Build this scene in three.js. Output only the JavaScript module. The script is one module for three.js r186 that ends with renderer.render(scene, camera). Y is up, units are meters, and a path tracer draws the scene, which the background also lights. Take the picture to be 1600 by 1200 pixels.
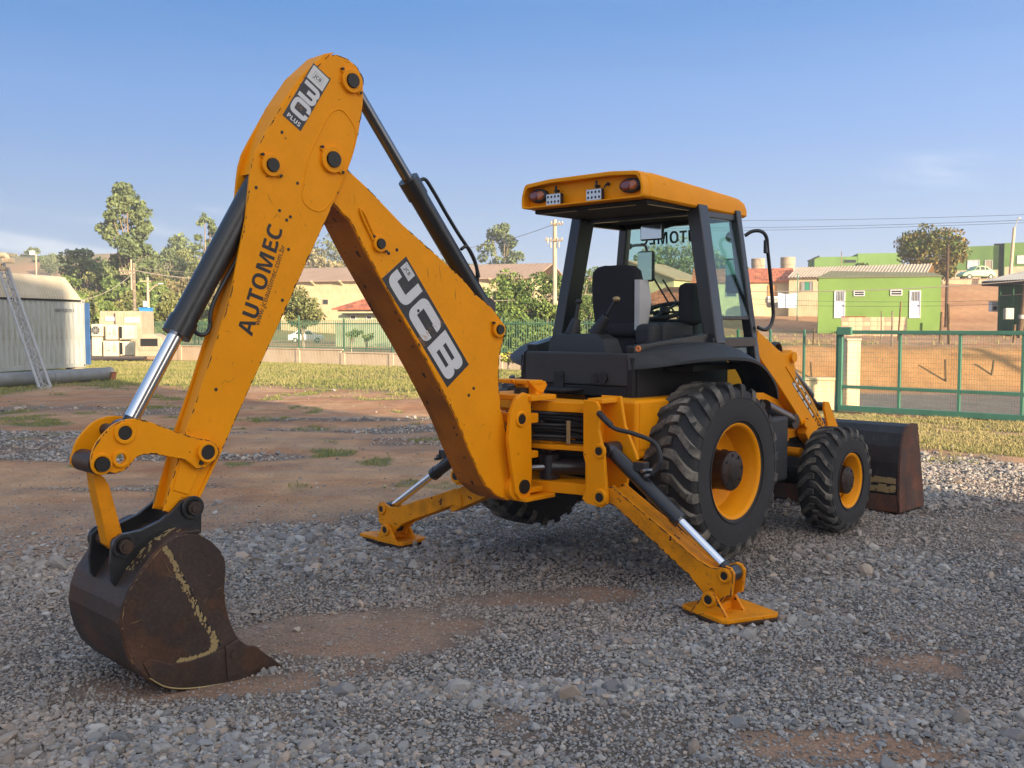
import * as THREE from 'three';
import { RoundedBoxGeometry } from 'three/addons/geometries/RoundedBoxGeometry.js';
import { mergeGeometries, toCreasedNormals } from 'three/addons/utils/BufferGeometryUtils.js';
import { FontLoader } from 'three/addons/loaders/FontLoader.js';
import { TextGeometry } from 'three/addons/geometries/TextGeometry.js';

// ---------------------------------------------------------------- camera, sky, sun, exposure
const scene = new THREE.Scene();
const camera = new THREE.PerspectiveCamera(42.075, 4 / 3, 0.1, 1500);
camera.position.set(0, 1.9, 0);
camera.rotation.set(THREE.MathUtils.degToRad(-3.39), 0, 0);
const renderer = new THREE.WebGLRenderer({ antialias: true });
renderer.toneMapping = THREE.LinearToneMapping;
renderer.toneMappingExposure = 3.0;
renderer.shadowMap.enabled = true;

const V = (x, y, z) => new THREE.Vector3(x, y, z);
const clamp = THREE.MathUtils.clamp, lerp = THREE.MathUtils.lerp;
const sstep = (a, b, x) => { const t = clamp((x - a) / (b - a), 0, 1); return t * t * (3 - 2 * t); };
const rng = (s) => () => { s = (s + 0x6d2b79f5) | 0; let t = Math.imul(s ^ (s >>> 15), 1 | s); t = (t + Math.imul(t ^ (t >>> 7), 61 | t)) ^ t; return ((t ^ (t >>> 14)) >>> 0) / 4294967296; };

// the sun: low, behind the viewer's right shoulder
const SUN_EL = THREE.MathUtils.degToRad(13);
const toSun = V(0.63 * Math.cos(SUN_EL), Math.sin(SUN_EL), 0.777 * Math.cos(SUN_EL)).normalize();
const sun = new THREE.DirectionalLight(new THREE.Color().setRGB(1, 0.80, 0.56), 4.0);
sun.position.copy(toSun).multiplyScalar(200);
sun.castShadow = true;
sun.shadow.mapSize.set(4096, 4096);
Object.assign(sun.shadow.camera, { left: -120, right: 120, top: 90, bottom: -60, near: 1, far: 500 });
scene.add(sun); scene.add(sun.target);

scene.fog = new THREE.FogExp2(new THREE.Color().setRGB(0.80, 0.84, 0.90), 0.0008);   // thin haze over the far trees

// value noise with a period, for textures and terrain
function hash2(x, y, s) { let h = Math.imul(x, 374761393) ^ Math.imul(y, 668265263) ^ Math.imul(s, 974634777); h = Math.imul(h ^ (h >>> 13), 1274126177); return ((h ^ (h >>> 16)) >>> 0) / 4294967296; }
function vnoise(x, y, p, s) {
  const ix = Math.floor(x), iy = Math.floor(y), fx = x - ix, fy = y - iy, u = fx * fx * (3 - 2 * fx), v = fy * fy * (3 - 2 * fy);
  const m = (a) => p ? ((a % p) + p) % p : a;
  const a = hash2(m(ix), m(iy), s), b = hash2(m(ix + 1), m(iy), s), c = hash2(m(ix), m(iy + 1), s), d = hash2(m(ix + 1), m(iy + 1), s);
  return (a + (b - a) * u) * (1 - v) + (c + (d - c) * u) * v;
}
function fbm(x, y, p = 0, s = 1, o = 4) { let v = 0, a = 0.5, t = 0; for (let i = 0; i < o; i++) { v += a * vnoise(x, y, p, s + i); t += a; a *= 0.5; x *= 2; y *= 2; p *= 2; } return v / t; }

{ // clear late-afternoon sky: pale at the horizon, blue above, a few thin wisps, brighter towards the sun
  // degrees above the horizon, then red, green, blue
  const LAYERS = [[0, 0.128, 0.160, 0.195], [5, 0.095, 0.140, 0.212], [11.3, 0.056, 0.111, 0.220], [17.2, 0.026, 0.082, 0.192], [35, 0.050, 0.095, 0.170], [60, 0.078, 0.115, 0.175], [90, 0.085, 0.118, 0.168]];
  const W = 2048, H = 1024, data = new Float32Array(W * H * 4);
  for (let r = 0; r < H; r++) {
    const el = ((r + 0.5) / H - 0.5) * Math.PI, e = Math.max(0, el) * 57.3;
    let n0 = 0; while (n0 < LAYERS.length - 2 && e > LAYERS[n0 + 1][0]) n0++;
    const A = LAYERS[n0], B = LAYERS[n0 + 1], tt = sstep(0, 1, clamp((e - A[0]) / (B[0] - A[0]), 0, 1)) * 0.35 + 0.65 * clamp((e - A[0]) / (B[0] - A[0]), 0, 1), tone = [1, 2, 3].map((i) => lerp(A[i], B[i], tt));
    for (let c = 0; c < W; c++) {
      const az = ((c + 0.5) / W - 0.5) * 2 * Math.PI, o = (r * W + c) * 4;
      const x = Math.cos(az) * Math.cos(el), z = Math.sin(az) * Math.cos(el), y = Math.sin(el);
      const g = Math.acos(clamp(x * toSun.x + y * toSun.y + z * toSun.z, -1, 1)) * 57.3;
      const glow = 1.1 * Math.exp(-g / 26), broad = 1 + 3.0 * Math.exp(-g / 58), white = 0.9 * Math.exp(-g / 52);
      let wisp = 0;
      if (el > -0.02) {
        const n = fbm(az * 7 + 40, el * 70 + az * 9, 0, 11, 6), m = fbm(az * 3 + 9, el * 14, 0, 23, 3), left = sstep(-0.05, -0.42, x) * (z < 0 ? 1 : 0.4), px = (az + 1.5708) * 57.3, lone = Math.exp(-(((px - 23.2) / 2.4) ** 2) - ((e - 8.1 - 0.05 * (px - 23)) / 0.75) ** 2);
        wisp = sstep(0.44, 0.74, n) * (0.75 * left * sstep(14, 9, e) * sstep(0.40, 0.62, m) + 0.012) * sstep(0, 2, e) + 0.62 * lone * sstep(0.30, 0.62, n);
      }
      for (let i = 0; i < 3; i++) {
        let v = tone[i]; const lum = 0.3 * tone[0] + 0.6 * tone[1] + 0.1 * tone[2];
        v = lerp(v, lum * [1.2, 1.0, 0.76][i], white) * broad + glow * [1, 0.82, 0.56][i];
        v = lerp(v, [0.205, 0.228, 0.262][i] * broad, wisp);
        if (el < 0) v = lerp(v, [0.16, 0.14, 0.11][i], sstep(0, -0.06, el));
        data[o + i] = v;
      }
      data[o + 3] = 1;
    }
  }
  const t = new THREE.DataTexture(data, W, H, THREE.RGBAFormat, THREE.FloatType);
  t.mapping = THREE.EquirectangularReflectionMapping; t.magFilter = THREE.LinearFilter; t.needsUpdate = true;
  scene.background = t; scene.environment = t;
}

// ---------------------------------------------------------------- helpers
const used = new Map();
function numbered(name) { const n = used.get(name) ?? 0; used.set(name, n + 1); return n ? name + '_' + String(n).padStart(3, '0') : name; }
function thing(name, label, category, group) {
  const o = new THREE.Group(); o.name = numbered(name); o.userData = { label, category }; if (group) o.userData.group = group;
  scene.add(o); return o;
}
function part(name, parent, geos, mat, label) {
  const g = Array.isArray(geos) ? join(geos) : geos;
  const m = new THREE.Mesh(g, mat); m.name = numbered(name); if (label) m.userData.label = label; parent.add(m); return m;
}
function solo(name, geos, mat, label, category, group) {
  const m = part(name, scene, geos, mat); m.userData = { label, category }; if (group) m.userData.group = group; return m;
}
function struct(name, geos, mat, kind = 'structure') { const m = part(name, scene, geos, mat); m.userData.kind = kind; return m; }
function dup(o, label) { const c = o.clone(); c.name = numbered(o.name.replace(/_\d{3}$/, '')); if (label) c.userData = { ...o.userData, label }; scene.add(c); return c; }
function join(list) {
  const flat = list.flat(9).map((g) => { const n = g.index ? g.toNonIndexed() : g; for (const k of Object.keys(n.attributes)) if (!['position', 'normal', 'uv'].includes(k)) n.deleteAttribute(k); if (!n.attributes.uv) n.setAttribute('uv', new THREE.BufferAttribute(new Float32Array(n.attributes.position.count * 2), 2)); return n; });
  return boxUV(flat.length > 1 ? mergeGeometries(flat) : flat[0]);
}
function boxUV(g) { // texture coordinates in metres, along the face's main plane
  if (g.userData.keepUV) return g;
  const p = g.attributes.position, n = g.attributes.normal, uv = g.attributes.uv;
  for (let i = 0; i < p.count; i++) {
    const ax = Math.abs(n.getX(i)), ay = Math.abs(n.getY(i)), az = Math.abs(n.getZ(i)), x = p.getX(i), y = p.getY(i), z = p.getZ(i);
    if (ay >= ax && ay >= az) uv.setXY(i, x, z); else if (ax >= az) uv.setXY(i, z, y); else uv.setXY(i, x, y);
  }
  return g;
}
const box = (w, h, d, x = 0, y = 0, z = 0, r = 0.008) => { const m = Math.min(w, h, d); const g = r > 0 && m > 0.004 ? new RoundedBoxGeometry(w, h, d, 1, Math.min(r, m * 0.45)) : new THREE.BoxGeometry(w, h, d); g.translate(x, y, z); return g; };
const box3 = (x0, x1, y0, y1, z0, z1, r) => box(x1 - x0, y1 - y0, z1 - z0, (x0 + x1) / 2, (y0 + y1) / 2, (z0 + z1) / 2, r);
function cyl(a, b, r, r2 = r, seg = 20, open = false) { // from point a to point b
  const A = V(...a), B = V(...b), d = B.clone().sub(A), g = new THREE.CylinderGeometry(r2, r, d.length(), seg, 1, open);
  g.applyQuaternion(new THREE.Quaternion().setFromUnitVectors(V(0, 1, 0), d.clone().normalize())); g.translate(...A.add(B).multiplyScalar(0.5).toArray()); return g;
}
function beam(a, b, w, h, up = V(0, 1, 0), r = 0.006) { // rectangular bar between two points
  const A = V(...a), B = V(...b), d = B.clone().sub(A), L = d.length(), z = d.normalize(), x = up.clone().cross(z).normalize(), y = z.clone().cross(x);
  const g = box(w, h, L, 0, 0, 0, r); g.applyMatrix4(new THREE.Matrix4().makeBasis(x, y, z)); g.translate(...A.add(B).multiplyScalar(0.5).toArray()); return g;
}
const tube = (pts, r, seg = 24, rs = 8) => new THREE.TubeGeometry(new THREE.CatmullRomCurve3(pts.map((p) => V(...p))), seg, r, rs, false);
const shapeOf = (pts) => new THREE.Shape(pts.map(([x, y]) => new THREE.Vector2(x, y)));
function plate(pts, depth, bevel = 0.006, holes = []) {
  const s = Array.isArray(pts) ? shapeOf(pts) : pts;
  for (const [x, y, r] of holes) { const h = new THREE.Path(); h.absarc(x, y, r, 0, Math.PI * 2); s.holes.push(h); }
  const b = Math.min(bevel, depth * 0.4);
  const g = new THREE.ExtrudeGeometry(s, { depth: depth - 2 * b, bevelEnabled: b > 0, bevelThickness: b, bevelSize: b, bevelOffset: -b, bevelSegments: 2, curveSegments: 16 });
  g.translate(0, 0, b); return g;
}
const inSide = (g, z0) => { g.translate(0, 0, z0); return g; };
const sidePl = (pts, z0, z1, b = 0.006, holes = []) => inSide(plate(pts, z1 - z0, b, holes), z0);          // outline in (x, y)
function smoothPts(pts, n = 4) { // rounds an outline
  const c = new THREE.CatmullRomCurve3(pts.map(([x, y]) => V(x, y, 0)), true, 'centripetal'); return c.getPoints(pts.length * n).slice(0, -1).map((p) => [p.x, p.y]);
}
function loft(rings, caps = true, crease = 0.6, closed = true) {
  const n = rings[0].length, pos = [], idx = [];
  rings.forEach((r) => r.forEach((p) => pos.push(...p)));
  const m = closed ? n : n - 1;
  for (let i = 0; i < rings.length - 1; i++) for (let j = 0; j < m; j++) { const a = i * n + j, b = i * n + (j + 1) % n, c = a + n, d = b + n; idx.push(a, c, b, b, c, d); }
  if (caps) for (const [k, f] of [[0, 0], [rings.length - 1, 1]]) {
    const c = rings[k].reduce((s, p) => [s[0] + p[0] / n, s[1] + p[1] / n, s[2] + p[2] / n], [0, 0, 0]), ci = pos.length / 3; pos.push(...c);
    for (let j = 0; j < m; j++) { const a = k * n + j, b = k * n + (j + 1) % n; f ? idx.push(ci, b, a) : idx.push(ci, a, b); }
  }
  const g = new THREE.BufferGeometry(); g.setAttribute('position', new THREE.Float32BufferAttribute(pos, 3)); g.setIndex(idx);
  const o = toCreasedNormals(g, crease); o.setAttribute('uv', new THREE.BufferAttribute(new Float32Array(o.attributes.position.count * 2), 2)); return o;
}
const turnInto = (g, ex, ey, ez, o = [0, 0, 0]) => { g.applyMatrix4(new THREE.Matrix4().makeBasis(V(...ex), V(...ey), V(...ez)).setPosition(...o)); return g; };
// a point seen at (px, py) of the 1600 x 1200 survey photograph and standing f metres ahead
const bx = (px, f) => (px - 800) / 1560 * f, by = (py, f) => 1.9 + (507.6 - py) / 1560 * f;

// ---------------------------------------------------------------- textures
function texture(size, f, srgb = true, rep = 1) {
  const d = new Uint8Array(size * size * 4);
  for (let y = 0; y < size; y++) for (let x = 0; x < size; x++) { const c = f(x / size, y / size), o = (y * size + x) * 4; d[o] = clamp(c[0], 0, 255); d[o + 1] = clamp(c[1], 0, 255); d[o + 2] = clamp(c[2], 0, 255); d[o + 3] = 255; }
  const t = new THREE.DataTexture(d, size, size); t.wrapS = t.wrapT = THREE.RepeatWrapping; t.magFilter = THREE.LinearFilter; t.repeat.set(rep, rep);
  if (srgb) t.colorSpace = THREE.SRGBColorSpace; t.needsUpdate = true; return t;
}
const grey = (v) => [v, v, v];
const rep = (t, r, r2 = r) => { const c = t.clone(); c.repeat.set(r, r2); c.needsUpdate = true; return c; };
function canvasTex(w, h, draw) { const c = document.createElement('canvas'); c.width = w; c.height = h; draw(c.getContext('2d'), w, h); const t = new THREE.CanvasTexture(c); t.colorSpace = THREE.SRGBColorSpace; t.anisotropy = 8; return t; }
const T = {};
{
  const chip = (u, v, p, s, lo) => sstep(lo, lo + 0.03, fbm(u * p, v * p, p, s, 4));
  T.paint = texture(1024, (u, v) => { // yellow enamel, dusty and lightly scuffed
    const n = fbm(u * 6, v * 6, 6, 3, 5), f = fbm(u * 60, v * 60, 60, 8, 2), st = 0;
    const k = 0.95 + 0.06 * (n - 0.5) + 0.025 * (f - 0.5) - 0.0 * st, c = chip(u, v, 22, 77, 0.86);
    return [lerp(252, 70, c) * k, lerp(160, 42, c) * k, lerp(2, 22, c) * k + 2 * n];
  });
  T.worn = texture(1024, (u, v) => { // the same enamel knocked about
    const n = fbm(u * 8, v * 8, 8, 5, 5), c = Math.max(chip(u, v, 14, 91, 0.745), chip(u, v, 40, 17, 0.80)), dirt = sstep(0.45, 0.8, fbm(u * 5, v * 5, 5, 44, 4));
    const k = 0.9 + 0.14 * (n - 0.5) - 0.12 * dirt;
    return [lerp(248, 58, c) * k, lerp(154, 38, c) * k, lerp(4, 26, c) * k + 10 * dirt];
  });
  T.rust = texture(1024, (u, v) => { // bare steel, brown and scratched
    const n = fbm(u * 4, v * 4, 4, 9, 6), f = fbm(u * 70, v * 70, 70, 10, 3), s = sstep(0.5, 0.68, fbm(u * 7, v * 7, 7, 12, 5));
    const k = 0.84 + 0.45 * (n - 0.45) + 0.25 * (f - 0.5); return [lerp(74, 92, s) * k, lerp(60, 64, s) * k, lerp(53, 48, s) * k];
  });
  T.dark = texture(512, (u, v) => { const n = fbm(u * 6, v * 6, 6, 19, 5), s = sstep(0.62, 0.75, fbm(u * 50, v * 12, 12, 29, 3)); const k = 0.8 + 0.5 * (n - 0.5); return [44 * k + 12 * s, 44 * k + 11 * s, 46 * k + 9 * s]; });
  T.rubber = texture(512, (u, v) => { const n = fbm(u * 5, v * 5, 5, 4, 5), f = fbm(u * 80, v * 80, 80, 6, 2), d = sstep(0.35, 0.75, n); return [lerp(56, 124, d) * (0.8 + 0.4 * f), lerp(54, 116, d) * (0.8 + 0.4 * f), lerp(52, 104, d) * (0.8 + 0.4 * f)]; });
  T.fine = texture(512, (u, v) => grey(255 * fbm(u * 64, v * 64, 64, 51, 4)), false);
  T.soft = texture(512, (u, v) => { const n = fbm(u * 4, v * 4, 4, 61, 6); return grey(205 + 50 * n); });
  T.streak = texture(512, (u, v) => { const n = fbm(u * 40, v * 3, 3, 63, 4), m = fbm(u * 5, v * 5, 5, 65, 5), s = sstep(0.5, 0.8, n); return [240 - 60 * s * m - 20 * m, 238 - 66 * s * m - 24 * m, 232 - 78 * s * m - 30 * m]; });
  // fine crushed rock between the loose stones, 1.6 m across
  const cell = (u, v, p, s) => { let d1 = 9, d2 = 9, id = 0; const x = u * p, y = v * p, ix = Math.floor(x), iy = Math.floor(y);
    for (let j = -1; j < 2; j++) for (let i = -1; i < 2; i++) { const a = ((ix + i) % p + p) % p, b = ((iy + j) % p + p) % p, cx = ix + i + hash2(a, b, s), cy = iy + j + hash2(a, b, s + 1), d = Math.hypot(cx - x, cy - y); if (d < d1) { d2 = d1; d1 = d; id = hash2(a, b, s + 2); } else if (d < d2) d2 = d; } return [d1, d2, id]; };
  const rock = (u, v) => { const [a, b, id] = cell(u, v, 70, 5), [a2, b2, id2] = cell(u, v, 150, 15); const e = sstep(0, 0.22, b - a), e2 = sstep(0, 0.25, b2 - a2); return [e, e2, id, id2]; };
  T.gravel = texture(1024, (u, v) => { const [e, e2, id, id2] = rock(u, v), n = fbm(u * 6, v * 6, 6, 2, 4), q = fbm(u * 120, v * 120, 120, 4, 2); const k = (0.90 + 0.10 * e * (0.5 + 0.5 * e2)) * (0.93 + 0.10 * id) * (0.90 + 0.2 * n) * (0.9 + 0.2 * q); return [242 * k, 241 * k, 240 * k]; });
  T.gravelBump = texture(1024, (u, v) => { const [e, e2, id, id2] = rock(u, v); return grey(255 * clamp(0.35 * e * (0.4 + 0.6 * id) + 0.25 * e2 * (0.4 + 0.6 * id2) + 0.4 * fbm(u * 60, v * 60, 60, 3, 4), 0, 1)); }, false);
  T.bark = texture(256, (u, v) => { const n = fbm(u * 18, v * 4, 4, 71, 4); return [150 * (0.5 + n * 0.8), 136 * (0.5 + n * 0.8), 118 * (0.5 + n * 0.8)]; });
  T.tiles = texture(512, (u, v) => { const r = v * 14, k = 0.7 + 0.3 * sstep(0, 0.4, r % 1), c = 0.8 + 0.2 * Math.abs(Math.sin(u * Math.PI * 26)), n = fbm(u * 10, v * 10, 10, 81, 4), id = hash2(Math.floor(u * 26), Math.floor(r), 7); const m = k * c * (0.75 + 0.5 * n) * (0.85 + 0.3 * id); return [186 * m, 108 * m, 76 * m]; });
  T.soil = texture(1024, (u, v) => { const n = fbm(u * 5, v * 16, 5, 83, 6), f = fbm(u * 90, v * 90, 90, 85, 2); const k = 0.72 + 0.5 * (n - 0.3) + 0.2 * (f - 0.5); return [250 * k, 250 * k, 248 * k]; });
}
const lin = (r, g, b) => new THREE.Color().setRGB(r, g, b);
const std = (o) => new THREE.MeshStandardMaterial(o);
const phy = (o) => new THREE.MeshPhysicalMaterial(o);
const M = {
  yellow: phy({ map: T.paint, roughness: 0.5, specularIntensity: 0.35, bumpMap: T.fine, bumpScale: 0.0003 }),
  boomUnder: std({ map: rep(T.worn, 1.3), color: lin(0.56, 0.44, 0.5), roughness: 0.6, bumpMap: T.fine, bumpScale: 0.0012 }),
  worn: phy({ map: rep(T.worn, 1.3), roughness: 0.55, specularIntensity: 0.45, bumpMap: T.fine, bumpScale: 0.0012 }),
  black: phy({ color: lin(0.016, 0.017, 0.019), roughness: 0.42, clearcoat: 0.3, clearcoatRoughness: 0.25, roughnessMap: rep(T.soft, 2), bumpMap: T.fine, bumpScale: 0.0008 }),
  plastic: std({ color: lin(0.023, 0.024, 0.026), roughness: 0.55, bumpMap: T.fine, bumpScale: 0.0015 }),
  greyPanel: std({ color: lin(0.038, 0.038, 0.039), roughness: 0.6, map: T.soft, bumpMap: T.fine, bumpScale: 0.001 }),
  dark: std({ map: T.dark, roughness: 0.6, bumpMap: T.fine, bumpScale: 0.002 }),
  under: std({ color: lin(0.012, 0.012, 0.013), roughness: 0.8, map: T.soft }),
  rubber: std({ map: rep(T.rubber, 1.2), roughness: 0.85, bumpMap: rep(T.fine, 3), bumpScale: 0.002 }),
  sidewall: std({ color: lin(0.029, 0.028, 0.028), map: T.soft, roughness: 0.75, bumpMap: rep(T.fine, 3), bumpScale: 0.001 }),
  chrome: std({ color: lin(0.80, 0.81, 0.83), metalness: 1, roughness: 0.13 }),
  orange: std({ color: lin(0.75, 0.24, 0.06), roughness: 0.5 }),
  tan: std({ color: lin(0.30, 0.20, 0.09), roughness: 0.85 }),
  oldchrome: std({ color: lin(0.20, 0.205, 0.215), metalness: 1, roughness: 0.3 }),
  chip: std({ color: lin(0.035, 0.024, 0.018), roughness: 0.8 }),
  steel: std({ map: T.rust, roughness: 0.5, metalness: 0.3, bumpMap: rep(T.fine, 2), bumpScale: 0.0012 }),
  shovelSide: std({ map: T.rust, color: lin(1.75, 1.35, 1.2), roughness: 0.75, bumpMap: rep(T.fine, 2), bumpScale: 0.002 }),  // rust lightened: the sunlit look of the side plate is put into the colour
  hub: std({ map: T.rust, color: lin(0.42, 0.40, 0.40), roughness: 0.5, metalness: 0.2 }),
  pin: std({ color: lin(0.03, 0.028, 0.026), roughness: 0.45, metalness: 0.5 }),
  hose: std({ color: lin(0.018, 0.018, 0.019), roughness: 0.5 }),
  brass: std({ color: lin(0.55, 0.42, 0.2), metalness: 0.6, roughness: 0.5, map: T.soft }),
  fabric: std({ color: lin(0.022, 0.022, 0.025), roughness: 0.95, bumpMap: rep(T.fine, 3), bumpScale: 0.002 }),
  pale: std({ color: lin(0.64, 0.63, 0.62), roughness: 0.7, map: T.soft }),
  lens: phy({ color: lin(0.16, 0.012, 0.008), roughness: 0.12, clearcoat: 1 }),
  amber: phy({ color: lin(0.42, 0.10, 0.015), roughness: 0.15, clearcoat: 1 }),
  lamp: std({ color: lin(0.62, 0.64, 0.66), roughness: 0.2, metalness: 0.3 }),
  glass: phy({ color: lin(0.76, 0.89, 0.83), transmission: 1, thickness: 0, roughness: 0.03, ior: 1.45 }),
  pane: std({ color: lin(0.03, 0.035, 0.04), roughness: 0.12 }),
  mirror: std({ color: lin(0.5, 0.52, 0.53), metalness: 1, roughness: 0.06 }),
  lettering: std({ color: lin(0.016, 0.014, 0.014), roughness: 0.5 }),
  primer: std({ color: lin(0.40, 0.29, 0.13), roughness: 0.8, map: T.soft }),
};
const font = await new FontLoader().loadAsync('fonts/droid/droid_sans_bold.typeface.json');
const fontRegular = await new FontLoader().loadAsync('fonts/droid/droid_sans_regular.typeface.json');
// ---------------------------------------------------------------- the ground: one sheet out to the hills
const dGate = (x, f) => 0.67 * x + 0.74 * f;                           // distance across the lane behind the gate
const dBank = (x, f) => 0.1 * x + 0.995 * f;
const patch = (x, f, cx, cf, a, b, turn = 0) => { const dx = x - cx, df = f - cf, c = Math.cos(turn), s = Math.sin(turn); return Math.hypot((dx * c + df * s) / a, (-dx * s + df * c) / b); };
function relief(x, f) {
  const d = dGate(x, f); let y = 0;
  const near = sstep(60, 20, Math.hypot(x, f));
  y += near * (0.05 * (fbm(x * 0.5 + 7, f * 0.5 + 3, 0, 201, 3) - 0.5) + 0.045 * (fbm(x * 1.7 + 7, f * 1.7, 0, 205, 3) - 0.5)) * sstep(0.0, 3.5, Math.abs(f - 8) > 30 ? 9 : 9);
  const right = sstep(2, 9, x);
  const dd = dBank(x, f) + 0.5 * (fbm(x * 0.35, f * 0.35, 0, 211, 3) - 0.5);
  const bank = right * sstep(29.3, 31.6, dd); y += 1.22 * bank + 0.22 * bank * (fbm(x * 0.9, f * 0.9, 0, 215, 4) - 0.5);
  y -= 0.05 * right * sstep(21.2, 21.6, d) * (1 - sstep(28.8, 29.2, dBank(x, f)));
  if (f > 40) { y += right * (1.5 * sstep(78, 95, f) + 4.0 * sstep(86, 113, f) * sstep(26, 44, x)); }
  const hill = sstep(150, 330, f); y += hill * 21 * sstep(80, -60, x - 0.1 * (f - 200)) + hill * 6 * (fbm(x / 60, f / 60, 0, 221, 4) - 0.5) + 2.2 * sstep(115, 160, f) * sstep(0, -40, x);
  if (f < -2) y *= 1; return y;
}
const gravelMask = (x, f) => { // 0 bare earth .. 1 deep loose stone
  const n = fbm(x * 0.9 + 31, f * 0.9, 0, 231, 4), m = fbm(x * 2.6, f * 2.6 + 9, 0, 235, 3);
  let g = 0.92 + 0.35 * (n - 0.5);
  g -= 1.0 * sstep(1.35, 0.35, patch(x, f, -0.92, 6.05, 0.95, 0.52, 0.25) + 0.7 * (m - 0.5));
  g -= 0.9 * sstep(1.3, 0.3, patch(x, f, -1.55, 5.15, 0.8, 0.3, 0.1) + 0.6 * (m - 0.5));
  g -= 0.75 * sstep(1.3, 0.2, patch(x, f, 0.25, 6.9, 0.95, 0.34, 0.15) + 0.7 * (m - 0.5));
  g -= 0.9 * sstep(1.3, 0.3, patch(x, f, 1.43, 4.42, 0.75, 0.22) + 0.7 * (m - 0.5));
  g -= 0.4 * sstep(0.58, 0.74, n) + 0.35 * sstep(0.60, 0.75, m);
  g += 0.6 * sstep(1.4, 0.4, patch(x, f, -1.9, 8.3, 1.9, 0.9) + 0.6 * (m - 0.5)) + 0.5 * sstep(1.4, 0.4, patch(x, f, 0.1, 5.05, 1.1, 0.22) + 0.6 * (m - 0.5));
  g -= 0.6 * sstep(1.2, 0.3, patch(x, f, 5.3, 9.6, 1.2, 0.35, -0.3) + 0.5 * (m - 0.5));
  g += 0.45 * (fbm(x * 4.5, f * 4.5, 0, 243, 3) - 0.5);
  const edge = 10.2 + 0.95 * clamp(x, -6, 5) + 2.6 * (fbm(x * 0.35, f * 0.35, 0, 241, 4) - 0.5) + (x > 3 ? 0.6 * (3 - x) : 0);
  g *= sstep(edge + 2.6, edge - 0.4, f);
  g += 0.60 * sstep(0.50, 0.66, fbm(x * 0.25, f * 0.7, 0, 245, 4)) * sstep(32, 18, f) * sstep(9, 12, f) * (x < 4 ? 1 : 0.2);
  return clamp(g, 0, 1);
};
const pileMask = (x, f) => Math.max(sstep(1.3, 0.4, patch(x, f, -1.8, 8.4, 1.9, 1.0)), sstep(1.3, 0.4, patch(x, f, 0.1, 5.05, 1.1, 0.22)), sstep(1.3, 0.4, patch(x, f, -3.9, 8.0, 1.4, 1.1)), 0.8 * sstep(1.3, 0.4, patch(x, f, -1.5, 4.2, 1.3, 0.5)), 0.7 * sstep(1.3, 0.4, patch(x, f, 2.2, 4.4, 0.9, 0.6)));
const grassMask = (x, f) => {
  const n = fbm(x * 0.45, f * 0.45, 0, 251, 4), m = fbm(x * 1.6, f * 1.1, 0, 255, 4), d = dGate(x, f);
  let g = sstep(7, 3, x) * sstep(27.0, 31, f + 0.38 * (x + 6) + 7 * (n - 0.5)) * (0.25 + 1.0 * n) * (1 - sstep(50, 58, f));
  g = Math.max(g, 0.95 * sstep(12.2, 14.0, f + 3 * (n - 0.5)) * sstep(4.0, 5.6, x) * sstep(0.36, 0.62, 0.6 * m + 0.45 * n) * (1 - sstep(21.0, 21.6, d)));
  g = Math.max(g, sstep(0.60, 0.74, m) * 0.75 * sstep(10, 13, f) * (1 - sstep(34, 40, f)) * (x < 4 ? 1 : 0));
  g = Math.max(g, sstep(2, 9, x) * (sstep(31.2, 32.5, dBank(x, f)) * (0.12 + 0.75 * sstep(15, 8, x)) * sstep(0.45, 0.62, n + 0.06)) * (f < 80 ? 1 : 0.3));
  if (x < -12 && f > 22 && f < 36) g = Math.max(g, 0.85 * sstep(-13.2, -14.6, x + 0.1 * (f - 28)));
  if (f > 120) g = Math.max(g, 0.25 + 0.5 * sstep(0.4, 0.6, fbm(x / 25, f / 25, 0, 257, 3)));
  const lane = sstep(4, 6, x) * sstep(21.3, 21.7, d) * (1 - sstep(29.0, 29.3, dBank(x, f))); return clamp(g, 0, 1) * (1 - lane);
};
const laneMask = (x, f) => { const d = dGate(x, f); return sstep(4, 6, x) * sstep(21.3, 21.7, d) * (1 - sstep(28.7, 29.2, dBank(x, f))); };
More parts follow.
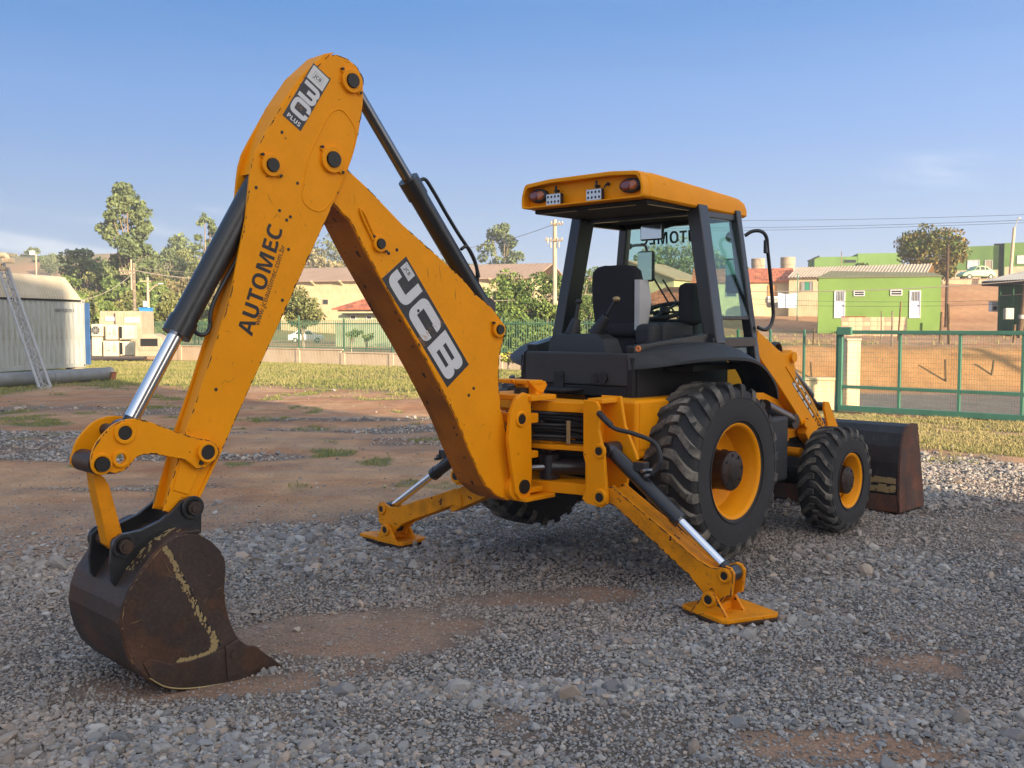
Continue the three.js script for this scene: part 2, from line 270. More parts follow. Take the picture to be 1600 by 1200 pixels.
{
  const axis = (dense0, dense1, step, far0, far1) => { const a = []; for (let v = dense0; v <= dense1 + 1e-6; v += step) a.push(v); let s = step, v = dense1; while (v < far1) { s *= 1.13; v += s; a.push(v); } s = step; v = dense0; while (v > far0) { s *= 1.13; v -= s; a.unshift(v); } return a; };
  const X = axis(-7, 9, 0.055, -700, 700), F = axis(3.4, 14, 0.055, -120, 900);
  // keep a medium step through the middle distance
  const refine = (a, lo, hi, mx) => { const o = [a[0]]; for (let i = 1; i < a.length; i++) { const g = a[i] - a[i - 1], n = (a[i] > lo && a[i - 1] < hi) ? Math.ceil(g / mx) : 1; for (let k = 1; k <= n; k++) o.push(a[i - 1] + g * k / n); } return o; };
  const xs = refine(X, -26, 40, 0.5), fs = refine(refine(F, 14, 45, 0.28), 45, 130, 1.5);
  const nx = xs.length, nf = fs.length, pos = new Float32Array(nx * nf * 3), col = new Float32Array(nx * nf * 3), uv = new Float32Array(nx * nf * 2), idx = [];
  const earth = [0.43, 0.200, 0.088], earthPale = [0.57, 0.335, 0.175], rock = [0.095, 0.086, 0.078], rockDust = [0.20, 0.158, 0.125], green = [0.13, 0.145, 0.032], straw = [0.30, 0.235, 0.095], bankC = [0.42, 0.225, 0.078], asphalt = [0.19, 0.165, 0.15];  // rock is darkened to paint the shade in crevices between loose stones
  const mix = (a, b, t) => [lerp(a[0], b[0], t), lerp(a[1], b[1], t), lerp(a[2], b[2], t)];
  for (let j = 0, o = 0; j < nf; j++) for (let i = 0; i < nx; i++, o++) {
    const x = xs[i], f = fs[j]; const gm = gravelMask(x, f), gr = grassMask(x, f), n = fbm(x * 0.7, f * 0.7, 0, 261, 4), n2 = fbm(x * 3.1, f * 2.3, 0, 265, 4);
    const st = fbm(x * 0.35 + 0.2 * f, f * 1.5 - 0.3 * x, 0, 267, 4); let c = mix(earth, earthPale, clamp(0.5 + 1.6 * (n - 0.5) + 1.2 * (n2 - 0.5) + 2.0 * (st - 0.5), 0, 1)); c = mix(c, [0.30, 0.235, 0.18], 0.40 * sstep(0.50, 0.66, fbm(x * 0.5 + 50, f * 1.6, 0, 269, 4)));
    c = mix(c, [0.335, 0.245, 0.185], 0.6 * sstep(11.5, 8.5, f));
    c = mix(c, mix(rock, rockDust, clamp(0.4 + 2.4 * (n2 - 0.5), 0, 1)), sstep(0.05, 0.7, gm + 0.5 * (n2 - 0.5)));
    const d = dGate(x, f); const db = dBank(x, f), bk = sstep(2, 9, x) * sstep(29.0, 29.4, db) * (1 - sstep(31.4, 34.5, db)); c = mix(c, bankC, bk * (0.65 + 0.7 * (n2 - 0.3)));
    if (x > 4 && db > 31) c = mix(c, mix([0.36, 0.17, 0.065], [0.58, 0.31, 0.14], clamp(fbm(x * 0.25, f * 0.9, 0, 273, 4) * 1.6 - 0.3, 0, 1)), 0.85 * sstep(16, 30, x));
    const gcol = mix(green, straw, clamp((x > 3 ? 0.55 : 0.12) + 1.8 * (n2 - 0.5) + 0.9 * (n - 0.5) + (f > 120 ? 0.35 : 0), 0, 1));
    c = mix(c, gcol, sstep(0.15, 0.75, gr + 0.35 * (n2 - 0.5)));
    c = mix(c, mix(asphalt, [0.22, 0.17, 0.13], n2), laneMask(x, f));
    pos.set([x, relief(x, f), -f], o * 3); col.set(c, o * 3); uv.set([x / 1.6, f / 1.6], o * 2);
  }
  for (let j = 0; j < nf - 1; j++) for (let i = 0; i < nx - 1; i++) { const a = j * nx + i, b = a + 1, c = a + nx, e = c + 1; idx.push(a, b, c, b, e, c); }
  const g = new THREE.BufferGeometry(); g.setAttribute('position', new THREE.BufferAttribute(pos, 3)); g.setAttribute('color', new THREE.BufferAttribute(col, 3)); g.setAttribute('uv', new THREE.BufferAttribute(uv, 2)); g.setIndex(idx); g.computeVertexNormals();
  const m = new THREE.Mesh(g, std({ vertexColors: true, map: T.gravel, roughness: 0.96, bumpMap: T.gravelBump, bumpScale: 0.010 })); m.name = 'ground'; m.userData.kind = 'structure'; scene.add(m);
  console.log('ground', nx, nf);
}

// loose crushed stone
{
  const r = rng(77), variants = [];
  for (let v = 0; v < 7; v++) { // faceted lumps
    const g0 = new THREE.IcosahedronGeometry(1, v < 3 ? 1 : 0); const g = g0.index ? g0.toNonIndexed() : g0; const p = g.attributes.position, cut = [];
    for (let k = 0; k < 7; k++) { const n = V(r() * 2 - 1, r() * 2 - 1, r() * 2 - 1).normalize(); cut.push([n, 0.42 + 0.42 * r()]); }
    for (let i = 0; i < p.count; i++) { const q = V(p.getX(i), p.getY(i), p.getZ(i)); const k = 0.9 + 0.25 * hash2(Math.round(q.x * 50), Math.round(q.y * 50) + Math.round(q.z * 50) * 7, 400 + v); q.multiplyScalar(k); for (const [n, d] of cut) { const e = q.dot(n) - d; if (e > 0) q.addScaledVector(n, -e); } p.setXYZ(i, q.x, q.y, q.z); }
    g.computeVertexNormals(); g.deleteAttribute('uv'); variants.push(g);
  }
  const mat = std({ color: lin(1, 1, 1), roughness: 0.9 });
  const lists = variants.map(() => []);
  const toYard = (x, z) => [0.862 + x * 0.6806 + z * 0.7327, 8.142 + x * 0.7327 - z * 0.6806];
  const PADS = [[...toYard(-0.93, 1.62), 0.25], [...toYard(-0.95, -1.70), 0.25]];
  const zones = [[3.7, 5.2, 4600, 0.0128], [5.2, 7.2, 3600, 0.0138], [7.2, 10, 2100, 0.0155], [10, 14, 900, 0.021], [14, 19, 300, 0.028], [19, 30, 45, 0.038]];
  for (const [f0, f1, dens, size] of zones) {
    const halfw = (f) => 0.545 * f + 0.3, area = (f1 * f1 - f0 * f0) * 0.545 + 0.6 * (f1 - f0), N = Math.round(area * dens);
    for (let i = 0; i < N; i++) {
      const f = Math.sqrt(lerp(f0 * f0, f1 * f1, r())), x = (r() * 2 - 1) * halfw(f), gm = gravelMask(x, f), base = 0.03 + 0.23 * sstep(11, 9, f), keep = base + (1 - base) * sstep(0.12, 0.8, gm + 0.5 * (fbm(x * 5, f * 5, 0, 303, 3) - 0.5));
      if (r() > keep || laneMask(x, f) > 0.1) continue; if (PADS.some(([px, pf, pr]) => Math.hypot(x - px, f - pf) < pr)) continue;
      const big = fbm(x * 1.1 + 3, f * 1.1 + 8, 0, 301, 3), pile = Math.max(0.6 * sstep(0.54, 0.68, big), pileMask(x, f));
      let s = size * (0.5 + 0.9 * r() * r() + 0.3 * r()) * (0.72 + 1.15 * pile * (0.3 + 0.7 * r())); if (r() < 0.03) s *= 1.5 + 1.2 * r(); if (gm < 0.35) s *= 0.45 + 0.4 * r();
      lists[Math.floor(r() * variants.length)].push([x, f, s, r(), r(), r(), r()]);
    }
  }
  const cool = [[0.200, 0.195, 0.198], [0.245, 0.232, 0.222], [0.150, 0.147, 0.150], [0.25, 0.235, 0.22], [0.285, 0.228, 0.188], [0.275, 0.268, 0.262], [0.22, 0.188, 0.165], [0.185, 0.183, 0.188]];
  const M4 = new THREE.Matrix4(), Q = new THREE.Quaternion(), E = new THREE.Euler(), C = new THREE.Color(); let total = 0;
  lists.forEach((L, v) => {
    const im = new THREE.InstancedMesh(variants[v], mat, L.length); im.name = numbered('gravel'); im.userData.kind = 'stuff';
    L.forEach(([x, f, s, a, b, c, e], i) => {
      E.set((a - 0.5) * 0.9, b * 6.283, (c - 0.5) * 0.9); Q.setFromEuler(E);
      const fl = 0.55 + 0.35 * e; M4.compose(V(x, relief(x, f) + s * fl * (0.15 + 0.5 * a), -f), Q, V(s * (0.8 + 0.5 * b), s * fl, s * (0.8 + 0.5 * c))); im.setMatrixAt(i, M4);
      const k = cool[Math.floor(hash2(i, v, 9) * cool.length)], t = 0.62 + 0.80 * hash2(i, v, 10) * (0.6 + 0.4 * hash2(i, v, 11)) + 0.12, w = fbm(x * 0.8, f * 0.8, 0, 311, 3); const dust = clamp((w - 0.42) * 2.4 + 0.25 * (hash2(i, v, 12) - 0.5), 0, 0.65);
      C.setRGB(lerp(k[0] * 1.02, 0.27, dust * 0.8) * t * 1.14, lerp(k[1] * 1.01, 0.21, dust * 0.8) * t * 1.14, lerp(k[2] * 0.97, 0.165, dust * 0.8) * t * 1.14); im.setColorAt(i, C);
    });
    total += L.length; scene.add(im);
  });
  console.log('stones', total);
}

// short grass, in blades
{
  const r = rng(91); const blade = (() => { const g = new THREE.BufferGeometry(); const P = [], I = []; for (let k = 0; k < 5; k++) { const a = k * 1.3 + 0.4, dx = Math.cos(a), dz = Math.sin(a), lean = 0.35 + 0.12 * k, ox = Math.cos(k * 2.4) * 0.25, oz = Math.sin(k * 2.4) * 0.25, b = P.length / 3; P.push(ox - dz * 0.07, 0, oz + dx * 0.07, ox + dz * 0.07, 0, oz - dx * 0.07, ox + dx * lean * 0.4 - dz * 0.05, 0.6, oz + dz * lean * 0.4 + dx * 0.05, ox + dx * lean * 0.4 + dz * 0.05, 0.6, oz + dz * lean * 0.4 - dx * 0.05, ox + dx * lean, 1 - 0.05 * k, oz + dz * lean); I.push(b, b + 1, b + 2, b + 1, b + 3, b + 2, b + 2, b + 3, b + 4); } g.setAttribute('position', new THREE.Float32BufferAttribute(P, 3)); g.setIndex(I); g.computeVertexNormals(); return g; })();
  const L = [];
  const sow = (x0, x1, f0, f1, n, s0) => { for (let i = 0; i < n; i++) { const f = Math.sqrt(lerp(f0 * f0, f1 * f1, r())), x = lerp(x0, x1, r()) * (x0 < -100 ? 1 : 1), g = grassMask(x, f); if (Math.abs(x) > 0.56 * f + 1 || r() > g * g * 1.15) continue; L.push([x, f, s0 * (0.5 + 0.9 * r()), r(), r()]); } };
  sow(-6, 4.5, 10, 17, 26000, 0.04); sow(-11, 4, 17, 28, 60000, 0.042); sow(-22, 4, 26, 52, 90000, 0.075); sow(4, 12, 11.5, 21, 60000, 0.05); sow(8, 40, 30, 70, 40000, 0.12);
  const im = new THREE.InstancedMesh(blade, std({ color: lin(1, 1, 1), roughness: 0.9, side: THREE.DoubleSide }), L.length); im.name = 'grass'; im.userData.kind = 'stuff';
  const M4 = new THREE.Matrix4(), Q = new THREE.Quaternion(), C = new THREE.Color();
  L.forEach(([x, f, s, a, b], i) => { Q.setFromEuler(new THREE.Euler(0, a * 6.283, 0)); M4.compose(V(x, relief(x, f) - 0.004, -f), Q, V(s * 1.1, s * (0.6 + 0.7 * b), s * 1.1)); im.setMatrixAt(i, M4); const t = clamp(b * 0.7 + (x > 3.5 ? 0.3 : -0.08) + 0.9 * (fbm(x * 0.8, f * 0.8, 0, 271, 3) - 0.5), 0, 1); C.setRGB(lerp(0.17, 0.44, t), lerp(0.20, 0.36, t), lerp(0.045, 0.16, t)); im.setColorAt(i, C); });
  scene.add(im); console.log('grass', L.length);
}
// ---------------------------------------------------------------- the surroundings
{ // industrial hall behind the viewer, whose shadow lies over the yard
  const hall = thing('factory_hall', 'tall pale factory hall standing behind the viewer and shading the yard', 'building');
  const u = V(-0.63, 0, -0.777).normalize(), v = V(0.777, 0, -0.63).normalize();
  const put = (g) => turnInto(g, [v.x, 0, v.z], [0, 1, 0], [-u.x, 0, -u.z]);
  part('wall', hall, put(box3(-8, 10.9, -0.5, 18.4, 26, 44, 0)), std({ color: lin(0.62, 0.58, 0.52), map: rep(T.streak, 0.2), roughness: 0.9 }));
  part('roof', hall, put(box3(-8.4, 11.0, 18.4, 18.7, 25.6, 44.4, 0)), std({ color: lin(0.3, 0.3, 0.3), roughness: 0.8 }));
}
const wallMat = (c, t = T.streak, r = 0.35) => std({ color: lin(...c), map: rep(t, r), roughness: 0.92, bumpMap: rep(T.fine, 0.6), bumpScale: 0.004 });
const W = {
  cream: wallMat([0.78, 0.66, 0.42]), creamB: wallMat([0.80, 0.70, 0.47]), paleGreen: wallMat([0.50, 0.62, 0.42]), lime: wallMat([0.205, 0.345, 0.075], T.soft, 0.15), limeFar: wallMat([0.175, 0.31, 0.085], T.soft, 0.12),
  block: wallMat([0.80, 0.63, 0.45]), kerb: wallMat([0.82, 0.66, 0.50]), darkGreen: wallMat([0.022, 0.10, 0.055]), white: std({ color: lin(0.82, 0.82, 0.82), roughness: 0.6, map: T.soft }), doorBlue: std({ color: lin(0.58, 0.63, 0.78), roughness: 0.5 }),
  tile: std({ map: rep(T.tiles, 0.22), color: lin(1.05, 1.0, 0.95), roughness: 0.9 }), tileDark: std({ map: rep(T.tiles, 0.3), color: lin(0.66, 0.55, 0.5), roughness: 0.9 }), brownRoof: std({ color: lin(0.46, 0.32, 0.24), map: rep(T.streak, 0.1), roughness: 0.9 }),
  cement: std({ color: lin(0.50, 0.42, 0.33), map: rep(T.streak, 0.5), roughness: 0.9 }), tin: std({ color: lin(0.42, 0.43, 0.45), roughness: 0.6, metalness: 0.3, map: rep(T.streak, 0.4) }), sheet: std({ color: lin(0.62, 0.52, 0.42), roughness: 0.8, map: rep(T.streak, 0.4) }), roofGreen: std({ color: lin(0.21, 0.22, 0.13), roughness: 0.9, map: rep(T.streak, 0.2) }),
  shutter: std({ color: lin(0.52, 0.24, 0.06), roughness: 0.7 }), frameGrey: std({ color: lin(0.35, 0.35, 0.33), roughness: 0.6 }), gateGreen: std({ color: lin(0.085, 0.255, 0.165), roughness: 0.5, map: T.soft }), wood: std({ map: rep(T.bark, 1.5), roughness: 0.9 }), woodPale: std({ color: lin(0.62, 0.5, 0.36), map: rep(T.bark, 1.2), roughness: 0.9 }), post: std({ color: lin(0.62, 0.52, 0.40), map: rep(T.streak, 0.7), roughness: 0.9 }), cable: std({ color: lin(0.06, 0.06, 0.06), roughness: 0.7 }), cablePale: std({ color: lin(0.45, 0.38, 0.30), roughness: 0.7 }),
  container: std({ color: lin(0.45, 0.49, 0.52), map: rep(T.streak, 0.6), roughness: 0.6 }), blue: std({ color: lin(0.045, 0.13, 0.33), roughness: 0.6, map: T.soft }), bluePlastic: std({ color: lin(0.03, 0.24, 0.62), roughness: 0.5 }), galv: std({ color: lin(0.30, 0.32, 0.35), roughness: 0.55, metalness: 0.3, map: rep(T.streak, 0.8) }), alu: std({ color: lin(0.46, 0.44, 0.42), roughness: 0.6, metalness: 0.2, map: T.soft }), tarp: std({ color: lin(0.60, 0.55, 0.45), roughness: 0.8, map: rep(T.streak, 0.5) }), rustPost: std({ color: lin(0.22, 0.085, 0.045), roughness: 0.9, map: T.soft }),
  acWhite: std({ color: lin(0.82, 0.77, 0.62), roughness: 0.6, map: rep(T.streak, 0.8) }), shell: std({ color: lin(0.52, 0.44, 0.34), roughness: 0.7, map: rep(T.streak, 0.6) }), carWhite: phy({ color: lin(0.72, 0.72, 0.72), roughness: 0.35, clearcoat: 0.6 }), carGreen: phy({ color: lin(0.25, 0.44, 0.17), roughness: 0.35, clearcoat: 0.6 }),
};
// a thing whose front runs between two seen points, with its own left-right, up and outward axes
function front(name, label, category, px0, f0, px1, f1, group) {
  const A = V(bx(px0, f0), 0, -f0), B = V(bx(px1, f1), 0, -f1), w = A.distanceTo(B), o = thing(name, label, category, group);
  o.position.copy(A).add(B).multiplyScalar(0.5); o.rotation.y = Math.atan2(-(B.z - A.z), B.x - A.x);
  const hit = (px) => { const k = (px - 800) / 1560, dx = B.x - A.x, df = -(B.z - A.z), t = (k * f0 - A.x) / (dx - k * df); return [t, f0 + t * df]; };
  return { o, w, x: (px) => (hit(px)[0] - 0.5) * w, y: (px, py) => by(py, hit(px)[1]) };
}
function opening(F, px0, py0, px1, py1, kind = 'window', mats = [W.white, M.pane], z = 0) { // frame and panes on a front
  const x0 = F.x(px0), x1 = F.x(px1), pm = (px0 + px1) / 2, y1 = F.y(pm, py0), y0 = F.y(pm, py1), t = 0.06;
  const w = part(kind, F.o, [box3(x0, x1, y0, y0 + t, z, z + 0.07, 0), box3(x0, x1, y1 - t, y1, z, z + 0.07, 0), box3(x0, x0 + t, y0 + t, y1 - t, z, z + 0.07, 0), box3(x1 - t, x1, y0 + t, y1 - t, z, z + 0.07, 0)], mats[0]);
  part(kind === 'door' ? 'door_leaf' : 'pane', w, [box3(x0 + t, x1 - t, y0 + t, y1 - t, z + 0.005, z + 0.03, 0)], mats[1]); return { w, x0, x1, y0, y1 };
}
const roofGable = (x0, x1, y0, y1, zb, zf, over = 0.3) => { const zm = (zb + zf) / 2, q = [[zf + over, y0 - 0.1], [zm, y1], [zb - over, y0 - 0.1], [zb - over, y0 - 0.24], [zm, y1 - 0.15], [zf + over, y0 - 0.24]].map(([z, y]) => [-z, y]); const g = new THREE.ExtrudeGeometry(shapeOf(q), { depth: x1 - x0 + over * 2, bevelEnabled: false }); return turnInto(g, [0, 0, -1], [0, 1, 0], [1, 0, 0], [x0 - over, 0, 0]); };
const hip = (x0, x1, z0, z1, y0, y1, inset, over = 0.35) => loft([[[x0 - over, y0, z1 + over], [x1 + over, y0, z1 + over], [x1 + over, y0, z0 - over], [x0 - over, y0, z0 - over]], [[x0 - over, y0 + 0.1, z1 + over], [x1 + over, y0 + 0.1, z1 + over], [x1 + over, y0 + 0.1, z0 - over], [x0 - over, y0 + 0.1, z0 - over]], [[x0 + inset, y1, (z0 + z1) / 2 + 0.05], [x1 - inset, y1, (z0 + z1) / 2 + 0.05], [x1 - inset, y1, (z0 + z1) / 2 - 0.05], [x0 + inset, y1, (z0 + z1) / 2 - 0.05]]], true, 0.1);
function corrugated(x0, x1, p0, p1, step = 0.18, amp = 0.03) { // sheet from p0 [y, z] (eave) to p1 (ridge)
  const n = Math.round((x1 - x0) / step * 4), a = [], b = []; for (let i = 0; i <= n; i++) { const x = lerp(x0, x1, i / n), o = amp * Math.sin(i / 4 * Math.PI * 2); a.push([x, p0[0] + o, p0[1]]); b.push([x, p1[0] + o, p1[1]]); }
  const top = loft([a, b], false, 0.9, false), bot = loft([b.map(([x, y, z]) => [x, y - 0.03, z]), a.map(([x, y, z]) => [x, y - 0.03, z])], false, 0.9, false); return [top, bot];
}

// --- left: container, truss, pipe, scrap
{
  const F = front('shipping_container', 'pale grey ribbed shipping container standing on the left edge of the yard', 'container', -52, 33.3, 133.5, 39.2);
  const y0 = 0.26, y1 = 2.86, L = F.w, n = Math.round((L - 0.3) / 0.28), prof = [];
  for (let i = 0; i < n; i++) { const x = -L / 2 + 0.15 + i * (L - 0.3) / n, s = (L - 0.3) / n; prof.push([x, -0.005], [x + s * 0.36, -0.005], [x + s * 0.5, -0.075], [x + s * 0.86, -0.075]); }
  prof.push([L / 2 - 0.15, -0.005]);
  const row = (y) => prof.map(([x, z]) => [x, y, z]);
  part('side_panel', F.o, [loft([row(y0 + 0.15), row(y1 - 0.1)], false, 0.3, false), box3(-L / 2 + 0.02, L / 2 - 0.02, y0 + 0.16, y1 - 0.05, -2.4, -0.08, 0)], W.container);
  for (const x of [-L / 2 + 0.08, L / 2 - 0.08]) part('corner_post', F.o, [box3(x - 0.08, x + 0.08, y0 + 0.12, y1 - 0.12, -0.15, 0.01)], W.container);
  part('rail', F.o, [box3(-L / 2 + 0.16, L / 2 - 0.16, y0, y0 + 0.16, -0.1, 0.008)], W.container); part('rail', F.o, [box3(-L / 2 + 0.16, L / 2 - 0.16, y1 - 0.05, y1, -0.1, 0.008)], M.under, 'dark edge along the top of the container');
  for (const x of [-L / 2 + 0.09, L / 2 - 0.09]) for (const y of [y0 + 0.06, y1 - 0.07]) { const c = part('corner_casting', F.o, [box3(x - 0.095, x + 0.095, y - 0.075, y + 0.075, -0.17, 0.016)], W.container); part('casting_hole', c, [cyl([x, y, 0.012], [x, y, 0.02], 0.035)], M.under); }
  part('door', F.o, [box3(L / 2 + 0.01, L / 2 + 0.06, y0 + 0.08, y1 - 0.1, -1.2, 0.20)], W.blue, 'blue door leaf at the far end of the container');
  const g = new TextGeometry('HMU 930275 4', { font, size: 0.12, depth: 0.002, curveSegments: 2, bevelEnabled: false }); g.translate(F.x(87), y1 - 0.47, 0.004); part('lettering', F.o, [g], std({ color: lin(0.12, 0.12, 0.13), roughness: 0.7 }));
  for (const x of [-L / 2 + 0.3, L / 2 - 0.3]) part('block', F.o, [box3(x - 0.25, x + 0.25, -0.05, y0, -0.5, -0.05)], W.cement);
  const C = thing('container_cover', 'cream coloured hood with sloping ends lying on top of the shipping container', 'cover'); C.position.copy(F.o.position); C.rotation.copy(F.o.rotation);
  const rr = (x1, z0, z1, y) => [[-L / 2, y, z1], [x1, y, z1], [x1, y, z0], [-L / 2, y, z0]];
  part('shell', C, [loft([rr(L / 2 - 0.15, -2.4, -0.04, y1 + 0.01), rr(L / 2 - 0.17, -2.38, -0.06, y1 + 0.12), rr(L / 2 - 0.60, -2.1, -0.36, y1 + 0.84), rr(L / 2 - 0.72, -2.0, -0.48, y1 + 0.90)], true, 0.2)], W.tarp);
  for (let i = 0; i < 5; i++) part('seam', C, [beam([L / 2 - 0.9 - i * 1.1, y1 + 0.12, -0.055], [L / 2 - 1.0 - i * 1.1, y1 + 0.79, -0.375], 0.03, 0.012)], W.tarp);
}
{
  const t = thing('lattice_mast', 'grey steel lattice mast leaning against the container', 'lattice mast');
  const B = [V(bx(60, 29.6), 0.02, -29.6), V(bx(78, 29.9), 0.02, -29.9), V(bx(66, 30.1), 0.02, -30.1)], E = [V(bx(3, 34.4), by(425, 34.4), -34.4), V(bx(17, 34.6), by(420, 34.6), -34.6), V(bx(10, 34.9), by(412, 34.9), -34.9)];
  B.forEach((b, i) => part('chord', t, [cyl(b.toArray(), E[i].toArray(), 0.045, 0.045, 10)], W.alu));
  for (let i = 0; i < 3; i++) { const j = (i + 1) % 3, n = 15; for (let k = 0; k < n; k++) { const a = B[k % 2 ? i : j].clone().lerp(E[k % 2 ? i : j], k / n), b = B[k % 2 ? j : i].clone().lerp(E[k % 2 ? j : i], (k + 1) / n); part('brace', t, [cyl(a.toArray(), b.toArray(), 0.018, 0.018, 6)], W.alu); } }
  part('foot', t, [beam(B[0].toArray(), B[1].toArray(), 0.08, 0.08)], W.alu);
  const h0 = V(bx(8, 34.6), by(408, 34.6), -34.6); part('head', t, [(() => { const g = new THREE.TorusGeometry(0.2, 0.09, 8, 20, 4.2); g.rotateZ(0.3); g.translate(...h0.toArray()); return g; })(), box(0.3, 0.16, 0.3, h0.x + 0.2, h0.y + 0.0, h0.z), box(0.5, 0.12, 0.25, h0.x - 0.1, h0.y - 0.28, h0.z)], W.cement);
}
{
  const a = [bx(-30, 29.4), 0.235, -29.4], b = [bx(171, 34.3), 0.225, -34.3], p = thing('steel_pipe', 'long grey steel pipe lying in front of the container', 'pipe');
  part('tube_wall', p, [cyl(a, b, 0.225, 0.225, 40, true), cyl(a, b, 0.205, 0.205, 40, true)], W.galv);
  const d = V(b[0] - a[0], 0, b[2] - a[2]).normalize(); for (const k of [0, 2.6]) { const q = V(...b).addScaledVector(d, -k); part('flange', p, [cyl(q.toArray(), q.clone().addScaledVector(d, -0.03).toArray(), 0.24, 0.24, 40)], W.galv); }
  const s = thing('rusty_stub', 'short rusty steel stub at the end of the grey pipe', 'post'); part('stub', s, [beam([bx(175, 34.0), -0.02, -34.0], [bx(178, 34.0), by(582, 34), -34.0], 0.12, 0.14)], W.rustPost); part('plate', s, [box(0.2, 0.02, 0.2, bx(178, 34), by(581.5, 34), -34)], W.rustPost);
}
function cabinet(label, px0, py0, px1, py1, f, kind) {
  const o = thing('air_conditioner', label, 'air conditioner', 'air conditioner cabinets stacked on the grass'); o.position.set(bx((px0 + px1) / 2, f), by(py1, f), -f);
  const w = (px1 - px0) / 1560 * f, hh = (py1 - py0) / 1560 * f;
  part('casing', o, [box(w - 0.02, hh - 0.02, 0.5, 0, hh / 2, -0.25, 0.03)], W.acWhite);
  if (kind === 'fan') { part('fan_recess', o, [cyl([-w * 0.12, hh / 2, 0.0], [-w * 0.12, hh / 2, 0.008], hh * 0.33, hh * 0.33, 28)], M.under); for (let i = 1; i < 4; i++) { const g = new THREE.TorusGeometry(hh * 0.1 * i, 0.008, 6, 28); g.translate(-w * 0.12, hh / 2, 0.014); part('grille_ring', o, [g], W.frameGrey); } for (let k = 0; k < 4; k++) part('grille_spoke', o, [(() => { const g = box(hh * 0.64, 0.012, 0.01, 0, 0, 0.016, 0); g.rotateZ(k * 0.785); g.translate(-w * 0.12, hh / 2, 0); return g; })()], W.frameGrey); }
  if (kind === 'panel') { part('panel_line', o, [box3(-w * 0.35, w * 0.4, hh * 0.2, hh * 0.85, 0, 0.012)], W.acWhite); for (let i = 0; i < 4; i++) part('slot', o, [box3(w * 0.12, w * 0.32, hh * (0.34 + 0.11 * i), hh * (0.37 + 0.11 * i), 0.012, 0.016, 0)], M.pane); part('knob', o, [cyl([-w * 0.1, hh * 0.4, 0.01], [-w * 0.1, hh * 0.4, 0.05], 0.03)], M.under); }
  if (kind === 'box') { part('lid', o, [box3(-w * 0.28, w * 0.5, hh * 0.06, hh * 0.92, 0, 0.06)], W.acWhite); part('dark_side', o, [box3(-w * 0.48, -w * 0.30, hh * 0.1, hh * 0.9, 0, 0.01, 0)], M.under); for (let i = 0; i < 5; i++) part('rib', o, [box3(-w * 0.2 + i * w * 0.14, -w * 0.19 + i * w * 0.14, hh * 0.12, hh * 0.86, 0.06, 0.066, 0)], W.frameGrey); }
}
cabinet('cream cabinet with a round fan grille, top left of the stack', 143, 506, 162, 526, 52, 'fan');
cabinet('cream cabinet below the round fan grille', 143.5, 526.5, 160, 556.5, 52, 'plain');
cabinet('cream cabinet with slots in the upper row of the stack', 165, 507, 184.5, 531, 51.8, 'panel');
cabinet('cream cabinet with slots in the lower row of the stack', 161, 532, 186, 557, 51.8, 'panel');
cabinet('upper cabinet with a dark gap on its left, right end of the stack', 187, 508, 210, 531, 51.8, 'box');
cabinet('lower cabinet with a dark gap on its left, right end of the stack', 187, 533, 211, 556, 51.8, 'box');
{
  const f = 53, o = thing('truck_canopy', 'big brownish truck canopy with two pale windows behind the stacked cabinets', 'truck canopy'); o.position.set(bx(188, f), by(556, f), -f);
  const X = (px) => bx(px, f) - o.position.x, Y = (py) => by(py, f) - o.position.y, q = (a, b, c, d, z) => [[X(a), 0, z], [X(b), 0, z], [X(d), Y(486), z - 0.25], [X(c), Y(486), z - 0.25]];
  part('shell', o, [loft([q(151, 224, 155, 219.5, 0), q(151, 224, 155, 219.5, -1.8)], true, 0.2)], W.shell);
  for (const [a, b, c, d] of [[164, 181, 495, 502], [194, 217, 496, 504]]) part('window', o, [box3(X(a), X(b), Y(d), Y(c), -0.32, -0.14, 0.01)], W.white); part('pillar', o, [box3(X(181.5), X(193), 0, Y(488), -0.3, -0.0)], W.shell);
}
{
  const f = 50.5, o = thing('machine_hood', 'low weathered sheet metal hood to the right of the stacked cabinets', 'machine hood'); o.position.set(bx(230, f), by(556, f), -f);
  const X = (px) => bx(px, f) - o.position.x, Y = (py) => by(py, f) - o.position.y;
  const s = shapeOf([[X(212), 0], [X(256), 0], [X(256), Y(540)], [X(250), Y(527)], [X(238), Y(522)], [X(222), Y(523)], [X(213), Y(531)]]); const g = new THREE.ExtrudeGeometry(s, { depth: 1.2, bevelThickness: 0.03, bevelSize: 0.03, bevelSegments: 2 }); g.translate(0, 0, -1.2); part('shell', o, [g], W.shell);
  part('opening', o, [box3(X(220), X(247), Y(541), Y(529), 0.02, 0.036)], M.under); part('flap', o, [box3(X(217), X(250), Y(547), Y(542), 0.03, 0.06)], W.shell);
}
{ const o = thing('blue_booth', 'small bright blue booth beside the street lamp on the left', 'booth'); o.position.set(bx(227, 60), by(520, 60), -60); part('wall', o, [box(0.62, 1.45, 0.6, 0, 0.72, -0.3)], W.bluePlastic); part('roof', o, [box(0.68, 0.06, 0.7, 0, 1.48, -0.3)], W.bluePlastic); part('door', o, [box(0.5, 1.2, 0.02, 0, 0.64, 0.012)], W.bluePlastic); }

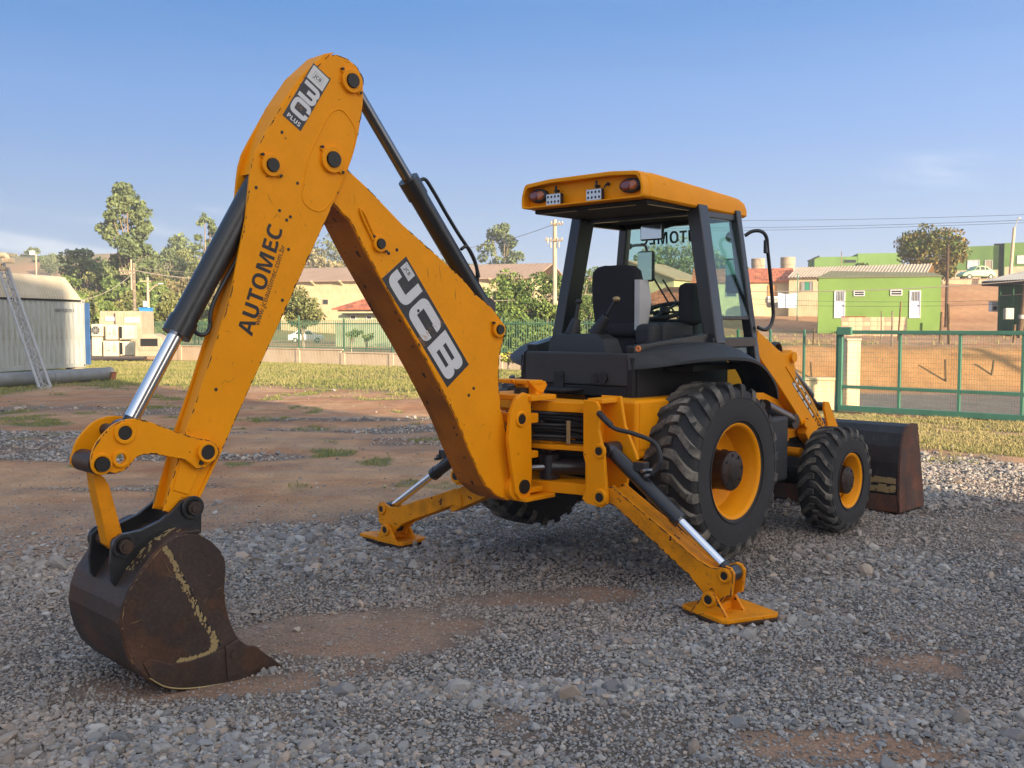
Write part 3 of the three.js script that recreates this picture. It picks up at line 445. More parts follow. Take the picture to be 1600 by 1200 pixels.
// --- fence on its low wall, across the left and middle
{
  const A = V(-20.5, 0, -55.9), B = V(4.5, 0, -38.6), L = A.distanceTo(B), rot = Math.atan2(-(B.z - A.z), B.x - A.x);
  const wl = thing('low_wall', 'low pinkish cream wall under the green bar fence', 'wall'); wl.position.copy(A); wl.rotation.y = rot;
  const n = 10, pl = L / n; for (let i = 0; i < n; i++) { const hh = i < 5 ? 0.78 - 0.015 * i : 0.60; part('panel', wl, [box3(i * pl + 0.14, (i + 1) * pl - 0.14, -0.15, hh - 0.03, -0.16, 0, 0.01)], W.kerb); part('coping', wl, [box3(i * pl, (i + 1) * pl, hh - 0.028, hh + 0.03, -0.2, 0.035, 0.01)], W.kerb); part('pilaster', wl, [box3(i * pl - 0.14, i * pl + 0.14, -0.15, hh - 0.03, -0.18, 0.03, 0.01)], W.kerb); }
  const barGreen = std({ color: lin(0.085, 0.17, 0.10), roughness: 0.6 }); const fc = thing('bar_fence', 'green metal bar fence standing on the low cream wall', 'fence'); fc.position.copy(A); fc.rotation.y = rot;
  const hh = (x) => (x < 5 * pl ? 0.78 : 0.63), bar = boxUV(box(0.022, 1.5, 0.022, 0, 0.75, 0, 0)), post = boxUV(box(0.07, 1.6, 0.07, 0, 0.8, 0, 0.005));
  const nb = 250; for (let i = 0; i < nb; i++) { const x = (i + 0.5) * L / nb, m = new THREE.Mesh(bar, barGreen); m.name = numbered('bar'); m.position.set(x, hh(x), -0.08); m.scale.y = 1 - (x < 5 * pl ? 0.1 : 0); fc.add(m); }
  for (let i = 0; i <= n; i++) { const m = new THREE.Mesh(post, barGreen); m.name = numbered('post'); m.position.set(i * pl, hh(i * pl + 0.01) - 0.02, -0.08); fc.add(m); }
  for (const y of [0.12, 1.28]) part('rail', fc, [box3(0, L, 0.66 + y, 0.70 + y, -0.10, -0.06, 0)], W.gateGreen);
}
// --- gate, mesh fence and pillar on the right
const gateLine = (px) => { const k = (px - 800) / 1560, d = 20.82, f = d / (0.67 * k + 0.74); return [k * f, f]; };
function meshPanel(o, x0, x1, y0, y1, step = 0.05, stepY = 0.1) { const l = []; for (let x = x0 + step / 2; x < x1; x += step) l.push(box3(x - 0.0016, x + 0.0016, y0, y1, -0.0016, 0.0016, 0)); for (let y = y0 + stepY / 2; y < y1; y += stepY) l.push(box3(x0, x1, y - 0.0016, y + 0.0016, 0.0018, 0.005, 0)); const m = part('wire_mesh', o, l, W.gateGreen); m.userData.kind = 'stuff'; return m; }
{
  const [ax, af] = gateLine(1312), [ex, ef] = gateLine(1640), F = front('sliding_gate', 'green framed wire mesh gate with two horizontal rails on the right', 'gate', 1312, af, 1640, ef);
  const L = F.w, y0 = 0.04, y1 = F.y(1450, 516.5), ym = F.y(1400, 608); const G = W.gateGreen;
  part('rail', F.o, [box3(-L / 2, L / 2, y1 - 0.08, y1, -0.04, 0.04)], G); part('rail', F.o, [box3(-L / 2, L / 2, ym - 0.03, ym + 0.04, -0.03, 0.03)], G); part('rail', F.o, [box3(-L / 2, L / 2, y0, y0 + 0.12, -0.05, 0.05)], G);
  part('end_post', F.o, [box3(-L / 2 - 0.02, -L / 2 + 0.07, y0, y1 - 0.08, -0.045, 0.045)], G); part('latch_box', F.o, [box3(-L / 2 - 0.02, -L / 2 + 0.30, y1 - 0.10, y1 + 0.07, 0.045, 0.13)], G);
  for (const px of [1406, 1500, 1599]) part('upright', F.o, [box3(F.x(px) - 0.03, F.x(px) + 0.03, y0 + 0.12, y1 - 0.08, -0.028, 0.028)], G);
  meshPanel(F.o, -L / 2 + 0.07, L / 2, y0 + 0.12, y1 - 0.08);
}
{
  const [ax, af] = gateLine(1150), [ex, ef] = gateLine(1309), F = front('mesh_fence', 'green wire mesh fence between the loader arm and the gate', 'fence', 1150, af, 1309, ef); const y1 = F.y(1250, 515);
  for (const x of [-F.w / 2, -F.w / 6, F.w / 6, F.w / 2 - 0.05]) part('post', F.o, [box3(x, x + 0.05, 0, y1, -0.06, -0.01)], W.gateGreen); meshPanel(F.o, -F.w / 2, F.w / 2, 0.05, y1, 0.055, 0.11);
}
{ const f = 22.9, o = thing('gate_pillar', 'cream concrete pillar just behind the left end of the gate', 'pillar'); o.position.set(bx(1331, f), 0, -f); part('shaft', o, [box(0.31, 1.60, 0.28, 0, 0.74, 0, 0.02)], W.kerb); part('cap', o, [box(0.34, 0.05, 0.31, 0, 1.565, 0, 0.015)], W.kerb);
  const w = thing('low_plinth', 'low cream wall beside the gate pillar, seen past the loader arm', 'wall'); w.position.set(bx(1278, 23), 0, -23); part('body', w, [box(0.72, 0.70, 0.25, 0, 0.28, 0, 0.02)], W.creamB); part('coping', w, [box(0.78, 0.06, 0.31, 0, 0.66, 0, 0.015)], W.creamB); }

// --- houses on the right
{
  const F = front('green_house', 'bright green single storey house with two white doors on the rise to the right', 'house', 1277, 77, 1468, 74.5), w2 = F.w / 2, g = 0.5;
  const yT = F.y(1370, 434), D = 5; part('wall', F.o, [box3(-w2, w2, g, yT, -D, 0, 0)], W.lime);
  part('roof', F.o, [loft([[[-w2 - 0.1, yT, 0.08], [w2 + 0.1, yT, 0.08], [w2 + 0.1, yT, -D - 0.1], [-w2 - 0.1, yT, -D - 0.1]], [[-w2 - 0.1, yT + 0.08, 0.08], [w2 + 0.1, yT + 0.08, 0.08], [w2 + 0.1, yT + 0.08, -D - 0.1], [-w2 - 0.1, yT + 0.08, -D - 0.1]], [[-w2 + 0.9, F.y(1320, 421), -2.4], [w2 - 0.3, F.y(1450, 424), -2.4], [w2 - 0.3, F.y(1450, 424), -2.6], [-w2 + 0.9, F.y(1320, 421), -2.6]]], true, 0.1)], W.roofGreen);
  for (const [a, b] of [[1302, 1319], [1419, 1436.5]]) { const d = opening(F, a, 454, b, 497, 'door', [W.white, W.doorBlue]); const ym = lerp(d.y0, d.y1, 0.62); const gl = part('pane', d.w, [box3(d.x0 + 0.14, d.x1 - 0.14, ym, d.y1 - 0.1, 0.03, 0.036, 0)], M.pane); for (let i = 1; i < 5; i++) part('bar', d.w, [box3(lerp(d.x0 + 0.12, d.x1 - 0.12, i / 5) - 0.015, lerp(d.x0 + 0.12, d.x1 - 0.12, i / 5) + 0.015, ym, d.y1 - 0.1, 0.04, 0.055, 0)], W.white); part('handle', d.w, [box3(d.x1 - 0.18, d.x1 - 0.12, lerp(d.y0, d.y1, 0.42), lerp(d.y0, d.y1, 0.47), 0.03, 0.07, 0)], M.pin); }
  for (const [a, b, c, d] of [[1332, 1349, 454.5, 463], [1389, 1407.5, 453, 462]]) { const q = opening(F, a, c, b, d, 'window', [W.white, M.pane]); part('bar', q.w, [box3(q.x0, q.x1, (q.y0 + q.y1) / 2 - 0.02, (q.y0 + q.y1) / 2 + 0.02, 0.03, 0.05, 0)], W.white); }
  const sx = F.x(1294), s1 = F.x(1312); for (let i = 0; i < 5; i++) part('step', F.o, [box3(sx + i * 0.19, s1, g + 0.19 * i, g + 0.19 * (i + 1), 0, 0.85, 0)], W.lime);
  part('plinth', F.o, [box3(F.x(1440), w2 + 0.03, g, F.y(1450, 504), 0, 0.12, 0)], W.lime);
}
{
  const F = front('block_wall', 'short unpainted cream block wall in front of the green house', 'wall', 1313, 58, 1416, 57), y1 = F.y(1360, 495.5), y0 = relief(bx(1360, 58), 58) - 0.2, n = 9, rows = 5, hh = (y1 - y0) / rows, bw = F.w / n;
  const geo = boxUV(box(bw - 0.012, hh - 0.012, 0.16, 0, 0, 0, 0.008));
  for (let r = 0; r < rows; r++) for (let i = 0; i < n; i++) { const m = new THREE.Mesh(geo, i % 3 || r % 2 ? W.block : W.cement); m.name = numbered('block'); m.position.set(-F.w / 2 + (i + 0.5) * bw + (r % 2 ? 0.03 : 0), y0 + (r + 0.5) * hh, -0.08); F.o.add(m); }
  part('mortar', F.o, [box3(-F.w / 2 + 0.02, F.w / 2 - 0.02, y0, y1 - 0.02, -0.13, -0.03, 0)], W.cement); part('coping', F.o, [box3(-F.w / 2, -F.w / 2 + F.w * 0.38, y1, y1 + 0.05, -0.2, 0.04)], W.tileDark);
}
{
  const F = front('terracotta_house', 'cream house with a terracotta tiled roof and orange shutters', 'house', 1085, 97, 1234, 95), y0 = 1.8, w2 = F.w / 2, yT = F.y(1180, 438), D = 7;
  part('wall', F.o, [box3(-w2, w2, y0, yT, -D, 0, 0)], W.cream); part('roof', F.o, [roofGable(-w2, w2, yT, F.y(1180, 417), -D, 0, 0.35)], W.tile);
  const q = opening(F, 1198, 446, 1212, 464, 'window', [W.shutter, M.pane]); for (const k of [0, 1]) part('shutter', q.w, [box3(lerp(q.x0, q.x1, k * 0.5) + 0.03, lerp(q.x0, q.x1, k * 0.5 + 0.5) - 0.03, q.y0 + 0.03, q.y1 - 0.03, 0.035, 0.065, 0)], W.shutter);
  opening(F, 1133, 449, 1150, 464, 'window', [W.frameGrey, M.pane]);
}
for (const [k, px0, px1, top] of [['left', 1172, 1193, 405], ['right', 1217.5, 1240, 403]]) { const f = 101, o = thing('water_tank', k + ' of two round concrete water tanks above the terracotta roof', 'water tank', 'round water tanks'); o.position.set(bx((px0 + px1) / 2, f), 0, -f); const r = (px1 - px0) / 2 / 1560 * f, y = by(top, f); part('tank_ring', o, [cyl([0, 2, 0], [0, y - 0.75, 0], r * 0.97, r * 0.97, 28)], W.cement); part('tank_ring', o, [cyl([0, y - 0.73, 0], [0, y - 0.08, 0], r, r, 28)], W.cement); part('lid', o, [cyl([0, y - 0.08, 0], [0, y, 0], r * 1.04, r * 1.0, 28)], W.cement); }
{
  const F = front('corrugated_house', 'pale house with a ribbed sheet roof and a small green paned window', 'house', 1231, 94, 1300, 92), y0 = 1.8, w2 = F.w / 2, yT = F.y(1260, 434), D = 6;
  part('wall', F.o, [box3(-w2, w2 + 6, y0, yT, -D, 0, 0)], W.creamB); part('roof', F.o, [...corrugated(-w2 - 0.1, w2 + 8, [yT + 0.02, 0.35], [F.y(1260, 415), -3.2], 0.28, 0.035), ...corrugated(-w2 - 0.1, w2 + 8, [yT + 0.02, -D - 0.3], [F.y(1260, 415), -3.2], 0.28, 0.035)], W.sheet);
  const q = opening(F, 1250, 440, 1269, 455, 'window', [W.cement, M.pane]); part('curtain', q.w, [box3(lerp(q.x0, q.x1, 0.33), lerp(q.x0, q.x1, 0.66), q.y0 + 0.06, q.y1 - 0.06, 0.032, 0.04, 0)], std({ color: lin(0.05, 0.30, 0.17), roughness: 0.6 })); part('curtain', q.w, [box3(lerp(q.x0, q.x1, 0.08), lerp(q.x0, q.x1, 0.30), q.y0 + 0.06, q.y1 - 0.06, 0.032, 0.04, 0)], W.frameGrey); part('curtain', q.w, [box3(lerp(q.x0, q.x1, 0.70), lerp(q.x0, q.x1, 0.94), q.y0 + 0.06, q.y1 - 0.06, 0.032, 0.04, 0)], W.frameGrey);
}
{ const f = 90, o = thing('hanging_blanket', 'pale blue checked blanket hanging on a line before the cream house', 'blanket'); o.position.set(bx(1229, f), by(481, f), -f); const t = canvasTex(256, 256, (c, w, hh) => { c.fillStyle = '#e4e8ea'; c.fillRect(0, 0, w, hh); c.globalAlpha = 0.45; for (let i = 0; i < 5; i++) { c.fillStyle = i % 2 ? '#8fa6c8' : '#aebccb'; c.fillRect(i * 54, 0, 26, hh); c.fillRect(0, i * 54, w, 26); } });
  const rows = []; for (let j = 0; j <= 6; j++) { const r = []; for (let i = 0; i <= 18; i++) r.push([lerp(-0.85, 0.85, i / 18) * (1 - 0.0 * j), lerp(0, 1.35, j / 6) - 0.12 * Math.sin(i / 18 * Math.PI) * (j / 6), 0.07 * Math.sin(i * 1.1) * (1 - j / 8)]); rows.push(r); }
  const back = rows.map((r) => r.map(([x, y, z]) => [x, y, z - 0.012])).reverse(); const g = join([loft(rows, false, 2, false), loft(back, false, 2, false)]); const u = g.attributes.uv, p = g.attributes.position; for (let i = 0; i < u.count; i++) u.setXY(i, p.getX(i) / 1.7 + 0.5, p.getY(i) / 1.35); const m = new THREE.Mesh(g, std({ map: t, roughness: 0.9 })); m.name = 'cloth'; o.add(m); part('line', o, [cyl([-2, 1.36, 0], [1.2, 1.36, 0], 0.012, 0.012, 6)], W.cable); }
{ const f = 89, o = thing('clothes_pole', 'thin green pole beside the checked blanket', 'pole'); part('shaft', o, [cyl([bx(1244.5, f), 1.5, -f], [bx(1244.5, f), by(429, f), -f], 0.045, 0.045, 8)], W.gateGreen); part('cap', o, [box(0.22, 0.06, 0.1, bx(1245, f), by(429, f), -f)], W.gateGreen); }
{ const f = 93, o = thing('parked_trailer', 'small dark covered trailer in front of the orange shuttered window', 'trailer'); o.position.set(bx(1205, f), by(481, f), -f); part('body', o, [box(1.1, 0.5, 0.9, 0, 0.65, 0, 0.08)], W.tin); part('cover', o, [box(1.0, 0.16, 0.8, 0, 0.97, 0, 0.05)], W.white); for (const x of [-0.35, 0.35]) part('wheel', o, [cyl([x, 0.25, 0.3], [x, 0.25, 0.46], 0.25)], M.sidewall); }
{
  const F = front('long_green_building', 'long low green building behind the ribbed roof and the mango tree', 'building', 1270, 132, 1405, 130), w2 = F.w / 2; part('wall', F.o, [box3(-w2, w2 * 0.0, 2, F.y(1300, 402), -8, 0, 0), box3(w2 * 0.0, w2, 2, F.y(1370, 396.5), -8, 0.05, 0)], W.limeFar);
  part('roof', F.o, [beam([-w2 - 0.9, F.y(1275, 409), 0.1], [-w2 + 0.6, F.y(1283, 401), 0.1], 0.1, 0.2)], M.under); for (const [a, b] of [[1315, 1335], [1350, 1370]]) opening(F, a, 406, b, 412, 'window', [W.limeFar, M.pane]);
}
{
  const F = front('green_building', 'large green building with white shutters at the far right', 'building', 1478, 127, 1650, 121), w2 = F.w / 2, yb = 6, xs = F.x(1556), x2 = F.x(1565);
  part('wall', F.o, [box3(-w2, xs, yb, F.y(1510, 386), -9, 0, 0)], W.limeFar); part('wall', F.o, [box3(x2, w2, yb, F.y(1600, 380), -9, 0.5, 0)], W.limeFar); part('recess', F.o, [box3(xs, x2, yb, F.y(1560, 381), -9, -0.6, 0)], W.darkGreen); part('roof', F.o, [box3(xs - 0.6, x2, F.y(1560, 384), F.y(1560, 381), -8, -0.4, 0)], M.under);
  for (const [a, b, c, d] of [[1508, 1526.5, 407, 420.5], [1585, 1612, 400, 413]]) { const q = opening(F, a, c, b, d, 'shutter', [W.white, W.white], a > 1560 ? 0.5 : 0); for (let i = 1; i < 5; i++) part('slat', q.w, [box3(q.x0 + 0.1, q.x1 - 0.1, lerp(q.y0, q.y1, i / 5) - 0.015, lerp(q.y0, q.y1, i / 5) + 0.015, (a > 1560 ? 0.5 : 0) + 0.03, (a > 1560 ? 0.5 : 0) + 0.045, 0)], W.white); }
  opening(F, 1535, 407, 1547, 424, 'door', [W.white, W.shell]);
  const R = front('retaining_wall', 'cream block retaining wall under the large green building', 'wall', 1470, 121, 1660, 115), r2 = R.w / 2; part('wall', R.o, [box3(-r2, R.x(1556), 4, R.y(1510, 423), -0.4, 0, 0)], W.block); part('wall', R.o, [box3(R.x(1566), r2, 4, R.y(1600, 417), -0.4, 0.3, 0)], W.block); for (let i = 1; i < 9; i++) part('joint', R.o, [box3(lerp(-r2, R.x(1556), i / 9) - 0.02, lerp(-r2, R.x(1556), i / 9) + 0.02, 5.5, R.y(1510, 424), 0, 0.03, 0)], W.cement);
  const R2 = front('earth_wall', 'lower cream wall edging the slope below the parked green car', 'wall', 1470, 108, 1560, 106); part('wall', R2.o, [box3(-R2.w / 2, R2.w / 2, R2.y(1510, 450), R2.y(1510, 437), -0.3, 0, 0)], W.block); part('coping', R2.o, [box3(-R2.w / 2, R2.w / 2, R2.y(1510, 437), R2.y(1510, 436), -0.35, 0.05, 0)], W.cement);
}
{
  const F = front('dark_shed', 'dark green shed under a grey ribbed roof at the right edge', 'shed', 1557, 61, 1660, 57), w2 = F.w / 2, y0 = 0.7, yT = F.y(1580, 446);
  part('wall', F.o, [box3(-w2, w2, y0, yT, -4, 0, 0)], W.darkGreen); part('roof', F.o, corrugated(-w2 - 0.5, w2, [F.y(1560, 440), 0.9], [F.y(1560, 424) + 0.2, -3.4], 0.2, 0.03), W.tin); part('fascia', F.o, [box3(-w2 - 0.5, w2, F.y(1560, 447), F.y(1560, 441), 0.82, 0.86, 0), box3(-w2 - 0.48, -w2 - 0.44, F.y(1560, 447), F.y(1560, 440), -3, 0.8, 0)], M.under);
  for (const x of [F.x(1572), F.x(1592)]) part('post', F.o, [box3(x - 0.05, x + 0.05, y0, yT, 0.6, 0.7)], W.darkGreen); part('pipe', F.o, [cyl([-w2, F.y(1570, 462), 0.05], [w2, F.y(1590, 458), 0.05], 0.02, 0.02, 6)], W.cablePale);
  const A = thing('washing_machine', 'old white washing machine by the corner of the dark green shed', 'washing machine'); A.position.set(bx(1550, 62), by(487, 62), -62); part('casing', A, [box(0.42, 0.6, 0.4, 0, 0.3, 0, 0.02)], W.white); part('door', A, [cyl([0, 0.22, 0.2], [0, 0.22, 0.22], 0.13)], M.pane); part('shelf', A, [box(0.5, 0.04, 0.45, 0, 0.62, 0)], W.frameGrey);
  const Bx = thing('grey_cabinet', 'light grey cabinet standing against the dark green shed', 'cabinet'); Bx.position.set(bx(1574, 58.6), by(499, 58.6), -58.6); part('casing', Bx, [box(0.5, 0.66, 0.3, 0, 0.33, 0, 0.02)], W.tin); part('door', Bx, [box(0.42, 0.56, 0.02, 0, 0.33, 0.155, 0.005)], W.tin);
}
function car(name, label, color, px, py, f, len, turn, prof, win) {
  const o = thing(name, label, 'car'); o.position.set(bx(px, f), by(py, f), -f); o.rotation.y = turn; const s = len / 4;
  const body = new THREE.ExtrudeGeometry(shapeOf(prof.map(([x, y]) => [x * s, y * s])), { depth: 1.45 * s, bevelThickness: 0.1 * s, bevelSize: 0.08 * s, bevelOffset: -0.08 * s, bevelSegments: 3 }); body.translate(0, 0, -0.72 * s); part('body', o, [body], color);
  for (const w of win) part('window', o, [plate(w.map(([x, y]) => [x * s, y * s]), 0.03, 0).translate(0, 0, 0.815 * s)], M.pane);
  for (const x of [-1.2, 1.25]) for (const z of [-0.7, 0.72]) { const w = part('wheel', o, [cyl([x * s, 0.3 * s, (z - 0.1) * s], [x * s, 0.3 * s, (z + 0.13) * s], 0.3 * s)], M.sidewall); part('hub_cap', w, [cyl([x * s, 0.3 * s, (z + 0.13) * s], [x * s, 0.3 * s, (z + 0.14) * s], 0.16 * s)], W.frameGrey); }
  return o;
}
car('parked_car', 'white car parked behind the green bar fence', W.carWhite, 478, 535.5, 104, 3.7, 0.25, [[-1.95, 0.3], [1.9, 0.3], [2.0, 0.55], [1.85, 0.82], [1.0, 0.95], [0.45, 1.38], [-0.9, 1.42], [-1.5, 1.0], [-1.95, 0.9], [-2.0, 0.55]], [[[-0.8, 1.32], [-0.2, 1.32], [-0.2, 0.98], [-1.25, 0.98]], [[-0.1, 1.32], [0.4, 1.30], [0.82, 0.96], [-0.1, 0.96]]]);
car('vintage_car', 'light green rounded vintage car parked below the large green building', W.carGreen, 1522, 437.5, 110.5, 3.9, 0.05, [[-1.95, 0.35], [1.9, 0.3], [1.98, 0.5], [1.75, 0.9], [1.3, 1.15], [0.85, 1.46], [0.2, 1.56], [-0.35, 1.46], [-0.75, 1.02], [-1.3, 0.92], [-1.8, 0.72], [-2.0, 0.5]], [[[-0.6, 1.06], [-0.3, 1.38], [-0.05, 1.42], [-0.05, 1.06]], [[0.05, 1.06], [0.05, 1.44], [0.5, 1.4], [0.55, 1.06]], [[0.65, 1.06], [0.62, 1.38], [0.85, 1.3], [1.1, 1.08]]]);

// --- buildings behind the fence
{
  const F = front('cream_hall', 'long cream hall with a brown roof behind the boom', 'building', 440, 140, 830, 128), w2 = F.w / 2, y0 = -0.2, yT = F.y(640, 436), D = 14;
  part('wall', F.o, [box3(-w2, w2, y0, yT, -D, 0, 0)], W.cream); part('roof', F.o, [roofGable(-w2, w2, yT, F.y(640, 411), -D, 0, 0.8)], W.brownRoof); for (let i = 0; i < 9; i++) { const x = lerp(-w2 + 1, w2 - 1, i / 8); part('bracket', F.o, [sidePl([[0, 0], [0.9, 0], [0.9, -0.15], [0, -0.7]], -0.15, 0.15, 0).applyMatrix4(new THREE.Matrix4().makeBasis(V(0, 0, 1), V(0, 1, 0), V(-1, 0, 0)).setPosition(x, yT - 0.1, 0))], W.creamB); }
  opening(F, 505, 468, 514, 476, 'window', [W.cement, M.pane]); opening(F, 770, 455, 782, 466, 'window', [W.cement, M.pane]);
}
{
  const F = front('orange_roof_house', 'small pale green house with an orange hipped roof behind the bar fence', 'house', 529, 98, 640, 96), w2 = F.w / 2, yT = F.y(570, 484); part('wall', F.o, [box3(-w2, w2, -0.2, yT, -6, 0, 0)], W.paleGreen); part('upper_wall', F.o, [box3(-w2 - 0.03, w2 + 0.03, F.y(570, 490), yT + 0.02, -6, 0.05, 0)], W.creamB); part('roof', F.o, [hip(-w2, w2, -6, 0, yT, F.y(590, 459), 3.0, 0.5)], W.tile);
  part('awning', F.o, [box3(F.x(541), w2 + 0.3, F.y(560, 491), F.y(560, 489.5), 0, 0.9, 0)], M.under); for (const [a, b] of [[548, 557], [573, 582]]) opening(F, a, 493, b, 499, 'window', [W.white, M.pane]);
  const Wl = front('garden_wall', 'pale green garden wall with a cream top below the orange roofed house', 'wall', 524, 88, 660, 84); part('wall', Wl.o, [box3(-Wl.w / 2, Wl.w / 2, -0.2, Wl.y(580, 506), -0.2, 0, 0)], W.paleGreen); part('coping', Wl.o, [box3(-Wl.w / 2, Wl.w / 2, Wl.y(580, 506), Wl.y(580, 501), -0.25, 0.05, 0)], W.creamB);
}
{
  const F = front('gable_house', 'cream gabled house seen through the cab beside the seat', 'house', 915, 118, 1052, 112), w2 = F.w / 2, yT = F.y(960, 438); part('wall', F.o, [box3(-w2, w2, 0, yT, -9, 0, 0), loft([[[-w2, yT, 0], [w2, yT, 0], [F.x(985), F.y(985, 411), 0]], [[-w2, yT, -9], [w2, yT, -9], [F.x(985), F.y(985, 411), -9]]], true, 0.1)], W.cream);
  part('roof', F.o, [beam([-w2 - 0.4, yT - 0.1, -4.4], [F.x(985), F.y(985, 409), -4.4], 10, 0.16), beam([F.x(985), F.y(985, 409), -4.4], [w2 + 0.4, yT - 0.1, -4.4], 10, 0.16)], W.brownRoof);
  const H = front('tiled_house', 'low house with a wide terracotta roof seen through the cab glass', 'house', 985, 99, 1080, 96), h2 = H.w / 2, t = H.y(1030, 476); part('wall', H.o, [box3(-h2, h2, 0.5, t, -7, 0, 0)], W.creamB); part('roof', H.o, [hip(-h2, h2, -7, 0, t, H.y(1030, 447), 2.4, 0.4)], W.tile); opening(H, 1010, 482, 1022, 492, 'window', [W.white, M.pane]);
}

// --- poles and wires

function pole(label, px, top, base, f, r, mat, arms = [], group) {
  const o = thing('utility_pole', label, 'utility pole', group); o.position.set(bx(px, f), 0, -f); const y0 = base, y1 = by(top, f); part('shaft', o, [cyl([0, y0, 0], [0, y1, 0], r * 1.15, r * 0.85, 12)], mat);
  for (const [py, w, dx = 0] of arms) { const y = by(py, f), a = part('crossarm', o, [box(w, 0.1, 0.1, dx, y, r + 0.05)], W.wood); for (const k of [-0.45, -0.2, 0.2, 0.45]) part('insulator', a, [cyl([dx + k * w, y + 0.05, r + 0.05], [dx + k * w, y + 0.17, r + 0.05], 0.045, 0.03, 8)], W.post); } return o;
}
{ const f = 58, o = pole('concrete utility pole with two crossarms behind the cab', 866.5, 345, 0, f, 0.13, W.post, [[352, 0.7, 0.1], [377, 1.0, -0.05]]); part('transformer_gear', o, [[-0.42, 376], [-0.25, 383], [0.22, 382]].map(([x, y]) => cyl([x, by(y + 6, f), 0.2], [x, by(y - 3, f), 0.2], 0.05, 0.05, 8)), W.frameGrey); }
pole('brown wooden utility pole with wires among the trees on the left', 212, 412, -0.2, 72, 0.12, W.wood, [[424, 1.1, -0.45], [429, 1.0, -0.4]]);
pole('grey utility pole standing just behind the brown one on the left', 208, 406, -0.2, 90, 0.08, W.post, [[428, 0.8]]);
{ const f = 62, o = thing('street_lamp', 'street lamp with a curved arm on the left beyond the scrap', 'street lamp'); part('shaft', o, [cyl([bx(234, f), -0.2, -f], [bx(233, f), by(434, f), -f], 0.1, 0.075, 10)], W.post); part('arm', o, [tube([[bx(236, f), by(456, f), -f + 0.1], [bx(244, f), by(449, f), -f + 0.2], [bx(252, f), by(444.5, f), -f + 0.3]], 0.04, 16)], W.post); part('lamp_head', o, [box(0.3, 0.07, 0.18, bx(256, f), by(444, f), -f + 0.3, 0.03)], W.white); part('meter_box', o, [box(0.2, 0.34, 0.15, bx(230, f), by(475, f), -f + 0.15)], W.white); part('crossarm', o, [box(0.7, 0.06, 0.06, bx(231, f), by(440, f), -f + 0.12)], W.post); }
{ const f = 75, o = thing('flood_light', 'small flood light on a thin pole above the container', 'flood light'); part('shaft', o, [cyl([bx(60.5, f), 0, -f], [bx(60.5, f), by(399, f), -f], 0.05, 0.05, 8)], W.post); part('lamp_head', o, [box(0.34, 0.3, 0.2, bx(55, f), by(396, f), -f)], W.white); part('bracket', o, [box(0.4, 0.06, 0.06, bx(58, f), by(399, f), -f)], W.frameGrey); }
{ const f = 84; pole('dark wooden utility pole in front of the mango tree', 1477, 383, 1.0, f, 0.13, std({ map: rep(T.bark, 1.2), color: lin(0.35, 0.25, 0.2), roughness: 0.9 })); }
{ const f = 104, o = thing('street_lamp', 'concrete street lamp rising beside the large green building', 'street lamp'); part('shaft', o, [cyl([bx(1573, f), 4.5, -f], [bx(1579, f), by(357, f), -f], 0.2, 0.14, 12)], W.post); part('arm', o, [tube([[bx(1580, f), by(358, f), -f], [bx(1582, f), by(350, f), -f], [bx(1585, f), by(343.5, f), -f]], 0.05, 12)], W.frameGrey); part('lamp_head', o, [box(0.34, 0.12, 0.2, bx(1586.5, f), by(342.5, f), -f, 0.04)], W.frameGrey); }
{ const f = 95; pole('thin dark pole standing before the long green building', 1312, 393, 2, f, 0.05, W.wood); }
{ const f = 52, o = thing('wooden_pole', 'leaning pale wooden pole at the right edge by the dark shed', 'pole'); part('shaft', o, [cyl([bx(1592, f), 1.0, -f], [bx(1601, f), by(424, f), -f], 0.13, 0.1, 12)], W.woodPale); part('band', o, [cyl([bx(1594, f), by(498, f), -f], [bx(1594.2, f), by(492, f), -f], 0.135, 0.135, 12)], W.frameGrey); }
{ const f = 5.4, x = 33.9, o = thing('utility_pole', 'utility pole right of the view whose crossed shadow lies on the earth bank', 'utility pole'); o.position.set(x, 0, -f); part('shaft', o, [cyl([0, 0, 0], [0, 8.6, 0], 0.17, 0.13, 12)], W.post); part('crossarm', o, [beam([-1.1, 8.1, -0.35], [1.1, 8.1, 0.35], 0.14, 0.14)], W.wood); }
const fp = [[1393, 487, 536, 31.4, 0.03], [1404.5, 472, 512, 40, 0.035], [1376, 487, 505, 44, 0.03], [1481, 476, 526, 34, 0.055], [1469, 488, 516, 36, 0.045], [1271, 514, 541, 32, 0.03], [1268, 566, 590, 29.4, 0.03], [1478, 562, 596, 28.9, 0.035], [1552, 563, 596, 28.9, 0.035], [1584, 508, 514, 38, 0.05]];
const fpl = ['thin dark stake on the bank edge in front of the block wall', 'pale leaning stake between the block wall and the right white door', 'short dark stake at the top of the block wall', 'thick pale post alone at the top of the bank on the right', 'leaning post at the right corner of the green house', 'short leaning stake in the grass left of the gate', 'pale stake at the foot of the bank left of the gate', 'pale stake at the foot of the bank, seen through the middle of the gate', 'pale stake at the foot of the bank, seen through the right of the gate', 'short white stub on the ground by the grey cabinet'];
fp.forEach(([px, t, b, f, r], i) => { const o = thing('fence_stake', fpl[i], 'stake', 'stakes along the bank'); const y0 = relief(bx(px, f), f) - 0.15; part('stake', o, [cyl([bx(px - 2.2 * Math.sin(i * 1.7), f), y0, -f], [bx(px + 1.2 * Math.sin(i * 1.7), f), by(t, f), -f], r * 1.1, r * 0.9, 8)], i === 0 || i === 2 ? W.wood : W.woodPale); part('top', o, [cyl([bx(px + 1.2 * Math.sin(i * 1.7), f), by(t, f), -f], [bx(px + 1.2 * Math.sin(i * 1.7), f), by(t, f) + r * 0.5, -f], r * 0.9, r * 0.4, 8)], W.woodPale); });
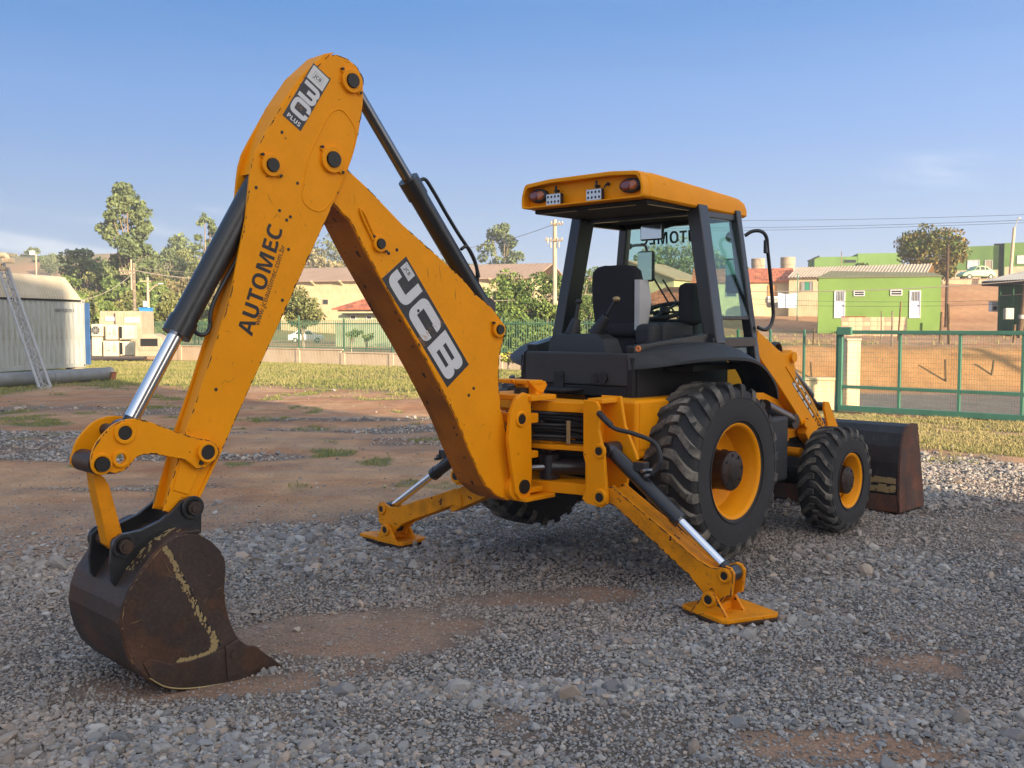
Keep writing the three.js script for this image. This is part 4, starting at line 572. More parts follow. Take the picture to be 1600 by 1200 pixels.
function wire(label, a, b, sag, r, mat = W.cable, group = 'overhead wires') { const A = V(bx(a[0], a[2]), by(a[1], a[2]), -a[2]), B = V(bx(b[0], b[2]), by(b[1], b[2]), -b[2]), p = []; for (let i = 0; i <= 12; i++) { const t = i / 12, q = A.clone().lerp(B, t); q.y -= sag * 4 * t * (1 - t); p.push(q.toArray()); } solo('power_line', [tube(p, r, 24, 5)], mat, label, 'wire', group); }
wire('highest of the three wires crossing the sky at the right', [1000, 345, 110], [1700, 333, 78], 0.3, 0.016); wire('middle one of the three wires crossing the sky at the right', [1000, 358, 110], [1700, 341, 78], 0.25, 0.018); wire('lowest of the three wires crossing the sky at the right', [1000, 362, 110], [1700, 345, 78], 0.25, 0.016);
wire('thick pale cable sagging in front of the green house', [1150, 455, 62], [1597, 439, 52], 0.22, 0.026, W.cablePale); wire('thin upper wire stretched across the green house', [1150, 466, 66], [1600, 468, 60], 0.2, 0.012); wire('thin lower wire stretched across the green house', [1150, 474, 66], [1600, 474, 60], 0.2, 0.012);
wire('wire running down to the left from the brown pole', [212, 426, 72], [120, 470, 58], 0.4, 0.02, W.cablePale); wire('thick pale cable running right from the brown pole', [214, 423, 72], [420, 434, 66], 0.35, 0.035, W.cablePale); wire('upper wire running right from the brown pole', [214, 417, 72], [430, 424, 66], 0.3, 0.014, W.cablePale);
wire('wire reaching the concrete pole behind the cab from the left', [700, 392, 66], [865, 352, 58], 0.25, 0.016, W.cablePale); wire('pale low wire crossing the green hedge', [740, 470, 56], [990, 450, 56], 0.2, 0.012, W.cablePale); wire('second pale low wire crossing the green hedge', [740, 486, 56], [990, 474, 56], 0.2, 0.012, W.cablePale);

// ---------------------------------------------------------------- trees
const leafMat = std({ vertexColors: true, roughness: 0.75, side: THREE.DoubleSide }), barkMat = std({ map: rep(T.bark, 0.8), roughness: 0.95 }), barkPale = std({ map: rep(T.bark, 0.8), color: lin(1.1, 1.0, 0.9), roughness: 0.9 });
let treeSeed = 500;
function tree(name, label, px, top, wpx, f, o = {}) {
  const { base = relief(bx(px, f), f), group, color = [0.075, 0.105, 0.03], color2 = [0.13, 0.14, 0.045], leaves = 1500, leaf = 0.34, low = 0.28, kind = 'round', pale = false, clumps = 26, cat = 'tree', thick = 1 } = o;
  const r = rng(treeSeed++), g = thing(name, label, cat, group); g.position.set(bx(px, f), base, -f);
  const H = by(top, f) - base, R = wpx / 2 / 1560 * f, pos = [], col = [], nor = [], cl = [], h0 = H * low;
  for (let i = 0; i < clumps; i++) { // clumps of foliage inside the crown's outline
    const a = r() * 6.283, t = (i + r()) / clumps; let y, rad;
    if (kind === 'euc') { y = lerp(h0, H * 0.97, Math.pow(t, 0.85)); const prof = Math.sin(Math.PI * Math.pow(clamp((y - h0) / (H - h0), 0.02, 1), 0.75)) * 0.75 + 0.22; rad = R * prof * Math.sqrt(0.15 + 0.85 * r()); cl.push([Math.cos(a) * rad, y, Math.sin(a) * rad, R * (0.22 + 0.20 * r()) * (1.1 - 0.4 * t)]); }
    else { const v = r() * 2 - 1, q = Math.sqrt(1 - v * v), k = Math.cbrt(0.25 + 0.75 * r()); const hy = (H - h0) / 2; rad = R * q * k * 0.80; y = h0 + hy + hy * v * k * 0.80; cl.push([Math.cos(a) * rad, y, Math.sin(a) * rad, Math.min(R, hy) * (0.30 + 0.22 * r())]); }
  }
  const Q = new THREE.Quaternion(), E = new THREE.Euler(), p = V(0, 0, 0);
  for (let i = 0; i < leaves; i++) {
    const c = cl[Math.floor(r() * clumps)], v = r() * 2 - 1, a = r() * 6.283, q = Math.sqrt(1 - v * v), k = c[3] * Math.cbrt(0.2 + 0.8 * r()); const cx = c[0] + Math.cos(a) * q * k, cy = c[1] + v * k * 0.72, cz = c[2] + Math.sin(a) * q * k, s = leaf * (0.55 + 0.9 * r());
    E.set(r() * 6.283, r() * 6.283, r() * 6.283); Q.setFromEuler(E);
    const t = clamp(hash2(Math.floor(c[0] * 31), Math.floor(c[1] * 31), 3) * 0.65 + 0.5 * r() - 0.08, 0, 1), m = (0.7 + 0.6 * r()) * 1.6, cc = [lerp(color[0], color2[0], t) * m, lerp(color[1], color2[1], t) * m, lerp(color[2], color2[2], t) * m];
    const P = [[-0.5, -0.28, 0.06], [0.1, -0.42, -0.05], [0.55, 0.05, 0.08], [0.05, 0.40, -0.02]].map(([x, y, z]) => { p.set(x * s, y * s, z * s).applyQuaternion(Q); return [p.x + cx, p.y + cy, p.z + cz]; });
    const n = p.set(0, 0, 1).applyQuaternion(Q).clone();
    for (const k2 of [0, 1, 2, 0, 2, 3]) { pos.push(...P[k2]); col.push(...cc); nor.push(n.x, n.y, n.z); }
  }
  const cg = new THREE.BufferGeometry(); cg.setAttribute('position', new THREE.Float32BufferAttribute(pos, 3)); cg.setAttribute('normal', new THREE.Float32BufferAttribute(nor, 3)); cg.setAttribute('color', new THREE.Float32BufferAttribute(col, 3));
  const cm = new THREE.Mesh(cg, leafMat); cm.name = numbered('crown'); g.add(cm);
  const tr = (kind === 'euc' ? 0.011 : 0.02) * H * thick + 0.05, lean = (r() - 0.5) * 0.12 * H; const trunk = [(() => { const c = new THREE.CatmullRomCurve3([V(0, -0.2, 0), V(lean * 0.4, H * 0.25, 0), V(lean, H * (kind === 'euc' ? 0.92 : 0.62), lean * 0.3)]); const tg = new THREE.TubeGeometry(c, 10, tr, 8); const P = tg.attributes.position; for (let i = 0; i < P.count; i++) { const j = Math.floor(i / 9), t = j / 10, cc = c.getPoint(t); const k = 1 - 0.75 * t; P.setXYZ(i, cc.x + (P.getX(i) - cc.x) * k, cc.y + (P.getY(i) - cc.y) * k, cc.z + (P.getZ(i) - cc.z) * k); } return tg; })()];
  for (let i = 0; i < Math.min(12, clumps); i++) { const c = cl[Math.floor(i * clumps / Math.min(12, clumps))], y0 = Math.min(c[1] * 0.75, H * (0.15 + 0.45 * r())); const t = y0 / H; trunk.push(tube([[lean * t, y0, 0], [c[0] * 0.45, lerp(y0, c[1], 0.6), c[2] * 0.45], [c[0], c[1], c[2]]], tr * (0.16 + 0.22 * r()), 8, 5)); }
  part('trunk', g, trunk, pale ? barkPale : barkMat); return g;
}
const oliveA = { color: [0.068, 0.085, 0.026], color2: [0.135, 0.138, 0.045] }, midG = { color: [0.050, 0.090, 0.022], color2: [0.115, 0.145, 0.034] }, darkG = { color: [0.04, 0.065, 0.025], color2: [0.09, 0.11, 0.035] }, dry = { color: [0.095, 0.085, 0.035], color2: [0.17, 0.14, 0.065] }, grG = { color: [0.055, 0.078, 0.030], color2: [0.105, 0.130, 0.048] };
tree('eucalyptus_tree', 'tall loose eucalyptus rising above the wood on the left', 203, 286, 84, 118, { ...grG, kind: 'euc', leaves: 7000, leaf: 0.45, clumps: 60, low: 0.30, pale: true });
tree('eucalyptus_tree', 'thin sparse eucalyptus beside the bucket ram, grey among the wood', 326, 334, 46, 130, { ...grG, kind: 'euc', leaves: 1700, leaf: 0.38, clumps: 40, low: 0.35, pale: true });
tree('broad_tree', 'dark rounded tree left of the tall eucalyptus', 132, 374, 70, 135, { ...darkG, leaves: 4000, leaf: 0.42, low: 0.15 });
tree('broad_tree', 'pale domed tree on the skyline right of the tall eucalyptus', 273, 358, 62, 165, { ...grG, leaves: 3400, leaf: 0.46, low: 0.2 });
tree('hill_tree', 'small dark round tree alone on the hilltop above the container', 55, 388, 26, 285, { ...darkG, leaves: 700, leaf: 0.9, low: 0.1, clumps: 12 });
const woodG = 'trees of the mixed wood on the left', woodL = 'leafy green tree in the mixed wood behind the container', r9 = rng(1234);
for (const [px, top, w, f, c, k] of [[95, 436, 50, 100, midG], [112, 420, 46, 118, midG], [150, 408, 60, 122, oliveA], [170, 392, 56, 130, midG], [185, 425, 60, 104, midG], [160, 452, 44, 84, midG], [205, 446, 54, 86, oliveA], [222, 402, 60, 125, oliveA], [240, 384, 60, 140, grG], [246, 428, 56, 108, midG], [262, 402, 56, 132, oliveA], [285, 392, 56, 140, grG], [300, 378, 50, 150, oliveA], [292, 424, 56, 112, dry], [312, 398, 56, 128, oliveA], [338, 408, 60, 120, dry], [350, 380, 54, 150, oliveA], [330, 440, 52, 98, dry], [268, 448, 50, 92, oliveA], [372, 400, 60, 130, midG], [398, 392, 60, 140, oliveA], [85, 396, 40, 240, grG], [240, 470, 50, 78, midG], [275, 482, 46, 74, midG], [310, 470, 50, 82, oliveA], [350, 470, 54, 80, midG], [385, 455, 60, 88, midG], [70, 446, 44, 96, oliveA], [122, 446, 44, 90, midG], [138, 466, 40, 80, oliveA], [128, 402, 50, 138, oliveA], [190, 404, 50, 142, oliveA], [228, 430, 50, 96, midG], [255, 412, 46, 118, dry], [218, 378, 44, 160, grG], [306, 440, 48, 96, oliveA], [170, 470, 40, 74, midG], [262, 470, 44, 70, oliveA]]) tree('wood_tree', woodL, px, top, w, f, { ...c, leaves: 3000, leaf: 0.32, low: 0.08, group: woodG, clumps: 24 });
for (const [px, top, w, f, c, where] of [[8, 398, 40, 300, dry, 'leftmost, above the mast head'], [30, 402, 46, 290, dry, 'left of the lone dark hilltop tree'], [72, 404, 36, 270, grG, 'right of the flood light'], [100, 410, 40, 260, grG, 'nearest the dark rounded tree']]) tree('hill_tree', 'brownish scrub tree on the left hill, ' + where, px, top, w, f, { ...c, leaves: 500, leaf: 1.0, low: 0.05, clumps: 12, group: 'scrub trees on the left hill' });
for (const [px, top, w, f, c] of [[425, 372, 70, 190, dry], [470, 362, 80, 200, dry], [520, 358, 80, 205, oliveA], [560, 372, 80, 200, oliveA], [610, 380, 80, 200, dry], [660, 388, 80, 200, oliveA], [500, 392, 70, 170, dry], [455, 396, 60, 168, oliveA], [545, 396, 70, 172, dry], [710, 396, 70, 200, oliveA]]) tree('ridge_tree', 'dry brownish tree on the rise behind the cream hall', px, top, w, f, { ...c, leaves: 1900, leaf: 0.6, low: 0.05, clumps: 24, group: 'trees on the rise behind the cream hall' });
tree('round_tree', 'small round tree standing behind the bar fence by the white car', 474, 446, 72, 64, { ...oliveA, leaves: 4600, leaf: 0.16, low: 0.36, base: 0, clumps: 34 });
tree('sapling', 'left of two young trees in front of the pale green garden wall', 549, 510, 22, 62, { ...midG, leaves: 260, leaf: 0.16, low: 0.45, clumps: 8, base: 0, cat: 'young tree' });
tree('sapling', 'right of two young trees in front of the pale green garden wall', 573, 508, 22, 62, { ...midG, leaves: 260, leaf: 0.16, low: 0.45, clumps: 8, base: 0, cat: 'young tree' });
tree('eucalyptus_tree', 'loose grey green eucalyptus standing above the roof of the cream hall', 781, 350, 66, 150, { ...grG, kind: 'euc', leaves: 4200, leaf: 0.38, clumps: 44, low: 0.42, pale: true });
const hedge = [[752, 440, 54, 54], [775, 418, 60, 58], [800, 404, 62, 60], [830, 402, 62, 60], [858, 408, 60, 62], [905, 398, 66, 66], [885, 412, 60, 62], [935, 404, 60, 68], [965, 416, 56, 70], [790, 452, 60, 52], [820, 448, 60, 53], [850, 455, 60, 53], [770, 480, 60, 48], [805, 485, 60, 48], [838, 488, 60, 49], [880, 470, 60, 54], [915, 460, 60, 56], [950, 470, 60, 58]];
hedge.forEach(([px, top, w, f]) => tree('hedge_shrub', 'dense bright green shrub in the tall hedge behind the cab', px, top, w, f, { color: [0.036, 0.074, 0.014], color2: [0.115, 0.150, 0.030], leaves: 3400, leaf: 0.145, low: 0.02, base: 0, clumps: 26, group: 'shrubs of the tall hedge', cat: 'shrub' }));
for (const [px, top, w, f, where] of [[1015, 380, 70, 150, 'just right of the inside mirror'], [1050, 366, 90, 155, 'tallest in the middle of the windscreen'], [1085, 372, 80, 150, 'beside the near right cab pillar'], [1125, 392, 60, 140, 'in the side window'], [1150, 404, 50, 135, 'right of the front cab pillar'], [1000, 400, 60, 140, 'low behind the wing mirror']]) tree('broad_tree', 'grey green tree beyond the houses, ' + where, px, top, w, f, { ...grG, leaves: 3600, leaf: 0.35, low: 0.1, group: 'trees seen through the cab glass' });
tree('mango_tree', 'dense mango tree with reddish new leaves above the green house roof', 1452, 351, 112, 100, { color: [0.035, 0.075, 0.014], color2: [0.15, 0.095, 0.022], leaves: 8500, leaf: 0.25, low: 0.30, clumps: 60, base: 3.6, pale: true, thick: 1.6 });
tree('broad_tree', 'low dark green tree against the wall of the long green building', 1352, 404, 56, 128, { ...midG, leaves: 900, leaf: 0.5, low: 0.1, base: 3, clumps: 16 });
for (const [px, top, w, f, where] of [[692, 540, 26, 43.5, 'half hidden by the boom'], [712, 544, 24, 43, 'behind the maker plate of the boom'], [668, 548, 20, 44.5, 'left of the boom underside'], [795, 545, 30, 40.5, 'left one beside the cab'], [815, 550, 24, 40, 'right one beside the cab']]) tree('yellow_shrub', 'small yellow green weed at the bar fence, ' + where, px, top, w, f, { color: [0.15, 0.17, 0.03], color2: [0.34, 0.30, 0.05], leaves: 260, leaf: 0.1, low: 0.02, base: 0.3, clumps: 8, group: 'weeds along the bar fence', cat: 'weed' });
// ---------------------------------------------------------------- the backhoe loader; x forward, y up, z to its right, origin under the rear axle
const jcb = thing('backhoe_loader', 'yellow and black backhoe loader with its digging arm folded over the grey gravel', 'backhoe loader');
jcb.position.set(0.862, 0, -8.142); jcb.rotation.y = Math.PI / 2 - 0.7486;
const P = (name, geos, mat, label, parent = jcb) => part(name, parent, geos, mat, label);

// The digging arm lies in a plane swung a little to the left: h(u, y, s) = u metres behind the king post, s metres right of the plane.
const SW = THREE.MathUtils.degToRad(2.5), cs = Math.cos(SW), sn = Math.sin(SW);
// The dipper narrows towards the bucket: squeeze(u, s) draws its left side in.
let squeeze = (u, s) => s;
const h = (u, y, s0) => { const s = squeeze(u, s0); return [-1.25 - u * cs - s * sn, y, -u * sn + s * cs]; };
const inArm = (g) => { const p = g.attributes.position; for (let i = 0; i < p.count; i++) p.setZ(i, squeeze(-p.getX(i), p.getZ(i))); return turnInto(g, [cs, 0, sn], [0, 1, 0], [-sn, 0, cs], [-1.25, 0, 0]); };
const fl = (pts) => pts.map(([u, y]) => [-u, y]);
const slab = (pts, s0, s1, bevel = 0.006, holes = []) => { const g = plate(fl(pts), s1 - s0, bevel, holes.map(([u, y, r]) => [-u, y, r])); g.translate(0, 0, s0); return inArm(g); };
const across = ([u, y], s0, s1, r, seg = 24) => cyl(h(u, y, s0), h(u, y, s1), r, r, seg);
const ring = ([u, y], s0, s1, r0, r1) => { const s = new THREE.Shape(); s.absarc(-u, y, r1, 0, Math.PI * 2); const k = new THREE.Path(); k.absarc(-u, y, r0, 0, Math.PI * 2); s.holes.push(k); const g = new THREE.ExtrudeGeometry(s, { depth: s1 - s0 - 0.006, bevelThickness: 0.003, bevelSize: 0.003, bevelOffset: -0.003, bevelSegments: 1, curveSegments: 20 }); g.translate(0, 0, s0 + 0.003); return inArm(g); };
const pinHead = (c, s, r, parent, side = 1) => { // boss, pin and its keeper bolts on a side plate
  const a = (t) => side > 0 ? [s, s + t] : [-s - t, -s];
  P('pin_boss', [ring(c, ...a(0.022), r * 0.9, r * 1.5), slab([[c[0] - r * 1.15, c[1] - r * 1.55], [c[0] - r * 1.6, c[1] - r * 1.05], [c[0] + r * 1.15, c[1] + r * 1.55], [c[0] + r * 1.6, c[1] + r * 1.05]], ...a(0.012), 0.003)], M.yellow, null, parent);
  P('pin', [across(c, ...a(0.034), r * 0.88), across([c[0] - r * 1.36, c[1] - r * 1.28], ...a(0.02), 0.009, 6), across([c[0] + r * 1.36, c[1] + r * 1.28], ...a(0.02), 0.009, 6)], M.pin, null, parent);
};

// --- boom
const boomPts = [[1.527, 2.823], [1.39, 2.734], [1.125, 2.534], [0.89, 2.385], [0.616, 2.208], [0.513, 2.115], [0.352, 2.02], [0.256, 1.931], [0.222, 1.861], [0.237, 1.801], [0.276, 1.682], [0.284, 1.482], [0.265, 1.34], [0.215, 1.155], [0.129, 0.964], [0.065, 0.855], [0.042, 0.749], [0.086, 0.691], [0.186, 0.66], [0.299, 0.707], [0.409, 0.79], [0.463, 0.872], [0.569, 1.064], [0.672, 1.267], [0.871, 1.582], [1.014, 1.79], [1.198, 2.045], [1.416, 2.357], [1.52, 2.524], [1.633, 2.609], [1.712, 2.717], [1.754, 2.842], [1.709, 2.94], [1.596, 2.962]];
const boom = P('boom', [slab(boomPts, -0.14, 0.14, 0.007)], M.yellow);
// underside wrapper, set just proud of the side plates' lower edge and coloured a darker brown
{ // underside wrapper, proud of the side plates and scratched, in a darker brown tint
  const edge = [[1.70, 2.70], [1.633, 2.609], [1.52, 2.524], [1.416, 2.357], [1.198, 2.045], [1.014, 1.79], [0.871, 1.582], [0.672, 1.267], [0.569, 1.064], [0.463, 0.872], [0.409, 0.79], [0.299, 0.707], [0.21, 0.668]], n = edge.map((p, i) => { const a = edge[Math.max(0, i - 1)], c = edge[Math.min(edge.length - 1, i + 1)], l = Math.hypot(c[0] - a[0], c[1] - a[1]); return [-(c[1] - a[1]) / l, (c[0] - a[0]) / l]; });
  P('boom_underside', [slab([...edge.map((p, i) => [p[0] + n[i][0] * 0.006, p[1] + n[i][1] * 0.006]), ...edge.map((p, i) => [p[0] - n[i][0] * 0.004, p[1] - n[i][1] * 0.004]).reverse()], -0.132, 0.132, 0.002)], M.boomUnder, 'scratched darker brown underside of the boom', boom);
}
pinHead([1.309, 2.399], 0.14, 0.034, boom); pinHead([0.297, 1.868], 0.146, 0.036, boom);
P('pin_boss', [ring([0.141, 0.749], 0.14, 0.19, 0.05, 0.085)], M.yellow, null, boom);
P('pin', [across([0.141, 0.749], -0.18, 0.192, 0.05), across([0.141, 0.749], 0.19, 0.198, 0.03)], M.pin, null, boom);
P('oil_pipe', [tube([h(1.325, 2.40, 0.147), h(1.38, 2.50, 0.149), h(1.43, 2.585, 0.149), h(1.455, 2.60, 0.147), h(1.44, 2.56, 0.149), h(1.36, 2.42, 0.149)], 0.009, 24, 6)], M.yellow, null, boom);
P('bolt_hole', [[1.17, 2.37], [1.235, 2.345], [0.52, 1.47], [0.565, 1.425], [1.0, 1.99]].map((c) => across(c, 0.139, 0.1425, 0.011, 10)), M.pin, null, boom);

const GREY = '#cfcfd0', INK = '#26272a';
function scratch(c, w, hh, n, r, col) { c.strokeStyle = col; for (let i = 0; i < n; i++) { c.lineWidth = 0.6 + r() * 1.6; c.globalAlpha = 0.25 + 0.5 * r(); c.beginPath(); let x = r() * w, y = r() * hh; c.moveTo(x, y); for (let k = 0; k < 3; k++) { x += (r() - 0.5) * 70; y += (r() - 0.5) * 50; c.lineTo(x, y); } c.stroke(); } c.globalAlpha = 1; }
function smallLogo(c, x, y, s, angle = 0) { c.save(); c.translate(x, y); c.rotate(angle); c.strokeStyle = '#55565a'; c.lineWidth = s * 0.02; c.strokeRect(-s * 0.52, -s * 0.36, s * 1.04, s * 0.72); c.fillStyle = INK; c.font = `bold ${s * 0.5}px sans-serif`; c.textAlign = 'center'; c.textBaseline = 'middle'; c.fillText('JCB', 0, s * 0.02); c.restore(); }
function bigLogo(c, w, hh) { // three heavy letters, pale grey on charcoal
  c.lineJoin = 'round'; c.lineCap = 'butt'; c.strokeStyle = GREY; c.fillStyle = GREY;
  const k = hh / 290; c.save(); c.scale(k, k);
  c.lineWidth = 74; c.beginPath(); c.moveTo(62, 128); c.lineTo(62, 178); c.bezierCurveTo(62, 222, 76, 222, 120, 222); c.lineTo(200, 222); c.bezierCurveTo(254, 222, 262, 210, 262, 170); c.lineTo(262, 30); c.stroke();
  c.beginPath(); c.moveTo(596, 112); c.lineTo(596, 96); c.bezierCurveTo(596, 66, 584, 66, 548, 66); c.lineTo(420, 66); c.bezierCurveTo(380, 66, 372, 76, 372, 110); c.lineTo(372, 180); c.bezierCurveTo(372, 216, 380, 224, 420, 224); c.lineTo(548, 224); c.bezierCurveTo(586, 224, 596, 222, 596, 194); c.lineTo(596, 178); c.stroke();
  c.beginPath(); c.moveTo(668, 30); c.lineTo(930, 30); c.bezierCurveTo(990, 30, 1000, 60, 1000, 88); c.bezierCurveTo(1000, 122, 985, 138, 962, 144); c.bezierCurveTo(990, 150, 1006, 170, 1006, 200); c.bezierCurveTo(1006, 240, 985, 262, 930, 262); c.lineTo(668, 262); c.closePath(); c.fill();
  c.fillStyle = INK; c.fillRect(752, 88, 150, 36); c.fillRect(752, 172, 156, 36);
  c.restore();
}
const decalMat = (t) => std({ map: t, roughness: 0.4 });
function decal(name, parent, tl, tr, bl, s, mat, place = inArm) { // a thin printed plate; corners in the part's plane
  const ex = V(tr[0] - tl[0], tr[1] - tl[1], 0), ey = V(tl[0] - bl[0], tl[1] - bl[1], 0), W = ex.length(), H = ey.length();
  const g = new THREE.BoxGeometry(W, H, 0.0016), c = V((tr[0] + bl[0]) / 2, (tr[1] + bl[1]) / 2, s + 0.0008);
  const X = ex.normalize(), Z = V(0, 0, 1), Y = Z.clone().cross(X);
  g.applyMatrix4(new THREE.Matrix4().makeBasis(X, Y, Z).setPosition(c)); place(g); g.userData.keepUV = true;
  const m = new THREE.Mesh(g, mat); m.name = numbered(name); parent.add(m); return m;
}
decal('maker_decal', boom, [-1.094, 2.329], [-0.561, 1.63], [-1.292, 2.19], 0.1405, decalMat(canvasTex(1040, 290, (c, w, hh) => {
  c.fillStyle = INK; c.fillRect(0, 0, w, hh); bigLogo(c, w, hh);
  c.fillStyle = '#c9c9ca'; c.fillRect(34, 18, 128, 80); smallLogo(c, 98, 58, 84);
  const r = rng(5); scratch(c, w, hh, 60, r, '#8d8f94'); c.fillStyle = '#a86a2e';
  for (let i = 0; i < 46; i++) { const x = 560 + r() * 80, y = r() * hh; c.globalAlpha = 0.85; c.save(); c.translate(x, y); c.rotate(-0.35 + r() * 0.3); c.fillRect(-14, 0, 30 * r() + 4, 2 + 3 * r()); c.restore(); }
  for (let i = 0; i < 30; i++) { c.fillRect(540 + r() * 90, hh - 6 - r() * 40, 3 + r() * 12, 2 + r() * 5); }
  c.globalAlpha = 1;
})));

function edgeChips(name, pts, s, n, seed, parent, place = inArm, size = 1, mat = M.chip) { // chipped paint along an outline given as [x, y] in the part's plane
  const r = rng(seed), l = [], N = pts.length; const len = pts.map((p, i) => Math.hypot(pts[(i + 1) % N][0] - p[0], pts[(i + 1) % N][1] - p[1])), L = len.reduce((a, c) => a + c, 0);
  for (let i = 0; i < n; i++) {
    let t = r() * L, k = 0; while (t > len[k]) { t -= len[k]; k++; } const a = pts[k], c = pts[(k + 1) % N], d = [(c[0] - a[0]) / len[k], (c[1] - a[1]) / len[k]], q = [a[0] + d[0] * t, a[1] + d[1] * t];
    const w = (0.006 + 0.03 * r() * r()) * size, hh = (0.0025 + 0.006 * r() * r()) * size, o = []; const sg = Math.sign(areaOf(pts)) || 1;
    for (const [u, v] of [[-1, 0.2 * r()], [-0.5, -0.5 + 0.3 * r()], [0.2, -1 + 0.6 * r()], [0.8, -0.5 + 0.4 * r()], [1, 0.2], [0.3, 0.8 * r()], [-0.4, 0.9 * r()]]) { const iu = u * w, iv = (v - 0.9) * hh * sg; o.push([q[0] + d[0] * iu + d[1] * iv, q[1] + d[1] * iu - d[0] * iv]); }
    const g = plate(o, 0.0010, 0); g.translate(0, 0, s + 0.000004 * i); l.push(place(g));
  }
  const m = P(name, l, mat, null, parent); m.userData.kind = 'stuff';
  function areaOf(p) { let A = 0; for (let i = 0; i < p.length; i++) { const j = (i + 1) % p.length; A += p[i][0] * p[j][1] - p[j][0] * p[i][1]; } return A; }
}
function faceMarks(pts, s, n, seed, parent, place = inArm, long = 0.10, mat = M.chip) { // hairline scratches and small knocks on a face
  const r = rng(seed), l = [], xs = pts.map((p) => p[0]), ys = pts.map((p) => p[1]), x0 = Math.min(...xs), x1 = Math.max(...xs), y0 = Math.min(...ys), y1 = Math.max(...ys);
  const inside = (x, y) => { let c = false; for (let i = 0, j = pts.length - 1; i < pts.length; j = i++) { const [xi, yi] = pts[i], [xj, yj] = pts[j]; if ((yi > y) !== (yj > y) && x < (xj - xi) * (y - yi) / (yj - yi) + xi) c = !c; } return c; };
  for (let i = 0, k = 0; k < n && i < n * 20; i++) { const x = lerp(x0, x1, r()), y = lerp(y0, y1, r()), a = r() * 3.14, L = long * r() * r() * r() + 0.005, w = 0.0005 + 0.0009 * r(), c = [Math.cos(a), Math.sin(a)]; if (!inside(x - c[0] * L, y - c[1] * L) || !inside(x + c[0] * L, y + c[1] * L)) continue; k++; const b2 = (r() - 0.5) * 0.2 * L; const g = plate([[x - c[0] * L, y - c[1] * L], [x + c[1] * (b2 - w), y - c[0] * (b2 - w)], [x + c[0] * L, y + c[1] * L], [x + c[1] * (b2 + w), y - c[0] * (b2 + w)]], 0.0008, 0); g.translate(0, 0, s + 0.000003 * i); l.push(place(g)); }
  const m = P('scratch', l, mat, null, parent); m.userData.kind = 'stuff';
}
edgeChips('paint_chip', fl(boomPts), 0.1398, 150, 41, boom); faceMarks(fl(boomPts), 0.1398, 46, 42, boom);
// --- dipper arm
const dipPts = [[1.678, 3.473], [1.618, 3.487], [1.55, 3.479], [1.481, 3.447], [1.443, 3.401], [1.431, 3.353], [1.432, 3.251], [1.445, 3.16], [1.47, 3.043], [1.502, 2.95], [1.55, 2.819], [1.597, 2.713], [1.659, 2.608], [1.721, 2.491], [1.811, 2.325], [1.942, 2.075], [2.213, 1.571], [2.401, 1.214], [2.539, 0.966], [2.562, 0.933], [2.639, 0.893], [2.742, 0.923], [2.711, 1.03], [2.687, 1.098], [2.655, 1.194], [2.615, 1.325], [2.511, 1.583], [2.334, 2.066], [2.236, 2.478], [2.206, 2.714], [2.194, 2.785], [2.17, 2.857], [2.126, 2.933], [2.018, 3.107], [1.883, 3.271], [1.76, 3.395]];
squeeze = (u, s) => (s > 0.16 ? s : 0.16 - (0.16 - s) * lerp(0.60, 0.42, sstep(1.7, 2.6, u)));
// two side plates with a channel between them: the plates show an edge round the back, where the ram sits
const dipper = P('dipper_arm', [slab(dipPts, 0.128, 0.16, 0.006), slab(dipPts, -0.16, -0.128, 0.006),
  slab([[1.60, 3.455], [1.48, 3.40], [1.46, 3.16], [1.49, 3.05], [1.62, 2.72], [1.84, 2.30], [2.42, 1.21], [2.58, 0.94], [2.70, 0.93], [2.62, 1.26], [2.50, 1.57], [2.30, 2.10], [2.13, 2.5], [2.0, 2.75], [2.03, 3.03], [1.87, 3.24]], -0.128, 0.128, 0.004)], M.yellow);
P('back_cover', [slab([[1.63, 3.50], [1.70, 3.478], [1.86, 3.33], [2.0, 3.14], [2.10, 2.95], [2.175, 2.74], [2.15, 2.735], [2.07, 2.93], [1.97, 3.12], [1.84, 3.30], [1.69, 3.45]], -0.155, 0.15, 0.006)], M.yellow, null, dipper);
{ // pressed rib on the side plate, and a raised edge strip
  const e = smoothPts([[1.592, 3.17], [1.667, 3.141], [1.751, 3.006], [1.825, 2.862], [1.866, 2.688], [1.865, 2.615], [1.808, 2.571], [1.749, 2.563], [1.689, 2.605], [1.597, 2.751], [1.507, 2.95], [1.49, 3.06]], 3);
  const c = new THREE.CatmullRomCurve3(e.map(([u, y]) => V(-u, y, 0.1585)), true); const g = new THREE.TubeGeometry(c, 90, 0.006, 6, true);
  P('pressed_rib', [inArm(g)], M.yellow, null, dipper);
}
P('cheek_plate', [slab([[2.455, 1.262], [2.60, 0.995], [2.69, 1.03], [2.61, 1.29], [2.54, 1.33]], 0.159, 0.166, 0.003), slab([[2.401, 1.222], [2.41, 1.238], [2.575, 0.945], [2.56, 0.935]], 0.159, 0.172, 0.002)], M.yellow, null, dipper);
P('bare_patch', [slab([[2.738, 0.95], [2.722, 1.02], [2.707, 1.045], [2.700, 1.043], [2.715, 1.015], [2.730, 0.95]], -0.155, -0.132, 0.002)], M.primer, 'paint worn off at the end of the dipper', dipper);
for (const [c, r] of [[[1.523, 3.348], 0.047], [[1.665, 2.869], 0.052], [[2.072, 2.792], 0.042]]) { pinHead(c, 0.16, r, dipper); pinHead(c, 0.16, r, dipper, -1); }
P('bolt_hole', [[1.998, 2.985], [2.167, 2.66], [1.90, 2.71], [2.02, 2.545], [1.975, 2.495], [1.95, 2.515], [2.04, 2.362], [1.965, 2.33], [2.01, 2.04], [2.43, 1.55]].map((c) => across(c, 0.1595, 0.1625, 0.0095, 10)), M.pin, null, dipper);
